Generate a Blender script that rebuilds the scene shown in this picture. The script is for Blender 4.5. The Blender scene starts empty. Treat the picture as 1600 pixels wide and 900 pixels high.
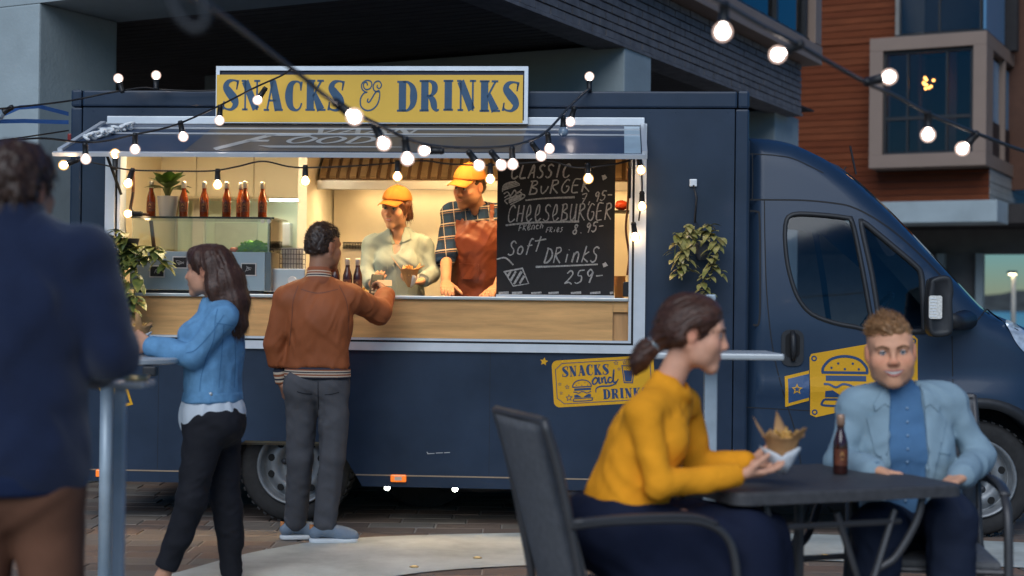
import bpy, bmesh, math, random
import numpy as np
from mathutils import Vector, Matrix
from mathutils.bvhtree import BVHTree
from mathutils.geometry import delaunay_2d_cdt

random.seed(7); np.random.seed(7)
SC = bpy.context.scene
COL = SC.collection
R = math.radians

# ---------------------------------------------------------------- camera
EYE = 1.36                 # eye height
FPX = 2350.0               # focal length in photo pixels (photo is 1600 wide)
PITCH = math.atan(20 / FPX)
ROLL = 0.0115
cam_data = bpy.data.cameras.new('camera')
cam_data.sensor_width = 36.0
cam_data.lens = 36.0 * FPX / 1600.0
cam_data.clip_start = 0.05
cam_data.clip_end = 6000
cam_data.dof.use_dof = True
cam_data.dof.focus_distance = 8.75
cam_data.dof.aperture_fstop = 1.85
cam = bpy.data.objects.new('camera', cam_data)
COL.objects.link(cam)
cam.matrix_world = Matrix.Translation((0, 0, EYE)) @ Matrix.Rotation(math.pi / 2 + PITCH, 4, 'X') @ Matrix.Rotation(ROLL, 4, 'Z')
SC.camera = cam

# ---------------------------------------------------------------- sky and sun (dusk)
SUN_EL, SUN_ROT = R(4.0), R(193.0)
world = bpy.data.worlds.new('World')
SC.world = world
world.use_nodes = True
wn, wl = world.node_tree.nodes, world.node_tree.links
wn.clear()
wo = wn.new('ShaderNodeOutputWorld'); wb = wn.new('ShaderNodeBackground'); ws = wn.new('ShaderNodeTexSky')
ws.sky_type = 'NISHITA'; ws.sun_disc = False
ws.sun_elevation = SUN_EL; ws.sun_rotation = SUN_ROT
ws.air_density = 1.0; ws.dust_density = 0.0; ws.ozone_density = 6.0
wl.new(ws.outputs[0], wb.inputs[0]); wl.new(wb.outputs[0], wo.inputs[0])
wb.inputs[1].default_value = 0.11
sun_data = bpy.data.lights.new('sun', 'SUN')
sun_data.energy = 1.15; sun_data.angle = R(50); sun_data.color = (0.92, 0.97, 1.0)
sun = bpy.data.objects.new('sun', sun_data); COL.objects.link(sun)
# sun direction: azimuth SUN_ROT measured clockwise from +Y
_sd = Vector((math.sin(SUN_ROT) * math.cos(R(38)), math.cos(SUN_ROT) * math.cos(R(38)), math.sin(R(38))))
sun.rotation_euler = _sd.to_track_quat('Z', 'Y').to_euler()
SC.view_settings.view_transform = 'Standard'
SC.view_settings.look = 'None'
SC.view_settings.exposure = 1.0
SC.view_settings.gamma = 1.0
SC.view_settings.use_curve_mapping = False
SC.cycles.use_light_tree = True
SC.cycles.max_bounces = 8
SC.cycles.sample_clamp_indirect = 4.0
SC.cycles.caustics_reflective = False
SC.cycles.caustics_refractive = False

# ================================================================ helpers
_c, _s = math.cos(ROLL), math.sin(ROLL)
def ray(px, py):
    x = (px - 800) / FPX; y = -(py - 450) / FPX
    x, y = _c * x - _s * y, _s * x + _c * y
    return np.array([x, math.cos(PITCH) - y * math.sin(PITCH), math.sin(PITCH) + y * math.cos(PITCH)])
def at(px, py, Y):
    """the point of the place seen at photo pixel (px, py) that stands Y metres out"""
    d = ray(px, py); return np.array([0, 0, EYE]) + d * (Y / d[1])
def gr(px, py, z=0.0):
    d = ray(px, py); return np.array([0, 0, EYE]) + d * ((z - EYE) / d[2])

def link(o, parent=None):
    COL.objects.link(o)
    if parent is not None: o.parent = parent
    return o
def tag(o, label=None, cat=None, group=None, kind=None):
    if label: o['label'] = label
    if cat: o['category'] = cat
    if group: o['group'] = group
    if kind: o['kind'] = kind
    return o
def empty(name, loc=(0, 0, 0), rz=0.0, label=None, cat=None, group=None):
    o = bpy.data.objects.new(name, None); COL.objects.link(o)
    o.location = Vector([float(v) for v in loc]); o.rotation_euler = (0, 0, rz)
    o.empty_display_size = 0.1
    return tag(o, label, cat, group)
def org(parent):
    """origin of a thing whose root is not rotated (walks up)"""
    v = Vector((0, 0, 0))
    while parent is not None:
        v += parent.location; parent = parent.parent
    return np.array(v)
def mesh(name, verts, faces, mat, parent=None, smooth=False, loc=None, cols=None):
    """mesh from world (or parent-local when loc is None) data"""
    v = np.asarray(verts, dtype=np.float64).reshape(-1, 3)
    if loc is not None: v = v - np.asarray(loc)
    me = bpy.data.meshes.new(name)
    me.from_pydata(v.tolist(), [], [list(map(int, f)) for f in faces])
    if mat is not None: me.materials.append(mat)
    if smooth: me.polygons.foreach_set('use_smooth', [True] * len(me.polygons))
    if cols is not None:
        a = me.color_attributes.new('col', 'FLOAT_COLOR', 'POINT')
        c = np.ones((len(v), 4), np.float32); c[:, :3] = cols
        a.data.foreach_set('color', c.ravel())
    me.update()
    o = bpy.data.objects.new(name, me)
    return link(o, parent)

class MB:
    """collects simple solids into one mesh"""
    def __init__(s): s.v = []; s.f = []
    def add(s, v, f):
        n = len(s.v); s.v += [tuple(float(q) for q in p) for p in v]; s.f += [tuple(i + n for i in q) for q in f]; return s
    def box(s, x0, x1, y0, y1, z0, z1, b=0.0):
        if b <= 0:
            v = [(x, y, z) for x in (x0, x1) for y in (y0, y1) for z in (z0, z1)]
            return s.add(v, [(0, 1, 3, 2), (4, 6, 7, 5), (0, 4, 5, 1), (2, 3, 7, 6), (0, 2, 6, 4), (1, 5, 7, 3)])
        bm = bmesh.new(); bmesh.ops.create_cube(bm, size=1)
        for q in bm.verts: q.co = Vector(((x0 + x1) / 2 + q.co.x * (x1 - x0), (y0 + y1) / 2 + q.co.y * (y1 - y0), (z0 + z1) / 2 + q.co.z * (z1 - z0)))
        b = min(b, .45 * min(abs(x1 - x0), abs(y1 - y0), abs(z1 - z0)))
        bmesh.ops.bevel(bm, geom=bm.edges[:], offset=b, segments=2, affect='EDGES', profile=0.6)
        s.bm(bm); return s
    def bm(s, bm):
        bm.verts.index_update()
        s.add([q.co for q in bm.verts], [[q.index for q in f.verts] for f in bm.faces]); bm.free(); return s
    def tube(s, pts, rad, n=8, caps=True, flat=None):
        pts = [Vector([float(q) for q in p]) for p in pts]; m = len(pts)
        rr = rad if isinstance(rad, (list, tuple)) else [rad] * m
        t0 = (pts[1] - pts[0]).normalized()
        u = t0.cross(Vector((0, 0, 1)));  u = u if u.length > 1e-3 else t0.cross(Vector((1, 0, 0)))
        u.normalize(); base = len(s.v)
        for i, p in enumerate(pts):
            t = (pts[min(i + 1, m - 1)] - pts[max(i - 1, 0)])
            t = t.normalized() if t.length > 1e-9 else t0
            u = (u - t * u.dot(t)); u = u.normalized() if u.length > 1e-6 else t.orthogonal().normalized()
            w = t.cross(u)
            for k in range(n):
                a = 2 * math.pi * k / n
                q = p + (u * math.cos(a) + w * math.sin(a) * (flat or 1)) * rr[i]
                s.v.append(tuple(q))
        for i in range(m - 1):
            for k in range(n):
                a, b = base + i * n + k, base + i * n + (k + 1) % n
                s.f.append((a, b, b + n, a + n))
        if caps:
            s.f.append(tuple(base + k for k in reversed(range(n)))); s.f.append(tuple(base + (m - 1) * n + k for k in range(n)))
        return s
    def lathe(s, prof, c=(0, 0, 0), n=20, axis='z', a0=0.0, a1=2 * math.pi, cap=True):
        base = len(s.v); m = len(prof); full = abs(a1 - a0 - 2 * math.pi) < 1e-6; nn = n if full else n + 1
        for r, z in prof:
            for k in range(nn):
                a = a0 + (a1 - a0) * k / n
                p = {'z': (r * math.cos(a), r * math.sin(a), z), 'y': (r * math.cos(a), z, r * math.sin(a)), 'x': (z, r * math.cos(a), r * math.sin(a))}[axis]
                s.v.append((p[0] + c[0], p[1] + c[1], p[2] + c[2]))
        for i in range(m - 1):
            for k in range(n):
                a = base + i * nn + k; b = base + i * nn + ((k + 1) % n if full else k + 1)
                s.f.append((a, b, b + nn, a + nn))
        if cap and full and prof[0][0] > 1e-5: s.f.append(tuple(base + k for k in reversed(range(nn))))
        if cap and full and prof[-1][0] > 1e-5: s.f.append(tuple(base + (m - 1) * nn + k for k in range(nn)))
        return s
    def prism(s, poly, fr, th):
        """polygon (list of 2-D) extruded; fr maps (a, b, depth) -> point"""
        n = len(poly)
        v = [fr(a, b, 0) for a, b in poly] + [fr(a, b, th) for a, b in poly]
        s.add(v, [tuple(range(n)), tuple(reversed(range(n, 2 * n)))] + [(i, i + n, (i + 1) % n + n, (i + 1) % n) for i in range(n)]); return s
    def ico(s, c, r, sub=2, sc=(1, 1, 1), jit=0.0):
        bm = bmesh.new(); bmesh.ops.create_icosphere(bm, subdivisions=sub, radius=1)
        for q in bm.verts:
            j = 1 + random.uniform(-jit, jit)
            q.co = Vector((c[0] + q.co.x * r * sc[0] * j, c[1] + q.co.y * r * sc[1] * j, c[2] + q.co.z * r * sc[2] * j))
        return s.bm(bm)
    def build(s, name, mat, parent=None, smooth=False, loc=None, auto=None):
        o = mesh(name, s.v, s.f, mat, parent, smooth, loc)
        if auto: 
            o.data.polygons.foreach_set('use_smooth', [True] * len(o.data.polygons))
            try: o.data.set_sharp_from_angle(angle=R(auto))
            except Exception: pass
        return o

def crom(pts, n=8, closed=False):
    """Catmull-Rom through points of any dimension"""
    P = [np.array(p, float) for p in pts]; m = len(P); out = []
    rng = m if closed else m - 1
    for i in range(rng):
        p0 = P[(i - 1) % m] if closed or i > 0 else 2 * P[0] - P[1]
        p1 = P[i]; p2 = P[(i + 1) % m]
        p3 = P[(i + 2) % m] if closed or i + 2 < m else 2 * P[m - 1] - P[m - 2]
        for k in range(n):
            t = k / n
            out.append(.5 * ((2 * p1) + (-p0 + p2) * t + (2 * p0 - 5 * p1 + 4 * p2 - p3) * t * t + (-p0 + 3 * p1 - 3 * p2 + p3) * t ** 3))
    if not closed: out.append(P[-1])
    return out
def inpoly(x, y, poly):
    c = False; n = len(poly); j = n - 1
    for i in range(n):
        xi, yi = poly[i][0], poly[i][1]; xj, yj = poly[j][0], poly[j][1]
        if (yi > y) != (yj > y) and x < (xj - xi) * (y - yi) / (yj - yi + 1e-12) + xi: c = not c
        j = i
    return c
def sheet(outline, holes=(), step=None):
    """triangulated 2-D region with holes -> verts2d, tris"""
    pts = []; edges = []
    for loop in [outline] + list(holes):
        n0 = len(pts); m = len(loop)
        pts += [Vector((float(p[0]), float(p[1]))) for p in loop]
        edges += [(n0 + i, n0 + (i + 1) % m) for i in range(m)]
    if step:
        xs = [p[0] for p in outline]; ys = [p[1] for p in outline]
        nx = int((max(xs) - min(xs)) / step); ny = int((max(ys) - min(ys)) / step)
        for i in range(1, nx):
            for j in range(1, ny):
                x = min(xs) + i * step; y = min(ys) + j * step
                if inpoly(x, y, outline) and not any(inpoly(x, y, h) for h in holes): pts.append(Vector((x, y)))
    r = delaunay_2d_cdt(pts, edges, [], 0, 1e-5)
    V = [(p.x, p.y) for p in r[0]]; T = []
    for f in r[2]:
        cx = sum(V[i][0] for i in f) / 3; cy = sum(V[i][1] for i in f) / 3
        if inpoly(cx, cy, outline) and not any(inpoly(cx, cy, h) for h in holes): T.append(tuple(f))
    return V, T
def rrect(x0, x1, y0, y1, r, n=5):
    out = []
    for cx, cy, a in ((x1 - r, y1 - r, 0), (x0 + r, y1 - r, 90), (x0 + r, y0 + r, 180), (x1 - r, y0 + r, 270)):
        for k in range(n + 1):
            t = R(a + 90 * k / n); out.append((cx + r * math.cos(t), cy + r * math.sin(t)))
    return out
def shrink(poly, d):
    """offset a loop inwards (d > 0)"""
    n = len(poly); out = []
    ar = sum(poly[i][0] * poly[(i + 1) % n][1] - poly[(i + 1) % n][0] * poly[i][1] for i in range(n))
    sg = 1 if ar > 0 else -1
    for i in range(n):
        a = np.array(poly[i - 1]); b = np.array(poly[i]); c = np.array(poly[(i + 1) % n])
        e1 = b - a; e2 = c - b
        e1 = e1 / (np.linalg.norm(e1) + 1e-9); e2 = e2 / (np.linalg.norm(e2) + 1e-9)
        nrm = np.array([-(e1[1] + e2[1]), e1[0] + e2[0]]) * sg; L = np.linalg.norm(nrm)
        nrm = nrm / L if L > 1e-6 else nrm
        co = max(.5, nrm @ (np.array([-e1[1], e1[0]]) * sg))
        out.append(tuple(b + nrm * d / co))
    return out
def ribbon(strokes, n=6, smooth=True):
    """variable-width strokes [(x, y, w), ...] -> 2-D verts, quads"""
    V = []; Fc = []
    for st in strokes:
        sm = smooth
        if isinstance(st, tuple) and isinstance(st[0], str): sm = st[0] == 's'; st = st[1]
        P = crom(st, n) if (sm and len(st) > 2) else [np.array(p, float) for p in st]
        m = len(P); b = len(V)
        for i in range(m):
            t = P[min(i + 1, m - 1)][:2] - P[max(i - 1, 0)][:2]; t = t / (np.linalg.norm(t) + 1e-9)
            nn = np.array([-t[1], t[0]]) * max(P[i][2], .002) / 2
            V.append(P[i][:2] + nn); V.append(P[i][:2] - nn)
        Fc += [(b + 2 * i, b + 2 * i + 1, b + 2 * i + 3, b + 2 * i + 2) for i in range(m - 1)]
    return V, Fc

# ---------------------------------------------------------------- materials
MATS = {}
def mat(name, col=(.5, .5, .5), rough=.6, metal=0.0, var=0.12, vs=6.0, bump=0.0, bs=60.0, spec=.5, coat=0.0, emit=None, es=0.0,
        trans=0.0, ior=1.45, sheen=0.0, attr=False, sss=0.0, stretch=None, rv=0.0, alpha=None):
    if name in MATS: return MATS[name]
    m = bpy.data.materials.new(name); m.use_nodes = True; MATS[name] = m
    N, L = m.node_tree.nodes, m.node_tree.links
    b = N['Principled BSDF']
    b.inputs['Roughness'].default_value = rough; b.inputs['Metallic'].default_value = metal
    b.inputs['IOR'].default_value = ior; b.inputs['Specular IOR Level'].default_value = spec
    b.inputs['Coat Weight'].default_value = coat; b.inputs['Coat Roughness'].default_value = .08
    b.inputs['Transmission Weight'].default_value = trans; b.inputs['Sheen Weight'].default_value = sheen
    b.inputs['Base Color'].default_value = (*col, 1)
    if sss: b.inputs['Subsurface Weight'].default_value = sss; b.inputs['Subsurface Radius'].default_value = (.012, .005, .003); b.inputs['Subsurface Scale'].default_value = 1.0
    tc = N.new('ShaderNodeTexCoord'); vec = tc.outputs['Object']
    if stretch:
        mp = N.new('ShaderNodeMapping'); mp.inputs['Scale'].default_value = stretch; L.new(vec, mp.inputs[0]); vec = mp.outputs[0]
    if var or attr:
        nz = N.new('ShaderNodeTexNoise'); nz.inputs['Scale'].default_value = vs; nz.inputs['Detail'].default_value = 6; nz.inputs['Roughness'].default_value = .62
        L.new(vec, nz.inputs['Vector'])
        mr = N.new('ShaderNodeMapRange'); mr.inputs[1].default_value = .3; mr.inputs[2].default_value = .7
        mr.inputs[3].default_value = 1 - var; mr.inputs[4].default_value = 1 + var
        L.new(nz.outputs[0], mr.inputs[0])
        mx = N.new('ShaderNodeMix'); mx.data_type = 'RGBA'; mx.blend_type = 'MULTIPLY'; mx.inputs[0].default_value = 1
        L.new(mr.outputs[0], mx.inputs[7])
        if attr:
            at_ = N.new('ShaderNodeAttribute'); at_.attribute_name = 'col'; L.new(at_.outputs['Color'], mx.inputs[6])
        else: mx.inputs[6].default_value = (*col, 1)
        L.new(mx.outputs[2], b.inputs['Base Color'])
        if rv:
            m2 = N.new('ShaderNodeMapRange'); m2.inputs[1].default_value = .3; m2.inputs[2].default_value = .7
            m2.inputs[3].default_value = max(0, rough - rv); m2.inputs[4].default_value = min(1, rough + rv)
            L.new(nz.outputs[0], m2.inputs[0]); L.new(m2.outputs[0], b.inputs['Roughness'])
    if bump:
        n2 = N.new('ShaderNodeTexNoise'); n2.inputs['Scale'].default_value = bs; n2.inputs['Detail'].default_value = 4
        L.new(vec, n2.inputs['Vector'])
        bp = N.new('ShaderNodeBump'); bp.inputs['Strength'].default_value = 1; bp.inputs['Distance'].default_value = bump
        L.new(n2.outputs[0], bp.inputs['Height']); L.new(bp.outputs[0], b.inputs['Normal'])
    if emit: b.inputs['Emission Color'].default_value = (*emit, 1); b.inputs['Emission Strength'].default_value = es
    if alpha is not None: b.inputs['Alpha'].default_value = alpha
    return m
def glass(name, tint=(.9, .95, .95), refl=.12, rough=.02, opacity=0.0, ocol=(.02, .025, .03)):
    """thin pane: clear transmission with a fresnel reflection and an optional dark tint"""
    if name in MATS: return MATS[name]
    m = bpy.data.materials.new(name); m.use_nodes = True; MATS[name] = m
    N, L = m.node_tree.nodes, m.node_tree.links; N.clear()
    o = N.new('ShaderNodeOutputMaterial'); t = N.new('ShaderNodeBsdfTransparent'); t.inputs[0].default_value = (*tint, 1)
    g = N.new('ShaderNodeBsdfGlossy'); g.inputs['Roughness'].default_value = rough
    f = N.new('ShaderNodeFresnel'); f.inputs[0].default_value = 1.5
    a = N.new('ShaderNodeMath'); a.operation = 'ADD'; a.inputs[1].default_value = refl; a.use_clamp = True
    L.new(f.outputs[0], a.inputs[0])
    mx = N.new('ShaderNodeMixShader'); L.new(a.outputs[0], mx.inputs[0])
    if opacity:
        d = N.new('ShaderNodeBsdfDiffuse'); d.inputs[0].default_value = (*ocol, 1)
        m2 = N.new('ShaderNodeMixShader'); m2.inputs[0].default_value = opacity; L.new(t.outputs[0], m2.inputs[1]); L.new(d.outputs[0], m2.inputs[2])
        L.new(m2.outputs[0], mx.inputs[1])
    else: L.new(t.outputs[0], mx.inputs[1])
    L.new(g.outputs[0], mx.inputs[2]); L.new(mx.outputs[0], o.inputs[0])
    return m
def emis(name, col, s):
    if name in MATS: return MATS[name]
    m = bpy.data.materials.new(name); m.use_nodes = True; MATS[name] = m
    N, L = m.node_tree.nodes, m.node_tree.links; N.clear()
    o = N.new('ShaderNodeOutputMaterial'); e = N.new('ShaderNodeEmission'); e.inputs[0].default_value = (*col, 1); e.inputs[1].default_value = s
    L.new(e.outputs[0], o.inputs[0]); return m

# ---------------------------------------------------------------- signed-distance modelling (bodies, clothes, soft shapes)
def _hash(ix, iy, iz, seed):
    h = (ix.astype(np.int64) * 374761393 + iy.astype(np.int64) * 668265263 + iz.astype(np.int64) * 2147483647 + seed * 1274126177) & 0xffffffff
    h = ((h ^ (h >> 13)) * 1274126177) & 0xffffffff
    return ((h ^ (h >> 16)) & 0xffff).astype(np.float32) / 65535.0
def vnoise(p, seed=0):
    i = np.floor(p).astype(np.int32); f = (p - i).astype(np.float32); f = f * f * (3 - 2 * f)
    r = 0
    for dx in (0, 1):
        wx = f[:, 0] if dx else 1 - f[:, 0]
        for dy in (0, 1):
            wy = f[:, 1] if dy else 1 - f[:, 1]
            for dz in (0, 1):
                wz = f[:, 2] if dz else 1 - f[:, 2]
                r = r + wx * wy * wz * _hash(i[:, 0] + dx, i[:, 1] + dy, i[:, 2] + dz, seed)
    return r
def nrm(v):
    v = np.asarray(v, float); return v / (np.linalg.norm(v) + 1e-12)
def folds(axis, amp, fa, fx, seed=0, warp=.6):
    """cloth folds: ridges that run along axis (fa cycles/m along it, fx across it)"""
    a = nrm(axis)
    b = nrm(np.cross(a, [0.3, 0.9, 0.31])); c = np.cross(a, b)
    M = np.stack([a * fa, b * fx, c * fx], 1).astype(np.float32)
    def fn(p):
        q = p @ M
        w = vnoise(q * .55 + 7.3, seed + 5)[:, None]
        n = vnoise(q + w * warp * 2, seed)
        n2 = vnoise(q * 2.1 + w * warp, seed + 11)
        r = .5 - .5 * np.cos(7.5 * n)
        return -amp * (r * .8 + .3 * n2 - .5)
    return fn

class SDF:
    def __init__(s, vox): s.vox = vox; s.ops = []; s.lo = np.array([1e9] * 3); s.hi = -s.lo; s.disp = []
    def _add(s, fn, lo, hi, k, mode):
        s.ops.append((fn, k, mode))
        if mode == 'u': s.lo = np.minimum(s.lo, lo); s.hi = np.maximum(s.hi, hi)
        return s
    def cone(s, a, b, r1, r2, k=.02, mode='u', flat=None, fk=1.0):
        a = np.asarray(a, np.float32); b = np.asarray(b, np.float32); ba = b - a; bb = float(ba @ ba) + 1e-12
        fl = None if flat is None else nrm(flat).astype(np.float32)
        def fn(p):
            pa = p - a; h = np.clip(pa @ ba / bb, 0, 1); q = pa - h[:, None] * ba
            if fl is not None:
                q = q + (q @ fl)[:, None] * fl * (1 / fk - 1)
            return (np.sqrt((q * q).sum(1)) - (r1 + h * (r2 - r1))) * (min(fk, 1.0) if fl is not None else 1)
        r = max(r1, r2) * max(1, fk)
        return s._add(fn, np.minimum(a, b) - r, np.maximum(a, b) + r, k, mode)
    def ell(s, c, rad, M=None, k=.02, mode='u'):
        c = np.asarray(c, np.float32); rad = np.asarray(rad, np.float32); M = np.eye(3) if M is None else np.asarray(M)
        M = M.astype(np.float32)
        def fn(p):
            q = ((p - c) @ M.T) / rad; k0 = np.sqrt((q * q).sum(1)); g = q / rad; k1 = np.sqrt((g * g).sum(1)) + 1e-9
            return k0 * (k0 - 1) / k1
        r = float(max(rad)); return s._add(fn, c - r, c + r, k, mode)
    def box(s, c, half, M=None, rnd=.01, k=.01, mode='u'):
        c = np.asarray(c, np.float32); half = np.asarray(half, np.float32); M = np.eye(3) if M is None else np.asarray(M); M = M.astype(np.float32)
        def fn(p):
            q = np.abs((p - c) @ M.T) - (half - rnd); o = np.maximum(q, 0)
            return np.sqrt((o * o).sum(1)) + np.minimum(q.max(1), 0) - rnd
        r = float(np.linalg.norm(half)); return s._add(fn, c - r, c + r, k, mode)
    def torus(s, c, n, R1, r, k=.01, mode='u', sq=None):
        c = np.asarray(c, np.float32); n = nrm(n).astype(np.float32)
        def fn(p):
            q = p - c; h = q @ n; w = q - h[:, None] * n
            if sq is not None:
                ax = nrm(sq[0]).astype(np.float32); w = w + (w @ ax)[:, None] * ax * (1 / sq[1] - 1)
            l = np.sqrt((w * w).sum(1)) - R1; return np.sqrt(l * l + h * h) - r
        q = R1 + r; return s._add(fn, c - q, c + q, k, mode)
    def plane(s, c, n, k=.004):
        """keep the side opposite to n"""
        c = np.asarray(c, np.float32); n = nrm(n).astype(np.float32)
        return s._add(lambda p: -((p - c) @ n), c, c, k, 's')
    def ev(s, P, cull=None):
        d = np.full(len(P), 9.0, np.float32)
        for fn, k, mode in s.ops:
            e = fn(P).astype(np.float32)
            if mode == 'u':
                h = np.clip(.5 + .5 * (e - d) / k, 0, 1); d = e * (1 - h) + d * h - k * h * (1 - h)
            else:
                h = np.clip(.5 - .5 * (d + e) / k, 0, 1); d = d * (1 - h) - e * h + k * h * (1 - h)
        return d
    def build(s):
        v = s.vox; B = 8
        lo = s.lo - 4 * v - .01; n = np.ceil((s.hi - lo + 4 * v + .01) / (v * B)).astype(int)
        g = np.stack(np.meshgrid(*[np.arange(q) for q in n], indexing='ij'), -1).reshape(-1, 3)
        cen = (lo + (g * B + (B - 1) / 2) * v).astype(np.float32)
        dc = s.ev(cen)
        dims = n * B
        D = np.where(dc < 0, -1.0, 1.0).astype(np.float32).reshape(*n)
        D = np.repeat(np.repeat(np.repeat(D, B, 0), B, 1), B, 2)
        act = np.abs(dc) < v * B * .95 + .012
        ga = g[act]
        o = np.stack(np.meshgrid(*[np.arange(B)] * 3, indexing='ij'), -1).reshape(-1, 3)
        for i0 in range(0, len(ga), 600):
            gg = ga[i0:i0 + 600]
            idx = (gg[:, None, :] * B + o[None]).reshape(-1, 3)
            P = (lo + idx * v).astype(np.float32)
            d = np.full(len(P), 9.0, np.float32)
            # cull primitives per block
            cc = (lo + (gg * B + (B - 1) / 2) * v).astype(np.float32)
            for fn, k, mode in s.ops:
                e0 = fn(cc); near = e0 < v * B * .9 + .06 + k if mode == 'u' else e0 < v * B * .9 + .04 + k
                if not near.any(): continue
                m = np.repeat(near, B ** 3)
                e = fn(P[m]).astype(np.float32); dd = d[m]
                if mode == 'u':
                    h = np.clip(.5 + .5 * (e - dd) / k, 0, 1); d[m] = e * (1 - h) + dd * h - k * h * (1 - h)
                else:
                    h = np.clip(.5 - .5 * (dd + e) / k, 0, 1); d[m] = dd * (1 - h) - e * h + k * h * (1 - h)
            nr = np.abs(d) < .03
            for f in s.disp: d[nr] += f(P[nr]).astype(np.float32)
            D[idx[:, 0], idx[:, 1], idx[:, 2]] = d
        return nets(D, lo, v)
def nets(D, lo, v):
    S = D < 0
    c = [S[i:D.shape[0] - 1 + i, j:D.shape[1] - 1 + j, k:D.shape[2] - 1 + k] for i in (0, 1) for j in (0, 1) for k in (0, 1)]
    al = c[0].copy(); an = c[0].copy()
    for q in c[1:]: al &= q; an |= q
    ac = an & ~al
    I = np.argwhere(ac); ids = np.full(ac.shape, -1, np.int32); ids[ac] = np.arange(len(I))
    off = np.array([(i, j, k) for i in (0, 1) for j in (0, 1) for k in (0, 1)])
    val = np.stack([D[I[:, 0] + o[0], I[:, 1] + o[1], I[:, 2] + o[2]] for o in off], 1)
    acc = np.zeros((len(I), 3)); cnt = np.zeros(len(I))
    for a in range(8):
        for b in range(a + 1, 8):
            if np.abs(off[a] - off[b]).sum() != 1: continue
            m = (val[:, a] < 0) != (val[:, b] < 0)
            t = val[m, a] / (val[m, a] - val[m, b])
            acc[m] += off[a] + t[:, None] * (off[b] - off[a]); cnt[m] += 1
    V = lo + (I + acc / np.maximum(cnt, 1)[:, None]) * v
    F = []
    for ax in range(3):
        sl0 = [slice(None)] * 3; sl1 = [slice(None)] * 3
        sl0[ax] = slice(0, D.shape[ax] - 1); sl1[ax] = slice(1, D.shape[ax])
        ch = S[tuple(sl0)] != S[tuple(sl1)]
        E = np.argwhere(ch)
        b, c2 = [(1, 2), (2, 0), (0, 1)][ax]
        E = E[(E[:, b] > 0) & (E[:, c2] > 0) & (E[:, b] < D.shape[b] - 1) & (E[:, c2] < D.shape[c2] - 1)]
        if not len(E): continue
        sgn = S[E[:, 0], E[:, 1], E[:, 2]]
        def cid(db, dc):
            q = E.copy(); q[:, b] -= db; q[:, c2] -= dc; return ids[q[:, 0], q[:, 1], q[:, 2]]
        q = np.stack([cid(1, 1), cid(0, 1), cid(0, 0), cid(1, 0)], 1)
        q[~sgn] = q[~sgn][:, ::-1]
        F.append(q)
    return V, np.concatenate(F)
def qmesh(name, V, F, mat, parent, loc, cols=None, smooth=True):
    """fast quad mesh from numpy arrays (world coordinates minus loc)"""
    me = bpy.data.meshes.new(name)
    V = (np.asarray(V) - np.asarray(loc)).astype(np.float32); n = len(V); m = len(F)
    me.vertices.add(n); me.vertices.foreach_set('co', V.ravel())
    me.loops.add(m * 4); me.loops.foreach_set('vertex_index', np.asarray(F, np.int32).ravel())
    me.polygons.add(m); me.polygons.foreach_set('loop_start', np.arange(0, m * 4, 4, dtype=np.int32))
    me.polygons.foreach_set('use_smooth', np.full(m, smooth))
    me.update(calc_edges=True); me.validate()
    if cols is not None:
        a = me.color_attributes.new('col', 'FLOAT_COLOR', 'POINT'); c = np.ones((n, 4), np.float32); c[:, :3] = cols
        a.data.foreach_set('color', c.ravel())
    me.materials.append(mat)
    o = bpy.data.objects.new(name, me); return link(o, parent)

# ================================================================ the setting
M_ground = mat('mortar_bed', (.30, .27, .24), .9, var=.25, vs=3, bump=.003, bs=80)
PAV = [mat('paver_%s' % n, c, .62, var=.22, vs=5, bump=.0022, bs=70, rv=.12, spec=.3) for n, c in
       (('brown', (.195, .142, .112)), ('umber', (.155, .118, .098)), ('grey', (.18, .158, .138)), ('rust', (.215, .145, .108)), ('taupe', (.205, .17, .14)))]
M_conc = mat('pale_concrete_paving', (.46, .49, .46), .8, var=.26, vs=2.4, bump=.0015, bs=90)
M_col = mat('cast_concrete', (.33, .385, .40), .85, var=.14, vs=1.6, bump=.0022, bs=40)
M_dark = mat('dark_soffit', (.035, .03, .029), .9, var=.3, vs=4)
M_brick = mat('charcoal_brick', (.15, .14, .145), .8, var=.3, vs=9, bump=.002, bs=60)
M_mort = mat('charcoal_mortar', (.05, .047, .05), .95, var=.2)
M_beige = mat('beige_cladding', (.25, .175, .135), .6, var=.06, vs=2, bump=.0008, bs=50)
M_siding = mat('beige_siding', (.33, .31, .28), .7, var=.08, vs=3)
M_pane = glass('dark_window_pane', (.8, .8, .8), .0, .03, .12, (.012, .012, .014))
M_black = mat('black_metal', (.016, .016, .018), .45, var=.2)
M_sea = mat('sea_water', (.035, .06, .075), .15, var=.1, vs=.05, bump=.05, bs=1.5)
M_hill = mat('hill_scrub', (.05, .055, .05), .95, var=.5, vs=.06)

mesh('ground', [(-60, -20, -.0075), (70, -20, -.0075), (70, 46, -.0075), (-60, 46, -.0075)], [(0, 1, 2, 3)], M_ground)
ground = bpy.data.objects['ground']; tag(ground, kind='structure')
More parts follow.
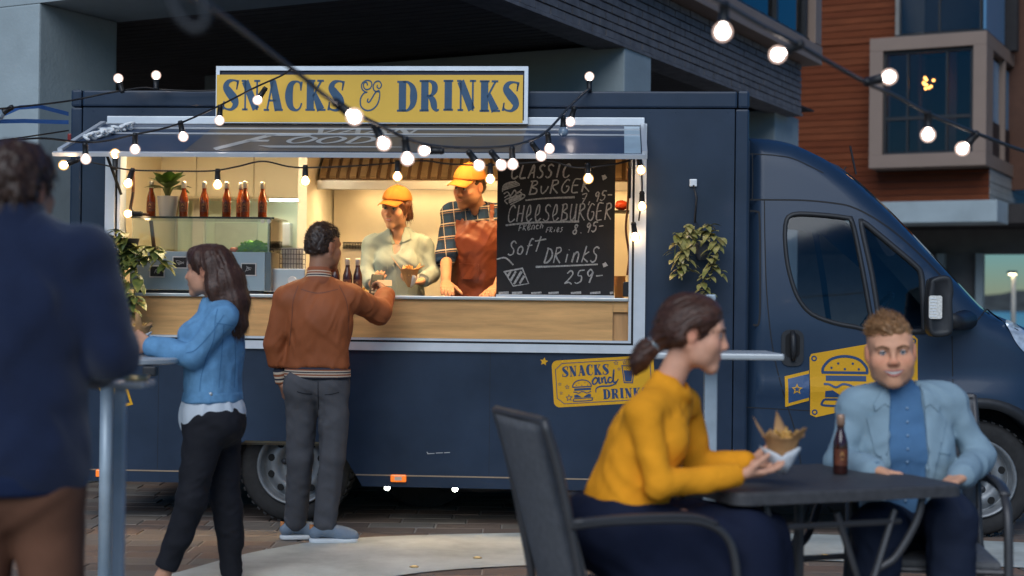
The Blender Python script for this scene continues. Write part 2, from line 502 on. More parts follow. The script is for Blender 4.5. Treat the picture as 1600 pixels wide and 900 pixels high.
# pale curved band of concrete paving
outer = crom([(-2.35, 5.2), (-2.02, 6.5), (-1.66, 7.35), (-1.32, 8.1), (-.86, 8.55), (0, 8.79), (.8, 8.88), (1.6, 8.9), (2.95, 8.66), (4.3, 8.2), (5.8, 7.2), (6.6, 6.2)], 6)
inner = crom([(-1.3, 5.2), (-1.1, 6.2), (-.84, 7.0), (-.42, 7.5), (.2, 7.76), (.9, 7.92), (1.6, 7.97), (2.9, 7.78), (4.1, 7.4), (5.3, 6.5), (5.9, 5.6)], 6)
band_poly = [tuple(p) for p in outer] + [tuple(p) for p in reversed(inner)]
V, T = sheet(band_poly)
nb = len(V)
band = mesh('paved_band', [(x, y, .005) for x, y in V], T, M_conc); tag(band, kind='structure')
for (px, py) in ((1290, 868), (647, 886), (746, 872), (1090, 862)):
    q = gr(px, py, .005)
    e = empty('ground_light', (q[0], q[1], .005), label={1290: 'small round in-ground light in the pale paving beneath the bistro table',
        647: 'small in-ground light at the left in the pale paving near the truck', 746: 'second small in-ground light in the pale paving left of the woven chair',
        1090: 'small in-ground light in the pale paving hidden near the skirt of the seated woman'}[px], cat='ground light', group='small lights set in the pale paving')
    MB().lathe([(.024, .0), (.024, .004), (.017, .005)], n=14).build('rim', mat('brass_rim', (.5, .38, .2), .35, 1.0), e)
    MB().lathe([(.0001, .0065), (.016, .0065)], n=14).build('lens', emis('ground_lens', (1, .72, .35), .45), e)
# pavers
pw, pd, gap = .40, .19, .008
pav = []
rows = 0; y = 5.2
while y < 13.2:
    off = (rows % 2) * pw * .5 + random.uniform(-.02, .02)
    x = -5.2 + off
    while x < 7.4:
        L_ = pw * random.choice((1, 1, 1, .72)); cx, cy = x + L_ / 2, y + pd / 2
        ins = all(inpoly(a, b, band_poly) for a, b in ((x, y), (x + L_, y), (x, y + pd), (x + L_, y + pd)))
        if not ins: pav.append((x, y, L_ - gap, pd - gap))
        x += L_
    y += pd; rows += 1
def vis(p):
    cx, cy = p[0] + p[2] / 2, p[1]
    px = 800 + FPX * cx / cy; py = 470 + FPX * EYE / cy
    hid = (px > 900 and py > 800)
    return 130 < px < 1600 and py < 905 and cy < 10.4, (2 if px < 900 else 1) * 10 - cy
cand = sorted([p for p in pav if vis(p)[0]], key=lambda p: -vis(p)[1])[:285]
cs = set(id(p) for p in cand)
unit = {}
for i in range(len(PAV)):
    mb = MB(); mb.box(-.5, .5, -.5, .5, -.03, 0)
    # small bevel: shrink the top
    mb = MB(); mb.add([(-.5, -.5, -.028), (.5, -.5, -.028), (.5, .5, -.028), (-.5, .5, -.028), (-.5, -.5, -.005), (.5, -.5, -.005), (.5, .5, -.005), (-.5, .5, -.005),
        (-.485, -.47, 0), (.485, -.47, 0), (.485, .47, 0), (-.485, .47, 0)],
        [(0, 1, 5, 4), (1, 2, 6, 5), (2, 3, 7, 6), (3, 0, 4, 7), (4, 5, 9, 8), (5, 6, 10, 9), (6, 7, 11, 10), (7, 4, 8, 11), (8, 9, 10, 11)])
    me = bpy.data.meshes.new('paver'); me.from_pydata(mb.v, [], mb.f); me.materials.append(PAV[i]); unit[i] = me
rest = {i: MB() for i in range(len(PAV))}
for p in pav:
    k = random.choices(range(5), (4, 3, 3, 2, 3))[0]
    if id(p) in cs:
        o = bpy.data.objects.new('paver', unit[k]); link(o, ground)
        o.location = (p[0] + p[2] / 2, p[1] + p[3] / 2, random.uniform(-.004, .0)); o.scale = (p[2], p[3], 1)
        o.rotation_euler = (random.uniform(-.006, .006), random.uniform(-.004, .004), random.uniform(-.006, .006))
    else:
        z = random.uniform(-.004, 0)
        rest[k].add([(p[0], p[1], -.03), (p[0] + p[2], p[1], -.03), (p[0] + p[2], p[1] + p[3], -.03), (p[0], p[1] + p[3], -.03),
            (p[0], p[1], z), (p[0] + p[2], p[1], z), (p[0] + p[2], p[1] + p[3], z), (p[0], p[1] + p[3], z)],
            [(4, 5, 6, 7), (0, 1, 5, 4), (1, 2, 6, 5), (2, 3, 7, 6), (3, 0, 4, 7)])
for k in rest: tag(rest[k].build('paver_field', PAV[k], ground), kind='stuff')
# sea and far shore
sea = mesh('sea', [(-300, 46, -1.5), (900, 46, -1.5), (2500, 3000, -1.5), (-1500, 3000, -1.5)], [(0, 1, 2, 3)], M_sea); tag(sea, kind='structure')
mb = MB(); hs = []
for i in range(90):
    x = 150 + i * 9; h = 4 + 9 * (vnoise(np.array([[i * .13, 0, 0]], np.float32), 3)[0]) + 6 * vnoise(np.array([[i * .6, 3, 0]], np.float32), 4)[0]
    hs.append((x, h))
for i in range(89):
    (x0, h0), (x1, h1) = hs[i], hs[i + 1]
    mb.add([(x0, 900, -2), (x1, 900, -2), (x1, 930, h1), (x0, 930, h0), (x0, 1100, -2), (x1, 1100, -2)], [(0, 1, 2, 3), (3, 2, 5, 4)])
tag(mb.build('hills', M_hill), kind='structure')

# ---------------------------------------------------------------- building with the brick overhang
AZ = math.atan((2030 - 800) / FPX)
b1 = empty('brick_overhang_building', (.87, 11.87, 0), -AZ, 'dark brick building overhanging on pale concrete piers behind the food truck', 'building')
SOF = 3.4
def bx(name, m, par, *a, b=0.0): return MB().box(*a, b=b).build(name, m, par)
bx('pier', M_col, b1, -4.2, 0, 0, .55, 0, SOF, b=.012)
bx('column', M_col, b1, -5.6, -3.06, -3.18, -2.4, 0, SOF, b=.015)
bx('column', M_col, b1, -1.3, -.16, 4.35, 5.2, 0, SOF, b=.012)
bx('column', M_col, b1, -4.9, -3.4, 1.2, 1.9, 0, SOF, b=.012)
bx('beam', M_col, b1, -12, .003, -3.18, -2.38, SOF + .001, SOF + .5)
# slatted soffit: thin boards with open joints
sl = MB()
for i in range(60): sl.box(-12, -.13, -2.3 + i * .125, -2.3 + i * .125 + .105, SOF + .03, SOF + .05)
tag(sl.build('soffit_boards', mat('soffit_board', (.085, .07, .066), .75, var=.35, vs=3, stretch=(1, 8, 8)), b1), kind='stuff')
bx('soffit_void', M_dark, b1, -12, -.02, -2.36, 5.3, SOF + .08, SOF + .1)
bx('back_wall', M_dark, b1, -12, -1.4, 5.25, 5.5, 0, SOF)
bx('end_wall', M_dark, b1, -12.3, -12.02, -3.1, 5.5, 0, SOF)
# ceiling lamp: shallow disc
MB().lathe([(.0001, 0), (.11, 0), (.13, .03)], c=(-1.35, 2.1, SOF - .005), n=20).build('ceiling_disc', mat('grey_disc', (.12, .11, .11), .5), b1)
# brick fascia facing right, running away
bx('fascia_core', M_mort, b1, -.2, -.03, -4.2, 4.75, SOF - .002, 6.0)
bk = MB(); z = SOF; r = 0
while z < 3.93:
    v = -4.2 + (r % 2) * .12
    while v < 4.75:
        v1 = min(v + .228, 4.752); d = random.uniform(-.003, .004)
        bk.box(-.03, -.002 + d, v, v1, z + .004, z + .058); v += .24
    z += .066; r += 1
tag(bk.build('brick_courses', M_brick, b1), kind='stuff')
bx('fascia_lip', M_brick, b1, -.26, .012, -4.2, 4.77, SOF - .03, SOF - .004)
# beige box frame above the brick
bx('window_box_sill', M_beige, b1, -.5, .17, -4.2, 4.95, 3.93, 4.13, b=.01)
bx('window_box_jamb', M_beige, b1, -.5, .165, 4.7, 4.93, 4.135, 6.2, b=.01)
wn_ = MB()
for v in (-1.4, .4, 2.2, 3.55, 4.55): wn_.box(.02, .1, v, v + .07, 4.131, 6.1)
wn_.box(.02, .1, -4, 4.69, 4.1325, 4.19)
wn_.build('window_frame', M_black, b1)
for a, b in ((-1.33, .4), (.47, 2.2), (2.27, 3.55), (3.62, 4.55)): bx('pane', M_pane, b1, .05, .056, a, b, 4.19, 6.1)
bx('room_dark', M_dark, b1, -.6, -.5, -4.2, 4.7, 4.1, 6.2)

# ---------------------------------------------------------------- red timber-clad building
c2 = at(1540, 258, 22.0)
b2 = empty('timber_clad_building', (c2[0], c2[1], 0), -AZ, 'red timber clad apartment house with beige boxed bay window at the upper right', 'building')
ZB0, ZB1 = 3.43, 5.40
WOOD = [mat('red_cedar_%d' % i, c, .55, var=.25, vs=2.2, stretch=(1, 1, 14), bump=.002, bs=40, spec=.15) for i, c in
        enumerate(((.158, .038, .012), (.145, .034, .011), (.172, .044, .015), (.132, .030, .010)))]
# bay frame (four bars) standing 0.45 m proud of the timber
BW = 1.72
for nm, a in (('bay_frame_bar', (-BW, 0, 0, .5, ZB1 - .2, ZB1)), ('bay_frame_bar', (-BW, 0, 0, .5, ZB0, ZB0 + .2)),
              ('bay_frame_bar', (-BW, -BW + .2, 0.002, .498, ZB0 + .2, ZB1 - .2)), ('bay_frame_bar', (-.19, 0, 0.002, .498, ZB0 + .2, ZB1 - .2))):
    bx(nm, M_beige, b2, *a, b=.006)
bx('bay_pane', M_pane, b2, -BW + .2, -.19, .12, .13, ZB0 + .2, ZB1 - .2)
fr = MB()
fr.box(-BW + .2, -BW + .24, .08, .118, ZB0 + .2, ZB1 - .2); fr.box(-.24, -.19, .08, .118, ZB0 + .2, ZB1 - .2); fr.box(-BW + .24, -.24, .08, .118, ZB1 - .25, ZB1 - .2)
fr.box(-BW + .24, -.24, .08, .118, ZB0 + .2, ZB0 + .24); fr.box(-BW + .24, -.24, .085, .115, ZB0 + .72, ZB0 + .77); fr.box(-1.18, -1.15, .09, .116, ZB0 + .24, ZB1 - .25); fr.box(-.6, -.57, .09, .116, ZB0 + .24, ZB1 - .25)
fr.build('bay_glazing_bars', M_black, b2)
rm = MB(); rm.box(-1.25, -1.2, 1.2, 1.25, ZB0, ZB1); rm.box(-.75, -.6, .9, 1.0, ZB0, ZB1); rm.build('room_post', mat('room_brown', (.16, .07, .04), .7), b2)
bx('room_wall', mat('room_dark_brown', (.10, .045, .028), .9), b2, -2.2, 1.5, 2.4, 2.5, ZB0 - .2, 9)
fc = MB()
for i in range(9): fc.ico((-.98 + random.uniform(-.1, .12), .7 + random.uniform(-.06, .06), ZB1 - .62 + random.uniform(-.1, .1)), .022, 1)
fc.build('chandelier', emis('chandelier_glow', (1, .40, .09), 7), b2)
# timber planks
PH = .105
def plank_wall(u0, u1, v, z0, z1, par):
    z = z0
    while z < z1 - .01:
        k = random.randrange(4); h = min(PH, z1 - z)
        cuts = [u0, u1] if random.random() < .4 else [u0, u0 + (u1 - u0) * random.uniform(.3, .7), u1]
        for a, b in zip(cuts[:-1], cuts[1:]):
            MB().add([(a + .002, v, z + .004), (b - .002, v, z + .004), (b - .002, v, z + h - .004), (a + .002, v, z + h - .004),
                      (a + .002, v - .016, z + .006), (b - .002, v - .016, z + .006), (b - .002, v - .014, z + h - .006), (a + .002, v - .014, z + h - .006)],
                     [(4, 5, 6, 7), (0, 1, 5, 4), (1, 2, 6, 5), (2, 3, 7, 6), (3, 0, 4, 7)]).build('plank', WOOD[k], par)
        z += PH
tw = bx('wall', mat('cedar_joint', (.085, .025, .010), .9), b2, -5.6, -BW - .01, .5, .7, 2.93, 8.5)
tw2 = bx('wall', M_mort, b2, -BW - .011, -.03, .5, .7, 2.93, ZB0 - .01)
plank_wall(-5.0, -1.36, .499, ZB1 + .02, 6.3, tw)
plank_wall(-5.0, -BW - .01, .4985, ZB0 - .02, ZB1 + .02, tw)
plank_wall(-5.0, -.03, .498, 2.94, ZB0 - .02, tw)
# upper balcony recess
bx('balcony_jamb', M_siding, b2, -1.42, -1.34, .35, 2.2, ZB1 + .01, 8)
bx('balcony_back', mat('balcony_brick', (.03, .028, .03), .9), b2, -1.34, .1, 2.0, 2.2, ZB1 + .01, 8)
bx('balcony_floor', M_black, b2, -1.34, -.02, .02, 2.0, ZB1 + .002, ZB1 + .03)
rl = MB()
for u in (-1.3, -.72, -.12): rl.box(u, u + .03, .1, .13, ZB1 + .03, ZB1 + 1.1)
rl.box(-1.3, -.09, .1, .13, ZB1 + 1.1, ZB1 + 1.14); rl.build('balcony_rail', M_black, b2)
bx('balcony_glass', M_pane, b2, -1.3, -.1, .112, .118, ZB1 + .06, ZB1 + 1.08)
bx('balcony_screen', mat('blue_panel', (.09, .22, .36), .3, var=.04), b2, -.06, -.02, .06, 1.6, ZB1 + .031, ZB1 + 1.3)
# right flank (receding along +v)
for v0, v1 in ((.52, 1.5), (1.62, 2.9), (3.0, 4.4)):
    bx('flank_pane', M_pane if v0 > 2 else mat('painted_blue_reflection', (.12, .3, .45), .12, var=.05), b2, -.09, -.08, v0 + .06, v1, ZB0 + .75, ZB1 - .28)  # blue reflection is put into the base colour of the nearer panes
    bx('flank_panel', M_black, b2, -.09, -.06, v0 + .06, v1, ZB0 + .2, ZB0 + .74)
    bx('flank_mullion', M_beige, b2, -.12, -.005, v0 - .02, v0 + .06, ZB0 + .2, ZB1 - .2)
bx('flank_sill', M_beige, b2, -.2, 0.0, .502, 6, ZB0, ZB0 + .2, b=.006)
bx('flank_head', M_beige, b2, -.2, 0.0, .502, 6, ZB1 - .2, ZB1, b=.006)
for i in range(5):
    bx('siding_board', M_siding, b2, -.06, -.028 + .006 * (i % 2), .5, 6, 2.93 + i * .1, 3.024 + i * .1)
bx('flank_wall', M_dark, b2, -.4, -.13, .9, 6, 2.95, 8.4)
# concrete canopy, posts and the open passage below
bx('canopy', M_col, b2, -4.6, .16, .05, 1.0, 2.60, 2.92, b=.01)
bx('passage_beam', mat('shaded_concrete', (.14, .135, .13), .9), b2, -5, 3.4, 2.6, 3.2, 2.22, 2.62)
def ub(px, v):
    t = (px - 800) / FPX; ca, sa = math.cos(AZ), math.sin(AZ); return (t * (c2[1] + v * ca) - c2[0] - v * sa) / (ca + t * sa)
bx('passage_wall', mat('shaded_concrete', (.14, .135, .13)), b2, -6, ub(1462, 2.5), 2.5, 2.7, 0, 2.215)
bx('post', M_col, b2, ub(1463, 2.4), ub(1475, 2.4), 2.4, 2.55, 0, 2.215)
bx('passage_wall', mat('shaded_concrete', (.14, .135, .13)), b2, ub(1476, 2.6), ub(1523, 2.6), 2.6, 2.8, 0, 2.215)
bx('post', M_col, b2, ub(1524, 2.4), ub(1535, 2.4), 2.4, 2.6, 0, 2.215)
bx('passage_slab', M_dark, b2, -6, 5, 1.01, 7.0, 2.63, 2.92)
# lamp post on the quay
lp = at(1583, 520, 34.0)
l = empty('lamp_post', (lp[0], lp[1], 0), 0, 'slim pale lamp post with a lit head on the quay at the right edge', 'lamp post')
top = at(1583, 428, 34.0)[2]
MB().tube([(0, 0, 0), (0, 0, top)], [.065, .05], 10).build('post', mat('pale_post', (.45, .42, .36), .5), l, True)
MB().box(-.13, .06, -.08, .08, top, top + .07, b=.02).build('lamp_head', M_black, l)
MB().box(-.1, .04, -.07, .07, top - .012, top - .002).build('lamp_lens', emis('lamp_lens', (1, .85, .5), 9), l)

# ================================================================ the food truck
TYAW = R(-4); T0 = np.array([0, 8.95, 0])
TEX = np.array([math.cos(TYAW), math.sin(TYAW), 0]); TEY = np.array([-math.sin(TYAW), math.cos(TYAW), 0])
def tl(px, py, ly=0.0):
    """truck-frame (x, z) on the plane y = ly"""
    d = ray(px, py); o = np.array([0, 0, EYE]) - T0
    p = o + d * ((ly - o @ TEY) / (d @ TEY)); return float(p @ TEX), float(p[2])
def tw_(x, y, z): return T0 + TEX * x + TEY * y + np.array([0, 0, z])
def t3(px, py, ly=0.0):
    x, z = tl(px, py, ly); return tw_(x, ly, z)

truck = empty('food_truck', T0, TYAW, 'dark blue food truck with open serving hatch, awning and yellow roof sign', 'food truck')
M_blue = mat('navy_body_paint', (.015, .029, .056), .42, var=.30, vs=1.6, bump=.0006, bs=4, coat=.1, spec=.35, rv=.08)
M_cabblue = mat('navy_cab_paint', (.017, .035, .068), .38, var=.10, vs=1.5, coat=.10, spec=.35, rv=.05)
M_seam = mat('seam_rubber', (.01, .01, .012), .7)
M_alu = mat('white_aluminium', (.62, .65, .68), .38, .35, var=.06, vs=8, bump=.0004, bs=30)
M_plast = mat('black_plastic', (.018, .019, .022), .5, var=.15, vs=20, bump=.0003, bs=300)
M_tyre = mat('tyre_rubber', (.018, .017, .017), .8, var=.3, vs=25, bump=.001, bs=120)
M_rim = mat('grey_steel_rim', (.20, .21, .22), .45, .4, var=.2, vs=14)
M_steel = mat('brushed_steel', (.52, .52, .50), .34, .8, var=.04, vs=3)
M_yel = mat('yellow_vinyl', (.66, .34, .02), .55, var=.05, vs=3, spec=.2)
M_nvy = mat('navy_vinyl', (.02, .055, .14), .45, var=.05)
M_ora = mat('orange_lens', (.75, .16, .02), .2, var=.05, coat=.5, emit=(1, .22, .02), es=.35)
X0, X1, Z0, Z1 = -2.70, 1.39, .24, 2.61
# --- body panels
arch = [(-1.72, .2), (-1.66, .46), (-1.60, .50), (-1.08, .50), (-1.02, .46), (-.86, .2)]
def panel(name, outline, holes, y, th, m, par=truck):
    V, T = sheet(outline, holes); n = len(V)
    v = [(a, y, b) for a, b in V] + [(a, y + th, b) for a, b in V]
    f = list(T) + [tuple(i + n for i in reversed(t)) for t in T]
    for lp_ in [outline] + list(holes):
        k = len(v); q = len(lp_)
        v += [(a, y, b) for a, b in lp_] + [(a, y + th, b) for a, b in lp_]
        f += [(k + i, k + q + i, k + q + (i + 1) % q, k + (i + 1) % q) for i in range(q)]
    return mesh(name, v, f, m, par)
HO = (-2.45, .765, 1.075, 2.40)         # hatch cut-out
hatch = [(HO[0], HO[2]), (HO[1], HO[2]), (HO[1], HO[3]), (HO[0], HO[3])]
xa, xb = arch[1], arch[4]
side = [(-2.625, .312), (-1.695, .312), (-1.66, .46), (-1.60, .50), (-1.08, .50), (-1.02, .46), (-.93, .312), (1.305, .312), (1.305, 2.505), (-2.625, 2.505)]
panel('side_panel', side, [hatch], 0, .03, M_blue)
panel('skirt', [(-2.625, Z0), (-1.715, Z0), (-1.697, .306), (-2.625, .306)], [], .001, .03, M_blue)
panel('skirt', [(-.885, Z0), (1.305, Z0), (1.305, .306), (-.926, .306)], [], .001, .03, M_blue)
bx('corner_post', M_blue, truck, X0, -2.631, -.006, .1, Z0, 2.505, b=.012)
bx('corner_post', M_blue, truck, 1.311, X1, -.006, .1, Z0, 2.505, b=.012)
bx('top_rail', M_blue, truck, X0 + .07, X1 - .07, -.004, .12, 2.511, Z1, b=.012)
bx('rail_corner', M_blue, truck, X0, X0 + .066, -.007, .12, 2.509, Z1 + .003, b=.014)
bx('rail_corner', M_blue, truck, X1 - .066, X1, -.007, .12, 2.509, Z1 + .003, b=.014)
M_tan = mat('tan_sealant', (.30, .22, .15), .7)
for a in ((-2.62, -1.70), (-.925, 1.3)): bx('seam_strip', M_tan, truck, a[0], a[1], -.0022, .02, .3045, .3125)
bx('panel_backing', M_seam, truck, X0 + .01, HO[0] - .02, .04, .06, .3, 2.59)
bx('panel_backing', M_seam, truck, HO[1] + .02, X1 - .01, .04, .06, .3, 2.59)
bx('panel_backing', M_seam, truck, HO[0] - .019, HO[1] + .019, .04, .06, 2.42, 2.59)
bx('panel_backing', M_seam, truck, HO[0] - .019, -1.72, .04, .06, .3, 1.06)
bx('panel_backing', M_seam, truck, -.9, HO[1] + .019, .04, .06, .3, 1.06)
bx('end_wall', M_blue, truck, X0 + .005, X0 + .04, .1, 2.08, Z0 + .05, Z1 - .01)
bx('end_wall', M_blue, truck, X1 - .04, X1 - .005, .1, 2.08, Z0 + .05, Z1 - .01)
bx('far_wall', M_blue, truck, X0 + .01, X1 - .01, 2.08, 2.1, Z0, Z1 - .01)
bx('roof', M_blue, truck, X0 + .04, X1 - .04, .12, 2.08, 2.57, Z1 - .005)
bx('chassis', M_plast, truck, -2.5, 2.4, .5, 1.6, .3, .44)
bx('floor_plate', M_plast, truck, X0 + .05, X1 - .05, .5, 2.07, .4, .47)
MB().tube([(-.9, .35, .3), (-.2, .35, .22), (.35, .38, .26)], .05, 10).build('exhaust_pipe', M_plast, truck, True)
MB().lathe([(.12, -.2), (.14, -.15), (.14, .15), (.12, .2)], c=(-.28, .55, .29), n=14, axis='x').build('air_tank', M_plast, truck, True)
MB().lathe([(.34, .9), (.34, 1.1)], c=(-.62, 0, .335), n=24, axis='y').build('spare_wheel', M_tyre, truck)
for px in (247, 765): x = tl(px, 650)[0]; bx('panel_joint', M_seam, truck, x - .0012, x + .0012, -.0008, .004, .32, 1.05)
rv_ = MB()
for i in range(26): rv_.ico((-2.56 + i * .153, -.0005, 2.485), .0045, 1, (1, .5, 1))
for i in range(14): rv_.ico((1.285, -.0005, .38 + i * .155), .0045, 1, (1, .5, 1))
tag(rv_.build('rivets', M_blue, truck), kind='stuff')
# end of the truck at the left: small red side lamps
for z in (2.28,): MB().box(X0 - .03, X0 - .001, .02, .07, z - .07, z + .07, b=.008).build('tail_lamp', mat('red_lens', (.25, .02, .015), .3), truck)
# side markers
def marker(px, py, w=.095, h=.045):
    x, z = tl(px, py)
    o = MB().box(x - w / 2, x + w / 2, -.022, .0, z - h / 2, z + h / 2, b=.008).build('side_marker', M_ora, truck)
    MB().box(x - w * .22, x + w * .22, -.0245, -.0215, z - h * .25, z + h * .25).build('reflector', mat('pale_lens', (.8, .6, .45), .2), o)
marker(623, 747); marker(163, 739)
def white_lamp(px, py):
    x, z = tl(px, py, .08); MB().ico((x, .08, z), .018, 2).build('step_lamp', emis('step_lamp', (.95, 1, .85), 10), truck, True)
white_lamp(605, 762); white_lamp(711, 764)
# scuffs: thin bare-metal scratch marks
sc_ = MB()
for (a, b, c, d) in ((667, 706, 669, 709), (668, 709, 679, 708.5), (681, 708, 692, 707.5), (694, 707.5, 703, 707)):
    p, q = tl(a, b), tl(c, d); sc_.tube([(p[0], -.001, p[1]), (q[0], -.001, q[1])], .0022, 4)
sc_.build('scratch', mat('bare_scratch', (.5, .5, .5), .5), truck)
# --- hatch frame
def frame_rect(name, o, i, y0, y1, m, par=truck):
    mb = MB()
    mb.box(o[0], i[0], y0, y1, o[2], o[3]); mb.box(i[1], o[1], y0, y1, o[2], o[3])
    mb.box(i[0], i[1], y0, y1, o[2], i[2]); mb.box(i[0], i[1], y0, y1, i[3], o[3])
    return mb.build(name, m, par)
frame_rect('hatch_frame', (-2.475, .79, 1.055, 2.415), (-2.415, .722, 1.104, 2.36), -.022, .07, M_alu)
frame_rect('hatch_gasket', (-2.4145, .7215, 1.1045, 2.3595), (-2.403, .709, 1.116, 2.35), -.006, .06, M_seam)
frame_rect('hatch_inner_frame', (-2.4025, .7085, 1.1165, 2.3495), (-2.385, .692, 1.13, 2.335), -.012, .1, M_alu)
# --- counter
M_oak = mat('oak_laminate', (.66, .36, .13), .55, var=.30, vs=2.6, stretch=(.55, 1, 6), bump=.0006, bs=30)
M_oak2 = mat('oak_laminate_cross', (.52, .28, .11), .5, var=.3, vs=2.6, stretch=(6, 1, .55), bump=.0006, bs=30)
bx('counter_front', M_oak, truck, -2.384, .60, .028, .05, 1.1305, 1.362)
bx('counter_return', M_oak, truck, .602, .691, .024, .05, 1.30, 1.362)
bx('counter_return', M_oak2, truck, .602, .691, .05, .06, 1.1305, 1.2985)
bx('counter_top', M_steel, truck, -2.384, .691, .0, .46, 1.363, 1.383, b=.004)
bx('counter_cabinet', mat('cream_cabinet', (.55, .47, .33), .5), truck, -2.38, .69, .07, .44, .47, 1.3625)
# --- awning (hatch door propped open)
AH, AF = (-.03, 2.385), (-.76, 2.14)      # (y, z) at the hinge and at the front edge
av = np.array([AF[0] - AH[0], AF[1] - AH[1]]); al = np.linalg.norm(av); av /= al
an_ = np.array([-av[1], av[0]]);  an_ = an_ if an_[1] > 0 else -an_
def awn(x, t, h=0.0):      # t: 0 hinge .. al front, h above the sheet
    return (x, AH[0] + av[0] * t + an_[0] * h, AH[1] + av[1] * t + an_[1] * h)
def awn_box(name, m, x0, x1, t0, t1, h0, h1, par=truck):
    v = [awn(x, t, h) for x in (x0, x1) for t in (t0, t1) for h in (h0, h1)]
    return MB().add(v, [(0, 1, 3, 2), (4, 6, 7, 5), (0, 4, 5, 1), (2, 3, 7, 6), (0, 2, 6, 4), (1, 5, 7, 3)]).build(name, m, par)
awning = awn_box('awning', mat('navy_awning_gloss', (.028, .048, .092), .45, var=.08, coat=.08, spec=.25), -2.47, .75, .02, al - .03, 0, .02)
AX0, AX1 = -1.78, .085
awn_box('awning_panel', mat('taupe_gloss_film', (.085, .078, .076), .45, var=.08, coat=.05, spec=.25), AX0, AX1, .03, al - .035, .0205, .0225, awning)
for t0, t1, h in ((.15, .165, .03), (.295, .31, .03)): awn_box('awning_rib', M_alu, -2.465, .745, t0, t1, .0232, h, awning)
awn_box('awning_front_bar', M_alu, -2.52, .765, al - .029, al + .004, -.004, .018, awning)
awn_box('awning_side_bar', M_alu, -2.50, -2.472, .0, al - .03, -.01, .034, awning)
awn_box('awning_side_bar', mat('pale_blue_film', (.34, .45, .52), .3), .655, .745, .05, al - .03, .0206, .0236, awning)
awn_box('awning_side_bar', M_alu, .7515, .78, .0, al - .03, -.01, .034, awning)
bx('hinge_rail', M_alu, truck, -2.46, .775, -.05, -.0225, 2.40, 2.448, b=.004)
bx('hinge_rail', M_alu, truck, -2.46, .775, -.034, -.0226, 2.375, 2.397, b=.003)
for x in (-2.38, .69): MB().tube([(x, -.01, 1.98), (x, -.33, 2.235)], .009, 8).build('gas_strut', M_seam, truck, True)
# lettering on the awning film (white, slanted, lying on the slope)
wht = mat('white_vinyl', (.34, .35, .35), .5)
def awn_text(strokes, name, x0, x1, t0, t1):
    V, F = ribbon(strokes, 6)
    mesh(name, [awn(x0 + (x1 - x0) * a, t1 - (t1 - t0) * b, .0245) for a, b in V], F, wht, awning)
I_ = .0
def sl(s, k=.3): return [[(x + y * k, y, w) for x, y, w in st] for st in s]
GV = [[(0, 1, .22), (.45, 0, .2)], [(.45, 0, .1), (.9, 1, .14)]]
GA = [[(0, 0, .14), (.45, 1, .1)], [(.45, 1, .2), (.9, 0, .22)], [(.2, .35, .1), (.72, .35, .1)]]
GN = [[(.05, 0, .14), (.05, 1, .14)], [(.05, 1, .24), (.8, 0, .24)], [(.8, 0, .14), (.8, 1, .14)]]
GF = [[(0, 0, .2), (.55, 1, .2)], [(.4, .93, .14), (1.5, .93, .14)], [(.25, .55, .12), (.8, .55, .12)]]
GO = [[(.4, 1, .12), (.05, .75, .2), (0, .3, .2), (.35, 0, .12), (.75, .25, .2), (.8, .7, .2), (.4, 1, .12)]]
GD = [[(.1, 0, .2), (.1, 1, .2)], [(.1, 1, .1), (.6, .9, .14), (.85, .5, .22), (.6, .1, .14), (.1, 0, .1)]]
for i, g in enumerate((GV, GA, GA, GN)):
    x = -1.17 + i * .155; awn_text(sl(g), 'letter', x, x + .145, .12, .30)
x = -1.62
awn_text(sl(GF, .5), 'letter', x, x + .24, .30, .70)
for i, g in enumerate((GO, GO, GD)):
    x = -1.26 + i * .17; awn_text(sl(g, .3), 'letter', x, x + .15, .36, .54)
awn_text([[(0, .5, .9), (.5, .55, .8), (1, .5, .2)]], 'letter', -1.36, -.55, .60, .66)
awn_text([[(0, .5, .3), (.5, .55, .6), (1, .5, .2)]], 'letter', -.72, -.22, .33, .37)
# rope bundle tied at the left end
rb = MB(); pts = []
for i in range(46):
    t = i / 45; a = i * 1.9
    b_ = np.array(awn(-2.42 + .17 * t, .52 - .36 * t, .045)); pts.append((b_[0] + .022 * math.cos(a * 1.3), b_[1] + .02 * math.sin(a), b_[2] + .016 * math.sin(a * .7 + 1)))
rb.tube([tuple(p) for p in crom(pts, 3)], .0095, 6)
rb.build('rope_bundle', mat('white_rope', (.78, .80, .80), .8), truck, True)

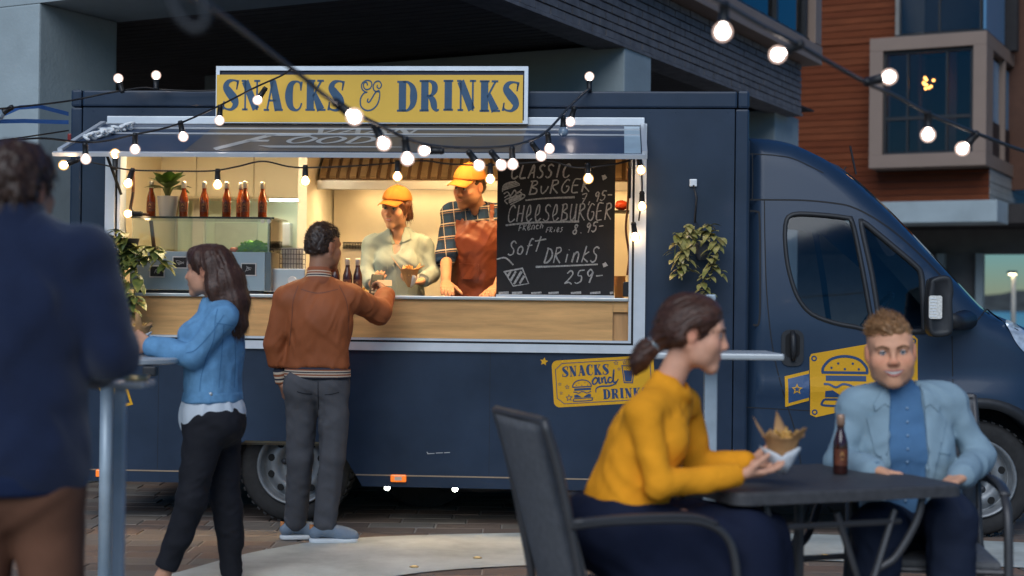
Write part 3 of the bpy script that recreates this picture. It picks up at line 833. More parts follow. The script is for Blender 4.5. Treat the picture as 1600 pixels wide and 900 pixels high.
# --- lettering for the painted signs: thick-and-thin serif capitals, unit height
def ser(x, y, w): return ('l', [(x - w / 2, y, .05), (x + w / 2, y, .05)])
GL = {
 'S': (.62, [[(.55, .70, .03), (.57, .93, .05), (.40, .985, .05), (.20, .93, .13), (.12, .76, .22), (.27, .56, .27), (.44, .38, .27), (.50, .20, .20), (.36, .04, .09), (.18, .03, .05), (.04, .10, .05), (.03, .28, .03)],
        ('l', [(.54, .68, .03), (.60, .99, .07)]), ('l', [(.0, .02, .07), (.05, .30, .03)])]),
 'N': (.80, [('l', [(.17, .0, .055), (.17, 1.0, .055)]), ('l', [(.16, .97, .24), (.60, .03, .24)]), ('l', [(.64, 0, .055), (.64, 1, .055)]), ser(.16, .02, .22), ser(.10, .98, .16), ser(.64, .98, .24)]),
 'A': (.78, [('l', [(.14, 0, .05), (.36, .98, .06)]), ('l', [(.36, .98, .22), (.60, .0, .27)]), ('l', [(.2, .33, .05), (.5, .33, .05)]), ser(.12, .02, .22), ser(.62, .02, .32), ('l', [(.26, .98, .06), (.44, .98, .06)])]),
 'C': (.68, [[(.60, .72, .03), (.56, .94, .05), (.40, .99, .06), (.20, .86, .20), (.13, .5, .27), (.20, .16, .20), (.40, .02, .07), (.56, .08, .05), (.64, .26, .04)], ('l', [(.60, .68, .03), (.63, .99, .07)])]),
 'K': (.82, [('l', [(.20, 0, .25), (.20, 1, .25)]), ser(.20, .02, .38), ser(.20, .98, .38), ('l', [(.30, .45, .05), (.62, .97, .06)]), ser(.60, .98, .26), ('l', [(.36, .56, .14), (.62, .02, .27)]), ser(.66, .02, .30)]),
 'D': (.78, [('l', [(.20, 0, .25), (.20, 1, .25)]), ser(.16, .02, .34), ser(.16, .98, .34), [(.2, .98, .05), (.42, .96, .07), (.60, .78, .18), (.64, .5, .25), (.60, .22, .18), (.42, .04, .07), (.2, .02, .05)]]),
 'R': (.80, [('l', [(.20, 0, .25), (.20, 1, .25)]), ser(.18, .02, .36), ser(.16, .98, .34), [(.2, .98, .05), (.42, .97, .07), (.57, .86, .18), (.58, .68, .19), (.46, .52, .08), (.28, .49, .05)],
        [(.38, .50, .12), (.52, .34, .21), (.58, .14, .20), (.66, .03, .08), (.76, .05, .04)]]),
 'I': (.44, [('l', [(.22, 0, .25), (.22, 1, .25)]), ser(.22, .02, .38), ser(.22, .98, .38)]),
 '&': (.86, [[(.30, .84, .05), (.26, .94, .05), (.16, .92, .045), (.14, .80, .045), (.24, .70, .05), (.40, .74, .045), (.47, .88, .045), (.40, .99, .05), (.22, 1.0, .045), (.07, .88, .045), (.10, .70, .05), (.26, .60, .05)],
        [(.30, .62, .05), (.14, .56, .05), (.03, .38, .055), (.05, .14, .055), (.24, .0, .055), (.48, .02, .055), (.68, .18, .055), (.78, .44, .05), (.76, .66, .045), (.62, .60, .05), (.50, .44, .05), (.38, .28, .05), (.30, .30, .05), (.33, .40, .045)],
        [(.76, .62, .045), (.58, .66, .05), (.52, .80, .05), (.60, .95, .05), (.76, .98, .05), (.85, .86, .045), (.78, .74, .045), (.68, .78, .045), (.69, .86, .04)]]),
}
for c_ in 'SNACKDRI':      # fatten the heavy strokes a little
    GL[c_] = (GL[c_][0], [(q[0], [(x, y, w * 1.1 + .012) for x, y, w in q[1]]) if isinstance(q, tuple) else [(x, y, w * 1.1 + .012) for x, y, w in q] for q in GL[c_][1]])
def letters(txt, fr, x0, x1, h, m, par, name='letter', jit=.02, sp=.10):
    """set txt between x0 and x1; fr(x, y) -> 3-D"""
    ws = [GL[c][0] if c != ' ' else .42 for c in txt]; tot = sum(ws) + sp * (len(txt) - 1); k = (x1 - x0) / tot; x = x0
    for c, w in zip(txt, ws):
        if c != ' ':
            V, F = ribbon(GL[c][1], 7); dy = random.uniform(-jit, jit); hh = h * random.uniform(1 - jit, 1 + jit)
            mesh(name, [fr(x + k * a, dy * h + hh * b) for a, b in V], F, m, par)
        x += k * (w + sp)
# --- roof sign
SX0, SX1, SZ0, SZ1 = -1.78, .088, 2.402, 2.742
sign = bx('roof_sign', mat('navy_board', (.014, .02, .05), .5), truck, SX0 + .02, SX1 - .02, -.085, -.055, SZ0 + .02, SZ1 - .02)
frame_rect('sign_frame', (SX0, SX1, SZ0, SZ1), (SX0 + .022, SX1 - .022, SZ0 + .02, SZ1 - .026), -.10, -.052, M_alu, sign)
bx('sign_face', mat('yellow_sign_board', (.82, .50, .085), .6, var=.06, vs=2, spec=.2), sign, SX0 + .006, SX1 - .03, -.103, -.1005, SZ0 + .006, SZ1 - .052)
letters('SNACKS & DRINKS', lambda x, y: (x, -.1045, y + 2.477), -1.735, .035, .178, mat('petrol_lettering', (.03, .085, .16), .5, var=.12, vs=20), sign)
for x in (-1.5, -.2): MB().tube([(x, -.06, 2.62), (x, .5, 2.63)], .014, 8).build('sign_brace', M_plast, sign)

# --- box sticker
def star(cx, cz, r, inner=.45, rot=0):
    return [(cx + r * (1 if i % 2 == 0 else inner) * math.sin(math.pi * i / 5 + rot), cz + r * (1 if i % 2 == 0 else inner) * math.cos(math.pi * i / 5 + rot)) for i in range(10)]
def flat2d(name, poly, fr, m, par, holes=()):
    V, T = sheet(poly, holes); return mesh(name, [fr(a, b) for a, b in V], T, m, par)
def strokes(name, st, fr, m, par, n=6):
    V, F = ribbon(st, n); return mesh(name, [fr(a, b) for a, b in V], F, m, par)
def px2(p, ly=0.0): return tl(p[0], p[1], ly)
K = 1 / 262.0      # metres per photo pixel on the truck side
# sticker frame: s along, t up, origin at its left bottom, tilted up a little
so = np.array(tl(866, 637)); ex = np.array(tl(1000, 629.5)) - so; ex = ex / np.linalg.norm(ex); ez = np.array([-ex[1], ex[0]])
def fs(d):
    def f(a, b):
        p = so + ex * a * K + ez * b * K; return (p[0], -.0012 - d, p[1])
    return f
stk = flat2d('sticker', rrect(0, 158, 0, 73, 9), fs(0), M_yel, truck)
V2 = shrink(rrect(0, 158, 0, 73, 9), 5)
flat2d('sticker_border', [(16, 4.5), (142, 4.5), (153, 14), (153, 59), (142, 68.5), (16, 68.5), (5, 59), (5, 14)], fs(.0008), M_nvy, stk,
       [[(16.4, 5.6), (141.6, 5.6), (151.9, 14.5), (151.9, 58.5), (141.6, 67.4), (16.4, 67.4), (6.1, 58.5), (6.1, 14.5)]])
letters('SNACKS', lambda x, y: fs(.0014)(x, y + 47), 16, 88, 16, M_nvy, stk)
letters('DRINKS', lambda x, y: fs(.0014)(x, y + 9), 77, 146, 15, M_nvy, stk)
AND = [[(71, 39, 2.6), (67, 43, 2.8), (62, 38, 3), (63, 33, 2.6), (68, 35, 2.4), (72, 43, 2.6), (72, 35, 3), (75, 34, 2)],
       [(76, 43, 2.6), (77, 34, 3)], [(77, 39, 2), (81, 43, 2.4), (82, 34, 3), (85, 35, 2)],
       [(92, 41, 2), (88, 42, 2.6), (86, 36, 3), (90, 34, 2.4), (94, 40, 2.4), (96, 54, 2.6)], [(95, 48, 2.6), (94, 35, 3), (99, 35, 2), (102, 39, 1.6), (97, 31, 2)],
       [(66, 20, 1.4), (67, 26, 1.8), (74, 29, 2.4), (88, 29, 2.4), (98, 32, 1.8)]]
strokes('script_word', AND, fs(.0014), M_nvy, stk)
def burger(ox, oz, s, fr, m, par, w=1.0):
    S_ = lambda L: [[(ox + s * x, oz + s * y, w * ww) for x, y, ww in st] for st in L]
    strokes('burger_outline', S_([[(-1, .32, .12), (-.95, .6, .12), (-.6, .95, .12), (0, 1.08, .12), (.6, .95, .12), (.95, .6, .12), (1, .32, .12)], [(-1.03, .34, .12), (1.03, .34, .12)]]), fr, m, par)
    strokes('burger_patty', [('l', q) for q in S_([[(-.85, .08, .24), (.95, .08, .24)]])], fr, m, par)
    strokes('burger_sauce', S_([[(-.95, -.18, .1), (-.7, -.2, .1), (-.4, -.32, .1), (-.1, -.18, .1), (.2, -.22, .1), (.5, -.34, .1), (.95, -.18, .1)]]), fr, m, par)
    flat2d('burger_leaf', [(ox + s * x, oz + s * y) for x, y in ((-.88, -.5), (-.55, -.46), (-.3, -.62), (-.1, -.78), (-.88, -.78))], fr, m, par)
    flat2d('burger_leaf', [(ox + s * x, oz + s * y) for x, y in ((.15, -.7), (.6, -.46), (.9, -.46), (.9, -.78), (.15, -.78))], fr, m, par)
    strokes('burger_bun', S_([[(-.9, -.88, .1), (.9, -.88, .1), (1.0, -1.0, .1), (.85, -1.16, .1), (-.85, -1.16, .1), (-1, -1.02, .1), (-.9, -.88, .1)]]), fr, m, par)
    for x, y in ((-.6, .55), (-.3, .75), (0, .5), (.35, .75), (.62, .5)):
        flat2d('sesame_dot', [(ox + s * (x + .055 * math.cos(t)), oz + s * (y + .055 * math.sin(t))) for t in np.linspace(0, 2 * math.pi, 8, endpoint=False)], fr, m, par)
burger(45, 25, 14.5, fs(.0014), M_nvy, stk, 14.5)
def ostar(cx, cz, r, fr, m, par): flat2d('star', star(cx, cz, r), fr, m, par, [star(cx, cz, r * .62)])
for cx, cz, r in ((24, 14, 6), (22, 31, 4), (11, 36, 3), (12, 22, 3), (100, 64, 4), (113, 64, 3.4), (104, 54, 3), (139, 56, 3.4)): ostar(cx, cz, r, fs(.0014), M_nvy, stk)
flat2d('drink_cup', [(110, 32), (124, 31), (129, 58), (108, 60)], fs(.0014), M_nvy, stk, [[(111.4, 33.4), (122.9, 32.5), (127.2, 56.8), (109.8, 58.4)]])
flat2d('drink', [(112.5, 34.6), (122, 33.8), (124.8, 50), (111, 52)], fs(.0016), M_nvy, stk)
strokes('drink_straw', [('l', [(120, 47, 2), (131, 66, 2)])], fs(.0018), M_nvy, stk)
p = tl(850, 565)
flat2d('star', star(p[0], p[1], .025, .5, .15), lambda a, b: (a, -.0012, b), M_yel, truck)
flat2d('sticker', [tl(152, 603), tl(166, 600), tl(178, 640), tl(174, 641)], lambda a, b: (a, -.0012, b), M_yel, truck)
flat2d('sticker', [tl(176, 606), tl(200, 608), tl(208, 632), tl(190, 637)], lambda a, b: (a, -.0012, b), M_yel, truck, [[tl(181, 611), tl(197, 612), tl(203, 629), tl(193, 631)]])
# hook plate for the hanging basket
hx, hz = tl(1083, 286)
MB().box(hx - .022, hx + .022, -.02, 0, hz - .022, hz + .022, b=.004).build('hook_plate', M_alu, truck)

# ---------------------------------------------------------------- the cab
CY0 = .055; CWID = 1.98
prof = [(1.402, 2.365), (1.50, 2.362), (1.60, 2.35), (1.70, 2.325), (1.80, 2.28), (1.90, 2.225), (2.04, 2.12), (2.15, 2.02), (2.265, 1.91), (2.36, 1.81), (2.453, 1.71), (2.55, 1.605), (2.64, 1.505), (2.73, 1.405), (2.81, 1.325),
        (2.90, 1.275), (3.02, 1.225), (3.16, 1.16), (3.28, 1.07), (3.36, .95), (3.41, .8), (3.43, .6), (3.42, .42)]
PR = np.array(crom(prof, 3))
WC = (2.745, .35)
def seg_d(x, z):
    d = 9
    for i in range(len(PR) - 1):
        a, b = PR[i], PR[i + 1]; e = b - a; t = max(0, min(1, ((x - a[0]) * e[0] + (z - a[1]) * e[1]) / (e @ e)))
        d = min(d, math.hypot(x - a[0] - e[0] * t, z - a[1] - e[1] * t))
    return d
def cab_y(x, z):
    y = CY0
    if z > 1.22: y += .15 * ((z - 1.22) / 1.15) ** 1.25
    if z < .55: y += .06 * ((.55 - z) / .3) ** 2
    r = .13; d = seg_d(x, z)
    if d < r: y += r - math.sqrt(max(0, r * r - (r - d) ** 2))
    # pressed waist line and wheel-arch bulge
    y -= .014 * math.exp(-((z - .86) / .05) ** 2)
    dw = math.hypot(x - WC[0], z - WC[1]); y -= .03 * math.exp(-((dw - .45) / .08) ** 2)
    if x > 2.9: y += .35 * ((x - 2.9) / .53) ** 2.2
    return y
arcp = [(WC[0] + .415 * math.cos(t), WC[1] + .415 * math.sin(t)) for t in np.linspace(math.pi * 1.03, -.12, 22)]
outl = [(1.402, .26), (2.33, .26)] + arcp + [(3.2, .27)] + [tuple(p) for p in PR[::-1]]
def pxp(L, ly=.08): return [tl(a, b, ly) for a, b in L]
wa = [tuple(p) for p in crom(pxp([(1228, 352), (1229, 400), (1237, 440), (1249, 470), (1268, 491), (1300, 504), (1335, 511), (1361, 514), (1358, 480), (1345, 400), (1334, 346), (1324, 339), (1280, 334), (1240, 334)]), 3, True)]
wb_ = [tuple(p) for p in crom(pxp([(1347, 352), (1362, 430), (1374, 512), (1384, 518), (1436, 519), (1444, 512), (1443, 460), (1441, 428), (1432, 414), (1400, 386), (1372, 362), (1352, 346)]), 3, True)]
V, T = sheet(outl, [wa, wb_], .05)
cab = mesh('cab_side', [(a, cab_y(a, b), b) for a, b in V], T, M_cabblue, truck, True)
V, T = sheet(outl, [wa, wb_], .12)
mesh('cab_far_side', [(a, CWID + 2 * CY0 - cab_y(a, b), b) for a, b in V], [t[::-1] for t in T], M_cabblue, truck, True)
NX = 9
def strip(name, i0, i1, m, off=0.0):
    v = []; f = []
    for i in range(i0, i1 + 1):
        x, z = PR[i]; y0 = cab_y(x, z); y1 = CWID + 2 * CY0 - y0
        for j in range(NX):
            t = j / (NX - 1); bul = math.sin(math.pi * t) ** .7
            v.append((x + .07 * bul * (1 if z < 2.2 else .2), y0 + (y1 - y0) * t, z + .05 * bul + off))
    n = i1 - i0
    for i in range(n):
        for j in range(NX - 1): a = i * NX + j; f.append((a, a + 1, a + NX + 1, a + NX))
    return mesh(name, v, f, m, truck, True)
iw0 = int(np.argmin(np.abs(PR[:, 1] - 2.17) + (PR[:, 0] < 1.7))); iw1 = int(np.argmin(np.abs(PR[:, 0] - 2.84)))
strip('cab_roof', 0, iw0, M_cabblue); strip('windscreen', iw0, iw1, glass('windscreen_glass', (.5, .6, .62), .06)); strip('bonnet', iw1, len(PR) - 1, M_cabblue)
bx('cab_rear_panel', M_cabblue, truck, 1.392, 1.404, .1, 2.0, .45, 2.33)
M_cabglass = glass('cab_side_glass', (.50, .55, .56), .0, .04)
def rim_and_pane(loop, rimw, name):
    cy = lambda a, b, o: (a, cab_y(a, b) + o, b)
    inn = shrink(loop, rimw); n = len(loop)
    out2 = shrink(loop, -.012)
    v = [cy(a, b, -.002) for a, b in out2] + [cy(a, b, -.012) for a, b in shrink(loop, -.004)] + [cy(a, b, -.010) for a, b in shrink(loop, rimw * .8)] + [cy(a, b, .012) for a, b in inn]
    f = [(r_ * n + i, r_ * n + (i + 1) % n, (r_ + 1) * n + (i + 1) % n, (r_ + 1) * n + i) for r_ in range(3) for i in range(n)]
    mesh('window_rubber', v, f, M_plast, truck, True)
    V, T = sheet(inn); mesh(name, [cy(a, b, .011) for a, b in V], T, M_cabglass, truck, True)
rim_and_pane(wa, .016, 'door_window'); rim_and_pane(wb_, .022, 'quarter_window')
# black applique between the panes and along the pillar
# door and body seams: thin dark grooves lying on the skin
def groove(L, w=.006, name='panel_gap', m=M_seam, ly=.08, o=.001):
    P = [np.array(tl(a, b, ly)) for a, b in L]; P = crom(P, 6)
    V, F = ribbon([[(p[0], p[1], w) for p in P]], 1, False)
    mesh(name, [(a, cab_y(a, b) - o, b) for a, b in V], F, m, truck)
groove([(1173, 311), (1200, 311), (1260, 312), (1310, 317), (1335, 323), (1365, 338), (1400, 362), (1440, 398), (1466, 425), (1490, 452)], .010)
groove([(1196, 312), (1196, 380), (1198, 460), (1206, 540), (1222, 610), (1240, 668), (1250, 720), (1254, 770)], .007)
groove([(1486, 525), (1487, 590), (1486, 660), (1478, 690)], .006)
groove([(1515, 510), (1546, 483)], .008); groove([(1546, 483), (1560, 494), (1600, 520)], .006)
groove([(1172, 238), (1185, 238), (1215, 240), (1245, 246), (1290, 268)], .006)
groove([(1165, 636), (1240, 640), (1330, 645), (1480, 650)], .006)
groove([(1178, 236), (1178, 280), (1177, 311)], .006)
groove([(1173, 329), (1184, 330), (1188, 340), (1188, 420), (1186, 500), (1176, 508)], .012)
# door handle
hxx, hzz = tl(1239, 543, .05); hy = cab_y(hxx, hzz)
dh = MB().prism(rrect(hxx - .068, hxx + .062, hzz - .11, hzz + .105, .045), lambda a, b, d: (a, hy - .010 + d, b), .012).build('door_handle', M_plast, truck)
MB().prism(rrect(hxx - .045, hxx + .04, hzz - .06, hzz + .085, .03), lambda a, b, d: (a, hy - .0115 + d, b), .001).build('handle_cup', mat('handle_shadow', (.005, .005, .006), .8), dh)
MB().tube([(hxx - .004, hy - .016, hzz + .095), (hxx - .002, hy - .038, hzz + .06), (hxx, hy - .04, hzz - .02), (hxx, hy - .02, hzz - .075)], [.014, .018, .018, .014], 8).build('handle_grip', M_plast, dh, True)
# mirror
def mirror():
    ly = -.22
    L = [(1452, 436), (1470, 430), (1484, 434), (1488, 455), (1486, 470), (1487, 505), (1484, 522), (1465, 527), (1450, 522), (1446, 500), (1446, 470), (1449, 448)]
    P = [tl(a, b, ly) for a, b in L]; P = [tuple(q) for q in crom(P, 3, True)]
    mb = MB(); n = len(P); lay = [(-.05, .03), (-.062, .012), (-.05, .003), (.0, 0), (.06, .002), (.08, .02)]
    for i, (dy, s) in enumerate(lay):
        mb.v += [(a, ly + dy, b) for a, b in shrink(P, s)]
    mb.f += [tuple(range(n)), tuple(reversed(range((len(lay) - 1) * n, len(lay) * n)))]
    for r_ in range(len(lay) - 1): mb.f += [(r_ * n + i, (r_ + 1) * n + i, (r_ + 1) * n + (i + 1) % n, r_ * n + (i + 1) % n) for i in range(n)]
    m = mb.build('side_mirror', M_plast, truck, True)
    q = rrect(*[tl(1447.5, 497, ly)[0], tl(1468, 497, ly)[0], tl(1460, 498, ly)[1], tl(1460, 462, ly)[1]], .012)
    MB().prism(q, lambda a, b, d: (a, ly - .068 + d, b), .012).build('indicator_lens', mat('clear_lens', (.68, .66, .62), .15, var=.25, vs=90, coat=1), m)
    for k in range(7):
        z = tl(1460, 494 - k * 4.6, ly)[1]; x0 = tl(1449, 480, ly)[0]; x1 = tl(1459 + (k % 2), 480, ly)[0]
        bx('lens_rib', mat('lens_rib_white', (.8, .82, .84), .2), m, x0, x1, ly - .0715, ly - .0685, z - .0025, z + .0025)
    A = tl(1490, 500, -.15); B = tl(1508, 500, .02)
    MB().tube([(A[0] - .05, -.2, A[1]), (A[0] + .02, -.12, A[1] - .01), (B[0], .02, B[1])], [.06, .055, .075], 12, flat=.8).build('mirror_arm', M_plast, m, True)
    return m
mirror()
# headlight
hl = [tl(a, b, .2) for a, b in ((1567, 500), (1580, 505), (1600, 518), (1625, 540), (1640, 560), (1625, 566), (1600, 556), (1582, 540), (1572, 522))]
hl = [tuple(q) for q in crom(hl, 3, True)]
V, T = sheet(hl, (), .03)
mesh('headlight', [(a, cab_y(a, b) - .006 - .02 * max(0, min(1, .06 / (.02 + abs(b - 1.14)) - .5)) * 0, b) for a, b in V], T, mat('headlight_lens', (.55, .62, .68), .12, .3, var=.35, vs=22, coat=1), truck, True)
# wheel-arch cladding of the front wheel and sill
mb = MB(); ra, rb2 = .415, .475
for i, t in enumerate(np.linspace(math.pi * 1.02, -.1, 26)):
    for r_ in (ra, rb2):
        x, z = WC[0] + r_ * math.cos(t), WC[1] + r_ * math.sin(t); mb.v.append((x, cab_y(x, max(z, .3)) - .02, z)); mb.v.append((x, cab_y(x, max(z, .3)) + (.3 if r_ == ra else .02), z))
for i in range(25):
    a = i * 4; mb.f += [(a, a + 2, a + 6, a + 4), (a, a + 4, a + 5, a + 1), (a + 2, a + 3, a + 7, a + 6)]
mb.build('wheel_arch', M_plast, truck, True)
bx('door_sill', M_plast, truck, 1.41, 2.32, .08, .2, .2, .27, b=.015)
bx('wheel_house', M_seam, truck, 2.2, 3.2, .45, .47, .2, 1.0)
# sticker on the door
cyf = lambda d: (lambda a, b: (a, cab_y(a, b) - .003 - d, b))
P_ = lambda L: [tl(a, b, .05) for a, b in L]
def dense(poly, n=10):
    out = []
    for i in range(len(poly)):
        a, b = np.array(poly[i]), np.array(poly[(i + 1) % len(poly)])
        for k in range(n): out.append(tuple(a + (b - a) * k / n))
    return out
def cflat(name, L, d, m, par, holes=()):
    poly = dense(P_(L), 8); V, T = sheet(poly, [P_(h) for h in holes], .03)
    return mesh(name, [cyf(d)(a, b) for a, b in V], T, m, par)
ds = cflat('door_sticker', [(1268, 553), (1360, 537), (1428, 524), (1434, 530), (1434, 611), (1428, 617), (1275, 652), (1266, 648), (1265, 558)], .0, M_yel, truck)
cflat('sticker_flag', [(1226, 588), (1264, 579), (1264, 626), (1227, 636)], .0005, M_yel, ds)
cflat('flag_field', [(1231, 592), (1264, 584), (1264, 621), (1232, 630)], .002, mat('flag_blue', (.03, .075, .18), .4), ds)
flat2d('flag_star', star(*tl(1245, 608, .05), .034), cyf(.0035), M_yel, ds, [star(*tl(1245, 608, .05), .034 * .58)])
sk = .5 * (tl(1355, 590, .05)[0] - tl(1285, 590, .05)[0]); oc = tl(1320, 594, .05)
burger(oc[0], oc[1], sk, lambda a, b: (a, cab_y(a, b) - .005, b), M_nvy, ds, sk)
for a, b in ((1272, 560), (1273, 644), (1427, 533), (1427, 606)):
    c_ = tl(a, b, .05); ring = [(c_[0] + .017 * math.cos(t), c_[1] + .017 * math.sin(t)) for t in np.linspace(0, 2 * math.pi, 14, endpoint=False)]
    flat2d('rivet_ring', ring, cyf(.002), M_nvy, ds, [[(c_[0] + .009 * math.cos(t), c_[1] + .009 * math.sin(t)) for t in np.linspace(0, 2 * math.pi, 14, endpoint=False)]])
# cab interior
M_seat = mat('seat_fabric', (.03, .032, .036), .9)
for y in (.55, 1.45):
    st = SDF(.02)
    st.box((1.78, y, .95), (.27, .25, .09), None, .06, .04); st.box((1.56, y, 1.32), (.09, .25, .40), None, .07, .04); st.box((1.54, y, 1.80), (.06, .14, .10), None, .05, .03)
    v, f = st.build(); qmesh('cab_seat', v, f, M_seat, truck, (0, 0, 0))
sw = SDF(.015); sw.torus((2.22, .6, 1.28), (-.8, 0, .6), .19, .016); sw.cone((2.22, .42, 1.28), (2.22, .78, 1.28), .014, .014); sw.cone((2.22, .6, 1.28), (2.4, .6, 1.14), .03, .03)
v, f = sw.build(); qmesh('steering_wheel', v, f, M_plast, truck, (0, 0, 0))
bx('dashboard', M_plast, truck, 2.38, 2.8, .22, 1.85, .85, 1.22, b=.05)
bx('cab_floor', M_seam, truck, 1.41, 2.4, .15, 1.95, .45, .5)
# wheels
def wheel(x, z, r=.34, yc=.11):
    w = MB().lathe([(r * .66, 0), (r * .80, -.015), (r * .93, -.02), (r * .985, .0), (r, .03), (r, .19), (r * .97, .22), (r * .66, .21)], c=(x, yc, z), n=40, axis='y', cap=False).build('wheel', M_tyre, truck, True)
    tr = MB()
    for i in range(44):
        a = 2 * math.pi * i / 44
        c, s = math.cos(a), math.sin(a)
        v = [(x + rr * math.cos(a + da), yc + yy, z + rr * math.sin(a + da)) for rr in (r - .004, r + .006) for da in (-.035, .035) for yy in (.0, .2)]
        tr.add(v, [(0, 1, 3, 2), (4, 6, 7, 5), (0, 4, 5, 1), (2, 3, 7, 6), (0, 2, 6, 4), (1, 5, 7, 3)])
    tr.build('tread', M_tyre, w)
    rim = MB().lathe([(r * .665, -.012), (r * .69, -.018), (r * .66, -.02), (r * .62, .0), (r * .60, .06), (r * .57, .062), (r * .50, .03), (r * .42, .018), (r * .32, .028), (r * .30, .05), (r * .16, .05), (r * .15, .01), (.0001, .005)], c=(x, yc, z), n=40, axis='y', cap=False).build('rim', M_rim, w, True)
    hb = MB(); bo = MB()
    for i in range(10):
        a = 2 * math.pi * (i + .5) / 10; MB().lathe([(.0001, -.0035), (.021, -.0035), (.023, .004)], c=(x + r * .47 * math.cos(a), yc + .021, z + r * .47 * math.sin(a)), n=10, axis='y').build('rim_hole', mat('rim_hole', (.008, .008, .008), .9), w)
    for i in range(5):
        a = 2 * math.pi * i / 5 + .3; bo.lathe([(.0001, -.012), (.019, -.010), (.02, .03)], c=(x + r * .235 * math.cos(a), yc + .045, z + r * .235 * math.sin(a)), n=8, axis='y')
    bo.build('wheel_bolts', mat('dark_bolt', (.06, .06, .065), .5, .5), w, True)
wheel(-1.315, .338); wheel(WC[0], .345)
MB().lathe([(.34, 1.65), (.34, 1.87)], c=(-1.315, 0, .338), n=28, axis='y').build('far_wheel', M_tyre, truck); MB().lathe([(.34, 1.65), (.34, 1.87)], c=(WC[0], 0, .345), n=28, axis='y').build('far_wheel', M_tyre, truck)
MB().tube([(2.06, .3, 2.15), (2.02, .28, 2.32)], .006, 6).build('roof_aerial', M_plast, truck)
MB().tube([(2.04, .9, 2.17), (2.09, .9, 2.25)], .005, 6).build('roof_aerial', M_plast, truck)

# ================================================================ inside the truck
M_cream = mat('cream_wall', (.62, .53, .36), .55, var=.06, vs=2)
M_creamd = mat('cream_door', (.78, .70, .52), .4, var=.05, vs=2)
M_green = mat('pale_green_splash', (.68, .74, .60), .4, var=.08, vs=2)
M_white = mat('white_lacquer', (.70, .66, .58), .4, var=.04)
M_warm = mat('warm_stainless', (.60, .54, .44), .36, .45, var=.12, vs=1.6)
IY = 1.95
bx('inner_back_wall', M_cream, truck, -2.64, 1.34, IY, IY + .05, .47, 2.56)
bx('inner_end_wall', M_cream, truck, -2.655, -2.63, .07, 1.95, .47, 2.56)
bx('inner_end_wall', mat('ochre_wall', (.60, .46, .22), .55, var=.05), truck, 1.0, 1.03, .07, 1.95, .47, 2.56)
bx('inner_ceiling', M_white, truck, -2.63, 1.0, .07, 1.95, 2.545, 2.565)
bx('inner_floor', mat('lino_floor', (.18, .15, .12), .6), truck, -2.63, 1.0, .07, 1.95, .471, .48)
for nm, x0, x1, e in (('ceiling_lamp', -2.2, -1.5, 29), ('ceiling_lamp', -.9, -.1, 33), ('ceiling_lamp', .15, .65, 22)):
    o = bx(nm, M_alu, truck, x0 - .02, x1 + .02, .13, .37, 2.525, 2.545)
    bx('lamp_diffuser', emis('warm_tube_%d_%d' % (e, x0 > -1), (1.0, .60, .25) if x0 > -1 else (1.0, .80, .52), e + (x0 > -1)), o, x0, x1, .15, .35, 2.515, 2.5245)
# left: upper cupboards, lit splash, partition
x487, _ = tl(487, 300, 1.3)
bx('partition', M_white, truck, x487 - .03, x487 + .03, 1.0, IY, .48, 2.545)
zc = tl(400, 310, 1.6)[1]
cup = bx('wall_cupboard', M_creamd, truck, -2.6, x487 - .035, 1.62, 1.94, zc, 2.54)
xs = [tl(p, 280, 1.6)[0] for p in (212, 307, 397, 484)]
for a, b in zip(xs[:-1], xs[1:]): bx('cupboard_door', M_creamd, cup, a + .004, b - .004, 1.6, 1.617, zc + .01, 2.53, b=.003)
bx('shelf_light', emis('cool_shelf_light', (.85, 1, .88), 12), truck, tl(420, 310, 1.6)[0], x487 - .04, 1.64, 1.66, zc - .015, zc - .003)
bx('splash_panel', M_green, truck, -2.6, x487 - .035, 1.92, 1.945, 1.3, zc)
bx('splash_post', M_white, truck, *sorted((tl(300, 380, 1.85)[0], tl(318, 380, 1.85)[0])), 1.85, 1.915, 1.3, zc)
bx('back_worktop', M_steel, truck, -2.6, .95, 1.4, 1.94, 1.28, 1.3)
bx('back_cabinet', M_cream, truck, -2.6, .95, 1.45, 1.94, .48, 1.279)
a = tl(440, 355, 1.9); bx('paper_holder', M_alu, truck, a[0] - .02, a[0] + .08, 1.82, 1.915, a[1] - .14, a[1] + .03, b=.01)
a = tl(375, 365, 1.9); bx('whiteboard', mat('pale_panel', (.58, .60, .50), .35), truck, a[0] - .19, a[0] + .13, 1.9, 1.9195, a[1] - .16, a[1] + .08, b=.008)
# right: steel back panel and extractor hood
sp = bx('steel_panel', M_warm, truck, x487 + .04, .98, 1.90, 1.945, 1.32, 2.30)
V_ = MB()
hx0, hx1 = x487 + .06, .95
zl = tl(600, 290, 1.25)[1]; zt = 2.52
hood = MB().prism([(1.25, zl), (1.29, zl), (1.89, zl + .05), (1.89, zt), (1.62, zt), (1.25, zl + .03)], lambda a, b, d: (hx0 + d, a, b), hx1 - hx0).build('extractor_hood', M_warm, truck)
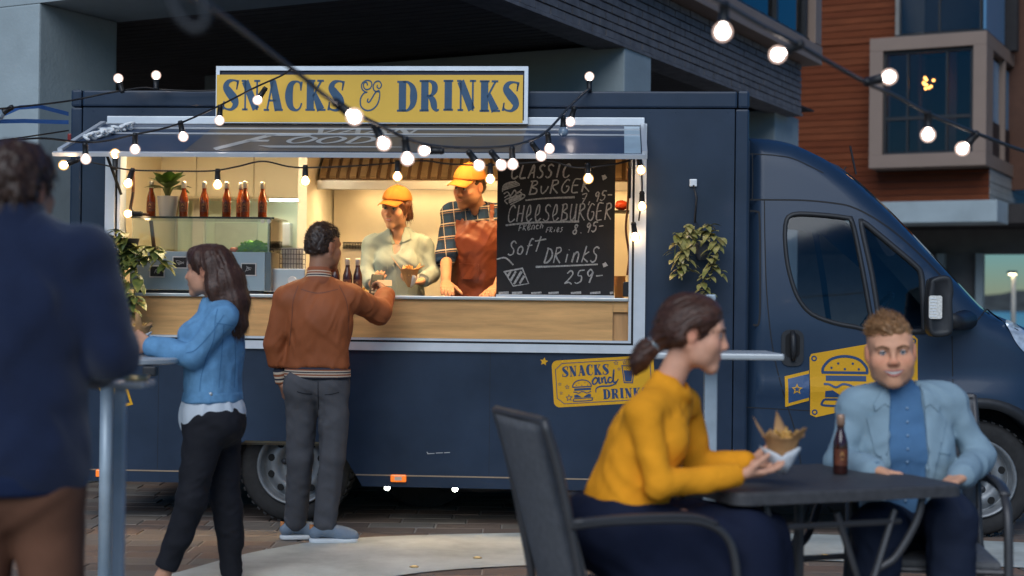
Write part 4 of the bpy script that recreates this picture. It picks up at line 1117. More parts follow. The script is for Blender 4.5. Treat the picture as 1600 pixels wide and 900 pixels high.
# baffles on the sloping face
MB().prism([(1.245, zl + .04), (1.247, zl + .04), (1.612, zt - .005), (1.61, zt - .005)], lambda a, b, d: (hx0 + .005 + d, a, b), hx1 - hx0 - .01).build('filter_back', mat('filter_dark', (.10, .06, .035), .6), hood)
p0 = np.array([1.25, zl + .03]); p1 = np.array([1.62, zt]); e = (p1 - p0); nb_ = np.array([-e[1], e[0]]); nb_ = nb_ / np.linalg.norm(nb_)
nb_ = nb_ if nb_[0] < 0 else -nb_
M_baf = mat('baffle_bronze', (.36, .27, .17), .32, .6, var=.2, vs=8)
def hp(t, h): q = p0 + e * t + nb_ * h; return q
n_b = 34; wdt = (hx1 - hx0) / n_b
for i in range(n_b):
    x = hx0 + i * wdt
    v = []
    for xx in (x + .003, x + wdt * .66):
        for t in (.03, .98):
            for h in (.002, .028): q = hp(t, h); v.append((xx, q[0], q[1]))
    MB().add(v, [(0, 1, 3, 2), (4, 6, 7, 5), (0, 4, 5, 1), (2, 3, 7, 6), (0, 2, 6, 4), (1, 5, 7, 3)]).build('baffle', M_baf, hood)
bx('hood_lip', M_steel, hood, hx0 - .01, hx1, 1.225, 1.247, zl - .03, zl + .035, b=.004)
bx('hood_lamp', emis('hood_lamp', (1, .70, .34), 16), hood, hx0 + .1, hx1 - .05, 1.3, 1.4, zl - .012, zl - .002)
MB().box(*sorted((tl(536, 383, 1.6)[0], tl(575, 383, 1.6)[0])), 1.5, 1.89, 1.30, tl(550, 381, 1.5)[1], b=.01).build('fryer', M_warm, truck)
gx0, gz = tl(536, 384, 1.48); gx1, _ = tl(572, 384, 1.48)
gg = MB()
for i in range(16): x = gx0 + (gx1 - gx0) * i / 15; gg.box(x, x + .004, 1.47, 1.49, gz - .02, gz + .02)
gg.box(gx0, gx1, 1.468, 1.492, gz + .018, gz + .026); gg.build('fryer_grille', M_black, truck)
# food pan of fries on the back worktop
M_fry = mat('fried_potato', (.72, .40, .10), .55, var=.25, vs=30)
fp = empty('fries_tray', tw_(tl(556, 425, 1.3)[0], 1.3, 1.3), TYAW, 'metal tray heaped with golden fries behind the customer in the brown jacket', 'tray')
MB().box(-.2, .2, -.08, .08, .0, .05, b=.008).build('tray', M_steel, fp)
fr_ = MB()
for i in range(110):
    a = random.uniform(-.18, .18); b = random.uniform(-.06, .06); z = .05 + random.uniform(0, .10) * (1 - abs(a) / .25)
    d = Vector((random.uniform(-1, 1), random.uniform(-1, 1), random.uniform(-.3, .8))).normalized() * .03
    fr_.tube([(a - d.x, b - d.y, z - d.z), (a + d.x, b + d.y, z + d.z)], .005, 4)
fr_.build('fries', M_fry, fp)

# ---------------------------------------------------------------- right-hand end of the hatch
x, z = tl(971, 328, .9); bx('wall_shelf', M_black, truck, x - .12, x + .1, .82, .98, z - .02, z - .005)
o = empty('tomato', tw_(x, .9, z - .004), TYAW, 'red tomato on the small dark shelf right of the menu board', 'tomato')
s_ = SDF(.004); c_ = tw_(x, .9, z + .03); s_.ell(c_, (.045, .045, .034)); s_.ell(c_ + [0, 0, .036], (.012, .012, .01), None, .012, 's'); v, f = s_.build(); qmesh('fruit', v, f, mat('tomato_skin', (.55, .06, .02), .25, var=.1), o, o.location)
o.rotation_euler = (0, 0, 0)
MB().lathe([(.0001, .066), (.012, .068), (.002, .062)], n=6).build('calyx', mat('leaf_green', (.08, .16, .03), .6), o)
x, z = tl(968, 466, .3)
cp = empty('wooden_cup', tw_(x, .3, 1.383), TYAW, 'stack of brown paper cups on the counter right of the menu board', 'cup')
for k in range(3): MB().lathe([(.028, 0), (.036, .09), (.038, .092), (.034, .09), (.026, .004)], c=(0, 0, k * .022), n=18).build('cup', mat('kraft_cup', (.42, .22, .09), .7), cp, True)
# power cable and plug at the right end, cable at the left end
def tcable(L, r, name, par=truck, m=M_black):
    P = [(*[tl(a, b, c)[0]], c, tl(a, b, c)[1]) for a, b, c in L]
    return MB().tube([tuple(q) for q in crom(P, 6)], r, 6).build(name, m, par, True)
tcable([(981, 262, .12), (982, 300, .12), (980, 330, .12), (978, 360, .12), (983, 400, .12), (980, 430, .12)], .008, 'power_cable', m=mat('rust_cable', (.16, .06, .03), .6))
x, z = tl(979, 452, .12); bx('socket_block', M_black, truck, x - .022, x + .022, .1, .15, z - .045, z + .045, b=.008)
tcable([(182, 262, .12), (186, 300, .12), (190, 340, .12), (195, 390, .12)], .02, 'power_cable', m=mat('rust_cable', (.16, .06, .03), .6))
tcable([(208, 262, .1), (208, 300, .1), (204, 330, .1), (215, 334, .1), (232, 335, .12)], .010, 'power_cable', m=mat('rust_cable', (.16, .06, .03), .6))
tcable([(236, 345, .14), (240, 380, .14), (243, 400, .14)], .012, 'power_cable', m=mat('rust_cable', (.16, .06, .03), .6))

# ---------------------------------------------------------------- display case on the counter
DX0, DZT = tl(204, 340, .12)[0], tl(300, 340, .12)[1]; DX1 = tl(424, 340, .12)[0]; DZM = tl(300, 393, .12)[1]
dc = empty('display_case', tw_((DX0 + DX1) / 2, .12, 1.383), TYAW, 'glass and steel refrigerated display case on the left of the counter', 'display case')
w2 = (DX1 - DX0) / 2; hm = DZM - 1.383; ht = DZT - 1.383
bx('case_front', mat('case_steel', (.36, .42, .44), .34, .5, var=.06, vs=2), dc, -w2, w2 - .035, 0, .012, .02, hm, b=.003)
bx('case_end', mat('case_dark_steel', (.16, .17, .17), .3, .8), dc, w2 - .033, w2, .001, .36, .02, hm)
bx('case_end', M_steel, dc, -w2, -w2 + .02, .014, .36, .02, hm)
bx('case_base', M_black, dc, -w2 + .03, w2 - .05, .02, .34, 0, .019)
bx('case_tray', M_steel, dc, -w2 + .021, w2 - .036, .014, .36, hm - .03, hm - .015)
M_case = glass('case_glass', (.93, .97, .95), .03)
bx('front_glass', M_case, dc, -w2 + .01, w2 - .012, .004, .009, hm + .001, ht - .006)
bx('side_glass', M_case, dc, w2 - .012, w2 - .007, .011, .35, hm + .001, ht - .006)
bx('top_glass', glass('shelf_glass', (.75, .82, .78), .08), dc, -w2 - .01, w2 + .02, -.01, .37, ht - .005, ht + .005)
bx('shelf_edge', mat('smoked_edge', (.03, .04, .035), .2), dc, -w2 - .01, w2 + .02, -.014, -.0105, ht - .006, ht + .006)
for y in (.02, .34): MB().tube([(w2 - .02, y, hm), (w2 - .02, y, ht)], .006, 8).build('case_post', M_steel, dc)
for x in (w2 - .01, w2 - .05): MB().lathe([(.0001, -.014), (.012, -.014), (.012, .0)], c=(x, -.008, ht - .02), n=10, axis='y').build('glass_clip', M_steel, dc)
for px, py, w, h in ((245, 424, .095, .075), (281, 410, .095, .075), (388, 421, .095, .08)):
    x, z = tl(px, py, .11); x -= (DX0 + DX1) / 2; z -= 1.383
    c = bx('price_card', mat('card_white', (.7, .66, .62), .6), dc, x - w / 2, x + w / 2, -.006, -.001, z - h / 2, z + h / 2)
    bx('card_face', mat('card_chalkboard', (.02, .018, .018), .7), c, x - w / 2 + .006, x + w / 2 - .006, -.0075, -.0062, z - h / 2 + .007, z + h / 2 - .007)
    sk_ = [[(x + (-.025 + .05 * random.random()), z + (-.018 + .04 * random.random()), .003) for _ in range(6)] for _ in range(2)]
    V, F = ribbon(sk_, 4); mesh('card_drawing', [(a, -.0082, b) for a, b in V], F, mat('chalk_grey', (.4, .38, .36), .9), c)
# lettuce and tomato in the case
def leafmesh(n, c, rad, size, seed, up=.6):
    rng = random.Random(seed); mb = MB()
    for i in range(n):
        a = rng.uniform(0, 2 * math.pi); b = rng.uniform(0, 1) ** .5
        p = Vector((c[0] + rad[0] * b * math.cos(a), c[1] + rad[1] * b * math.sin(a), c[2] + rad[2] * math.sqrt(max(0, 1 - b * b)) * rng.uniform(.5, 1)))
        d = Vector((math.cos(a), math.sin(a), up + rng.uniform(-.4, .6))).normalized(); s = size * rng.uniform(.6, 1.2); w = d.cross(Vector((0, 0, 1))); w = w.normalized() if w.length > .01 else Vector((1, 0, 0)); nn = w.cross(d)
        pts = []
        for k in range(4):
            t = k / 3; ww = s * .55 * math.sin(math.pi * (.15 + .8 * t))
            for sgn in (-1, 0, 1): pts.append(p + d * s * t + w * sgn * ww + nn * (s * .22 * (abs(sgn) - t * t) + rng.uniform(-.1, .1) * s))
        mb.add(pts, [(3 * k + j, 3 * k + j + 1, 3 * k + j + 4, 3 * k + j + 3) for k in range(3) for j in range(2)])
    return mb
lx, lz = tl(396, 390, .2)
lo_ = empty('lettuce_heap', tw_(lx, .22, DZM - .02), TYAW, 'heap of green lettuce in the glass display case', 'lettuce')
leafmesh(260, (0, 0, 0), (.085, .07, .075), .038, 5).build('leaves', mat('lettuce_green', (.32, .55, .08), .5, var=.3, vs=25), lo_, True)
tx, tz = tl(366, 388, .2)
to = empty('tomato', tw_(tx, .2, DZM - .015), TYAW, 'red tomato half beside the lettuce in the display case', 'tomato')
s_ = SDF(.004); s_.ell((0, 0, .025), (.03, .03, .025)); s_.ell((0, 0, .052), (.008, .008, .006), None, .01, 's'); v, f = s_.build(); qmesh('fruit', v, f, mat('tomato_skin', (.55, .06, .02), .25), to, (0, 0, 0))

# ---------------------------------------------------------------- bottles
M_amber = mat('amber_glass', (.34, .062, .012), .06, var=.2, vs=30, coat=.7, spec=.6, trans=.35)
M_cola = mat('dark_glass', (.06, .018, .010), .12, var=.1, coat=.3, spec=.4, trans=.1)
M_cap = mat('silver_foil', (.62, .58, .5), .35, .6)
M_lab = mat('bottle_label', (.13, .035, .015), .5, var=.5, vs=40)
BP = [(.001, 0), (.026, .0), (.029, .005), (.0295, .1), (.028, .125), (.021, .15), (.0145, .17), (.013, .2), (.0145, .204), (.0145, .215), (.0125, .218)]
def bottle(loc, h, label, gm, group, cat='bottle', cap=M_cap, rz=0.0, neck=None):
    k = h / .232; o = empty('bottle', loc, rz, label, cat, group)
    MB().lathe([(r * k, z * k) for r, z in BP], n=20).build('glass_body', gm, o, True)
    MB().lathe([(.0135 * k, .188 * k), (.0162 * k, .19 * k), (.0165 * k, .222 * k), (.015 * k, .231 * k), (.0001, .232 * k)], n=14).build('foil_cap', cap, o, True)
    lb = MB().lathe([(.0299 * k, .035 * k), (.0299 * k, .098 * k)], n=14, a0=-2.6, a1=-.5).build('paper_label', M_lab, o, True)
    V, F = ribbon([[(-.3, .2, .2), (0, .7, .25), (.3, .2, .2)], [(-.2, -.2, .15), (.25, -.2, .2)]], 4)
    mesh('label_mark', [(.0304 * k * math.sin(a * .8), -.0304 * k * math.cos(a * .8), (.066 + b * .028) * k) for a, b in V], F, mat('label_gold', (.42, .2, .06), .5), o)
    return o
zs = DZT + .006
names = ['amber bottle at the far left of the glass shelf, left of the white pot', 'amber bottle on the glass shelf just right of the white pot', 'third amber bottle from the left on the glass shelf',
         'fourth amber bottle from the left on the glass shelf, standing alone', 'amber bottle at the back of the close pair on the glass shelf', 'amber bottle at the front of the close pair on the glass shelf',
         'amber bottle at the right end of the glass shelf']
for (px, ly), nm in zip(((236, .2), (287, .2), (319, .2), (354, .2), (376, .3), (383, .16), (410, .2)), names):
    x, _ = tl(px, 330, ly); bottle(tw_(x, ly, zs), .222 if ly < .25 else .225, nm, M_amber, 'amber bottles on the glass shelf', rz=TYAW)
for px, ly, nm in ((524, .17, 'dark cola bottle on the counter half hidden by the customer in the brown jacket'), (543, .14, 'middle dark cola bottle of the three on the counter by the card reader'), (559, .16, 'dark cola bottle nearest the card reader on the counter')):
    x, _ = tl(px, 430, ly); bottle(tw_(x, ly, 1.383), .225, nm, M_cola, 'dark cola bottles on the counter', rz=TYAW)

# ---------------------------------------------------------------- plants
def leaf(mb, p, d, s, w, droop=.3, rng=random, fold=.25, up=Vector((0, 0, 1))):
    d = Vector(d).normalized(); sd = d.cross(up); sd = sd.normalized() if sd.length > .05 else Vector((1, 0, 0)); nn = sd.cross(d)
    pts = []; N_ = 5
    for k in range(N_):
        t = k / (N_ - 1); ww = w * (math.sin(math.pi * min(1, t * .92 + .06)) ** .8) * (1 - .35 * t)
        q = Vector(p) + d * s * t - up * (droop * s * t * t)
        for sg in (-1, 0, 1): pts.append(q + sd * sg * ww + nn * abs(sg) * fold * ww)
    mb.add(pts, [(3 * k + j, 3 * k + j + 1, 3 * k + j + 4, 3 * k + j + 3) for k in range(N_ - 1) for j in range(2)])
def leafmat(name, c1, c2, c3=None):
    if name in MATS: return MATS[name]
    m = mat(name, c1, .42, var=.0); N, L = m.node_tree.nodes, m.node_tree.links; b = N['Principled BSDF']
    tc = N.new('ShaderNodeTexCoord'); nz = N.new('ShaderNodeTexNoise'); nz.inputs['Scale'].default_value = 22; nz.inputs['Detail'].default_value = 3; L.new(tc.outputs['Object'], nz.inputs[0])
    cr = N.new('ShaderNodeValToRGB'); cr.color_ramp.elements[0].position = .35; cr.color_ramp.elements[0].color = (*c1, 1); cr.color_ramp.elements[1].position = .62; cr.color_ramp.elements[1].color = (*c2, 1)
    if c3: e = cr.color_ramp.elements.new(.72); e.color = (*c3, 1)
    L.new(nz.outputs[0], cr.inputs[0]); L.new(cr.outputs[0], b.inputs['Base Color']); return m
M_leafd = leafmat('leaf_dark', (.045, .085, .02), (.10, .17, .035))
M_leafv = leafmat('leaf_variegated', (.20, .20, .05), (.40, .33, .12), (.70, .54, .36))
M_leafy = leafmat('leaf_mixed', (.07, .11, .03), (.19, .20, .045), (.40, .32, .09))
M_stem = mat('plant_stem', (.13, .15, .05), .6)
# pot plant on the shelf
x, _ = tl(262, 320, .22)
pp = empty('potted_plant', tw_(x, .22, zs), TYAW, 'broad-leaved plant in a white pot on the glass shelf', 'potted plant')
MB().lathe([(.045, 0), (.05, .004), (.066, .128), (.068, .13), (.062, .13), (.06, .11)], n=28).build('pot', mat('white_pot', (.72, .70, .66), .35, var=.03), pp, True)
MB().lathe([(.0001, .112), (.061, .112)], n=20).build('soil', mat('potting_soil', (.03, .02, .012), .95), pp)
mb = MB(); st = MB(); rng = random.Random(4)
for i in range(17):
    a = i * 2.4 + .3; el = rng.uniform(.10, 1.0); d = Vector((math.cos(a) * math.cos(el), math.sin(a) * math.cos(el), math.sin(el)))
    b = Vector((0, 0, .11)); e_ = b + Vector((d.x * .03, d.y * .03, .06 + .03 * math.sin(el)))
    st.tube([b, e_], .004, 5); leaf(mb, e_, d, rng.uniform(.12, .16), rng.uniform(.045, .06), .25, rng)
st.build('stems', M_stem, pp); mb.build('leaves', M_leafd, pp, True)
# trailing plant hung at the left jamb
def trailing(nm, label, base, vines, lm, lsize, cat, seed, dens=2):
    rng = random.Random(seed); o = empty(nm, base, TYAW, label, cat); mb = MB(); st = MB()
    for L in vines:
        P = [Vector(q) - Vector((0, 0, 0)) for q in crom(L, 5)]
        st.tube(P, .0035, 5)
        for i, q in enumerate(P):
            for _ in range(dens if i % 2 else 1):
                a = rng.uniform(0, 2 * math.pi); d = Vector((math.cos(a), -abs(math.sin(a)) * .8, rng.uniform(-.7, .35))); s = lsize * rng.uniform(.65, 1.2)
                leaf(mb, q + d * .008, d, s, s * rng.uniform(.32, .46), rng.uniform(.2, .6), rng)
    st.build('vines', M_stem, o); mb.build('leaves', lm, o, True); return o
px0 = tl(205, 392, -.10)
def lp_(px, py, dy=0.0, ref=px0, ly=-.10): x, z = tl(px, py, ly); return (x - ref[0], dy, z - ref[1])
tp = trailing('trailing_plant', 'leafy green trailing plant hanging at the left jamb of the hatch', tw_(px0[0], -.10, px0[1]),
    [[lp_(205, 392), lp_(185, 378, -.03), lp_(172, 366, -.04)], [lp_(205, 392), lp_(222, 385, -.03), lp_(243, 388, -.05), lp_(252, 398, -.06)], [lp_(205, 392), lp_(195, 420, -.05), lp_(200, 450, -.06), lp_(208, 482, -.06)],
     [lp_(205, 392), lp_(215, 410, -.05), lp_(222, 435, -.08), lp_(216, 462, -.08), lp_(222, 478, -.07)], [lp_(205, 392), lp_(190, 405, -.04), lp_(180, 430, -.05), lp_(186, 455, -.05)], [lp_(205, 392), lp_(228, 402, -.05), lp_(250, 405, -.06), lp_(262, 418, -.06)],
     [lp_(205, 392), lp_(200, 370, -.03), lp_(190, 360, -.03)], [lp_(205, 440, -.05), lp_(192, 462, -.06), lp_(200, 488, -.05)], [lp_(200, 400), lp_(178, 390), lp_(180, 410), lp_(190, 440)]], M_leafy, .078, 'plant', 8)
MB().lathe([(.04, -.02), (.06, .07), (.062, .075), (.055, .075)], c=(-.02, .02, 0), n=18).build('pot', mat('dark_pot', (.03, .03, .035), .5), tp, True)
# hanging basket on the right panel
hb0 = tl(1092, 380, -.11); hp0 = tl(1083, 290, -.05)
def hp_(px, py, dy=0.0): return lp_(px, py, dy, hb0, -.11)
hk = trailing('hanging_basket', 'hanging basket of cream and green trailing leaves on the navy panel', tw_(hb0[0], -.11, hb0[1]),
    [[hp_(1090, 365), hp_(1072, 362, -.03), hp_(1058, 378, -.04), hp_(1054, 400, -.04), hp_(1060, 422, -.04)], [hp_(1090, 365), hp_(1068, 375, -.05), hp_(1063, 400, -.06), hp_(1070, 420, -.05), hp_(1076, 424, -.05)],
     [hp_(1092, 365), hp_(1108, 362, -.02), hp_(1118, 376, -.03), hp_(1120, 395, -.04), hp_(1112, 415, -.05)], [hp_(1095, 365), hp_(1112, 385, -.05), hp_(1105, 405, -.06), hp_(1114, 420, -.05), hp_(1126, 428, -.03)],
     [hp_(1114, 415, -.05), hp_(1108, 432, -.04), hp_(1097, 440, -.03), hp_(1102, 454, -.03), hp_(1112, 460, -.02)], [hp_(1090, 362), hp_(1080, 356, -.02), hp_(1075, 350, -.02)], [hp_(1092, 360), hp_(1070, 366, -.03), hp_(1056, 366, -.03)], [hp_(1092, 360), hp_(1112, 368, -.03), hp_(1124, 372, -.03)], [hp_(1090, 372, -.05), hp_(1074, 385, -.06), hp_(1066, 405, -.05), hp_(1058, 428, -.04)], [hp_(1092, 362), hp_(1102, 354, -.02), hp_(1110, 352, -.02)],
     [hp_(1075, 380, -.06), hp_(1066, 395, -.06), hp_(1078, 412, -.06)]], M_leafv, .062, 'hanging plant', 21, 1)
MB().lathe([(.028, -.09), (.045, .0), (.05, .012), (.046, .014), (.04, .0)], c=(.02, .02, -.005), n=22).build('pot', mat('slate_pot', (.075, .085, .11), .4), hk, True)
MB().tube([(hp0[0] - hb0[0], .03, hp0[1] - hb0[1]), (hp0[0] - hb0[0] + .02, .02, hp0[1] - hb0[1] - .07), (hp0[0] - hb0[0] + .01, .02, .12)], .006, 6).build('hook', M_plast, hk, True)
for dx in (-.035, .02, .06): MB().tube([(hp0[0] - hb0[0] + .01, .02, .14), (dx, .02, .01)], .0022, 5).build('cord', M_plast, hk)

# ---------------------------------------------------------------- basket of cups, card reader, small machine
wx, wz = tl(457, 418, .3)
wb0 = empty('wire_basket', tw_(wx, .3, tl(457, 420, .3)[1]), TYAW, 'black wire basket holding white paper sachets beside the display case', 'basket')
wr = MB()
for i in range(9):
    x = -.07 + .14 * i / 8
    for y in (-.05, .05): wr.tube([(x, y, 0), (x, y, .12)], .0018, 4)
for z in (0, .03, .06, .09, .12): wr.tube([(-.07, -.05, z), (.07, -.05, z), (.07, .05, z), (-.07, .05, z), (-.07, -.05, z)], .002, 4)
wr.build('wires', M_plast, wb0)
pc = MB(); rng = random.Random(2)
for i in range(14):
    x, y = rng.uniform(-.05, .05), rng.uniform(-.03, .03); t = rng.uniform(-.5, .5); pc.add([(x - .012, y, .005), (x + .012, y, .005), (x + .012 + t * .06, y - .01, .13), (x - .012 + t * .06, y - .01, .13), (x - .012, y + .004, .005), (x + .012, y + .004, .005), (x + .012 + t * .06, y - .006, .13), (x - .012 + t * .06, y - .006, .13)], [(0, 1, 2, 3), (7, 6, 5, 4), (0, 4, 5, 1), (1, 5, 6, 2), (2, 6, 7, 3), (3, 7, 4, 0)])
pc.build('sachets', mat('white_paper', (.66, .64, .60), .7), wb0)
sx, sz = tl(455, 440, .25)
sm = empty('steel_box', tw_(sx, .28, 1.383), TYAW, 'small steel box carrying the wire basket on the counter', 'box')
MB().box(-.11, .1, -.09, .09, 0, wb0.location.z - 1.384, b=.006).build('casing', M_steel, sm)
MB().lathe([(.0001, -.004), (.026, -.004), (.028, .0)], c=(.02, -.091, .085), n=16, axis='y').build('badge', mat('white_badge', (.8, .78, .74), .4), sm)
pl = tl(437, 448, .12); pt = empty('plate', tw_(pl[0], .14, 1.383), TYAW, 'white plate on the counter behind the left shoulder of the jacketed customer', 'plate')
MB().lathe([(.0001, .006), (.06, .006), (.1, .016), (.102, .018), (.06, .002), (.0001, .0)], n=26).build('dish', mat('white_china', (.75, .72, .68), .2), pt, True)

# ---------------------------------------------------------------- menu board
BY = .11
BX0, BX1 = tl(776, 400, BY)[0], tl(960, 400, BY)[0]; BZ0 = tl(868, 465, BY)[1]; BZ1 = tl(868, 240, BY)[1]
mbd = empty('menu_board', tw_((BX0 + BX1) / 2, BY, 1.383), TYAW, 'tall black chalkboard menu standing on the counter at the right', 'menu board')
cx = (BX0 + BX1) / 2
bx('board', mat('chalkboard', (.022, .020, .020), .75, var=.35, vs=4, bump=.0004, bs=60), mbd, BX0 - cx, BX1 - cx, 0, .016, .016, BZ1 - 1.383)
bx('board_ledge', M_alu, mbd, BX0 - cx, BX1 - cx + .002, -.012, .02, 0.0005, .0155)
M_chalk = mat('chalk', (.46, .44, .41), .95, var=.5, vs=90)
FONT = {
 'C': [[(.9, .85), (.6, 1), (.2, .8), (.05, .4), (.2, .05), (.6, .02), (.95, .2)]], 'L': [[(.25, 1), (.08, .05), (.9, .05)]], 'A': [[(.0, 0), (.55, 1), (.8, 0)], [(.2, .4), (.8, .42)]],
 'S': [[(.95, .85), (.6, 1), (.25, .85), (.35, .6), (.7, .42), (.7, .12), (.35, 0), (.0, .12)]], 'I': [[(.5, 1), (.4, 0)]], 'B': [[(.2, 1), (.1, 0)], [(.0, .95), (.6, 1), (.75, .78), (.25, .55), (.8, .4), (.8, .1), (.0, .0)]],
 'U': [[(.15, 1), (.1, .3), (.35, 0), (.7, .3), (.85, 1)], [(.85, 1), (.8, 0)]], 'u': [[(.1, .6), (.15, .2), (.4, .05), (.75, .3), (.9, .6)]], 'R': [[(.15, 1), (.05, 0)], [(.1, .95), (.6, 1), (.75, .75), (.2, .5), (.9, .0)]],
 'G': [[(.9, .9), (.5, 1), (.1, .6), (.1, .2), (.5, 0), (.85, .2), (.85, .5), (.5, .5)]], 'E': [[(.9, 1), (.2, .95), (.1, .05), (.8, .03)], [(.15, .52), (.7, .55)]], 'H': [[(.2, 1), (.05, 0)], [(.85, 1), (.75, 0)], [(.1, .5), (.8, .52)]],
 'e': [[(.1, .3), (.6, .5), (.55, .95), (.3, .9), (.1, .35), (.4, 0), (.9, .2)]], 'o': [[(.5, .6), (.15, .4), (.2, .05), (.6, .02), (.8, .35), (.5, .6)]], 'f': [[(.9, .95), (.6, 1), (.4, .7), (.2, -.15)], [(.1, .5), (.8, .55)]], 't': [[(.6, 1.1), (.3, 0)], [(-.1, .75), (1.4, .9)]],
 'D': [[(.25, 1), (.05, 0)], [(.1, .95), (.7, .85), (.9, .45), (.5, .05), (.0, 0)]], 'r': [[(.2, .6), (.15, 0)], [(.15, .35), (.5, .62), (.9, .6)]], 'i': [[(.5, .55), (.4, 0)], [(.6, .8), (.62, .84)]], 'n': [[(.15, .65), (.05, 0)], [(.1, .4), (.5, .68), (.75, .5), (.7, 0)]],
 'k': [[(.4, 1.05), (.1, 0)], [(.85, .7), (.2, .35), (.9, 0)]], 's': [[(.9, .8), (.5, .9), (.3, .65), (.65, .4), (.5, .05), (.0, .0)]], 'F': [[(.95, 1), (.2, .95), (.05, 0)], [(.1, .5), (.7, .55)]], 'c': [[(.8, .55), (.4, .6), (.15, .3), (.4, 0), (.8, .1)]], 'h': [[(.25, 1), (.05, 0)], [(.1, .35), (.5, .55), (.75, .4), (.7, 0)]],
 '7': [[(.0, .9), (.9, 1), (.3, 0)], [(.2, .5), (.8, .52)]], '9': [[(.85, .8), (.5, 1), (.2, .75), (.5, .5), (.85, .8), (.6, 0)]], '5': [[(.95, 1), (.35, .95), (.25, .6), (.7, .55), (.75, .2), (.3, 0), (.0, .1)]], '8': [[(.8, .85), (.5, 1), (.25, .8), (.7, .3), (.45, 0), (.1, .2), (.5, .55), (.8, .85)]],
 '2': [[(.1, .8), (.5, 1), (.8, .75), (.3, .3), (.0, .05), (.5, .15), (.9, .0)]], ',': [[(.5, .1), (.3, -.25)]], '.': [[(.4, .02), (.5, .06)]], '-': [[(.1, .45), (.9, .5)]], ' ': []}
rng = random.Random(3)
def b3(px, py): x, z = tl(px, py, BY - .002); return (x - cx, -.0016, z - 1.383)
def chalk(txt, x0, y0, x1, y1, h, w=2.3, par=mbd, name='chalk_word', slant=.18):
    """word from (x0, y0) to (x1, y1) along its base line, in photo pixels, h high"""
    n = len(txt); S_ = []
    for i, ch in enumerate(txt):
        bxp = x0 + (x1 - x0) * i / n; byp = y0 + (y1 - y0) * i / n; cw = (x1 - x0) / n * .82
        for st in FONT[ch]:
            S_.append([(bxp + cw * a + slant * h * b + rng.uniform(-.3, .3), byp - h * b + rng.uniform(-.4, .4), 1.15 * w * rng.uniform(.7, 1.15)) for a, b in st])
    V, F = ribbon(S_, 4); mesh(name, [b3(a, b) for a, b in V], F, M_chalk, par)
def cstroke(L, w=2.0, name='chalk_line', sm=True):
    V, F = ribbon([[(a, b, 1.2 * w * rng.uniform(.8, 1.2)) for a, b in st] for st in L], 5, sm); mesh(name, [b3(a, b) for a, b in V], F, M_chalk, mbd)
chalk('CLASSIC', 798, 279, 892, 277, 21); chalk('BuRGER', 826, 304, 925, 299, 21, 2.1)
cstroke([[(821, 313), (850, 310), (898, 308)]], 2.4); chalk('7,95-', 907, 318, 958, 310, 15, 1.8)
chalk('CHeeSeBURGER', 793, 347, 958, 343, 26, 2.0, slant=.1); cstroke([[(790, 352), (830, 348), (905, 346)]], 2.8)
chalk('FRench', 810, 361, 850, 356, 10, 1.5); chalk('FRies', 853, 363, 880, 362, 7.5, 1.3); chalk('8.95-', 894, 366, 944, 359, 15, 1.8)
chalk('Soft', 793, 399, 848, 391, 22, 2.0); chalk('DRinkS', 850, 411, 936, 409, 24, 2.1); cstroke([[(837, 417), (870, 416), (934, 413)]], 2.4); chalk('259-', 882, 444, 944, 440, 21, 1.9)
cstroke([[(785, 300), (786, 291), (793, 286), (805, 284), (812, 288)]], 1.6, 'chalk_burger'); cstroke([[(786, 297 - k), (812 - k, 289 - k)] for k in range(0, 8, 2)], 1.5, 'chalk_burger', False)
cstroke([[(787, 303), (793, 300), (798, 305), (804, 297), (808, 302), (815, 296)], [(788, 309), (795, 305), (800, 309), (810, 300), (816, 303)], [(793, 319), (790, 312), (816, 304), (818, 309), (797, 320)]], 1.7, 'chalk_burger'); cstroke([[(795, 317 - k), (815, 309 - k)] for k in (0, 2, 4)], 1.6, 'chalk_burger', False)
cstroke([[(788, 424), (802, 447), (826, 443), (816, 419)], [(787, 425), (817, 419)]], 2.0, 'chalk_cup', False); cstroke([[(776, 405), (790, 403), (802, 414)]], 1.8, 'chalk_cup')
cstroke([[(797, 440), (806, 424)], [(803, 444), (815, 424)], [(812, 443), (819, 431)], [(793, 432), (798, 424)]], 3.0, 'chalk_cup', False)
for a in (779, 800, 830, 857, 892, 922, 953): cstroke([[(a, 458), (a + (16 if a < 950 else 5), 457)]], 2.8, 'chalk_dash', False)
for a, b in ((944, 277), (945, 414)): cstroke([[(a - 3, b + 1), (a, b), (a + 3, b - 2)]], 6, 'chalk_dot')

# ================================================================ tables, chairs and things on them
M_zinc = mat('galvanised_steel', (.40, .47, .52), .5, .25, var=.12, vs=8, rv=.1)
M_zl = mat('pale_table_top', (.52, .54, .54), .4, .3, var=.08)
# tall table close to the camera at the left
p = at(188, 602, 4.5)
ht1 = empty('tall_table', (p[0], p[1], 0), 0, 'tall table with square steel leg nearest the camera at the left', 'table', 'tall standing tables')
zt1 = at(190, 600, 4.5)[2]
for lx in (0, -.62):
    for ly in (0,): MB().box(lx - .017, lx + .017, ly - .017, ly + .017, 0, zt1 - .01, b=.004).build('leg', M_zinc, ht1)
MB().box(-.7, .075, -.03, .13, zt1 - .01, zt1 + .006, b=.004).build('table_top', M_zl, ht1)
# ashtray on it
a_ = empty('ashtray', (p[0] + .035, p[1] + .05, zt1 + .006), 0, 'small brass dish on the corner of the nearest tall table', 'dish')
MB().lathe([(.0001, .003), (.03, .003), (.036, .016), (.04, .018), (.034, 0)], n=20).build('bowl', mat('brass_rim', (.5, .38, .2), .35, 1.0), a_, True)
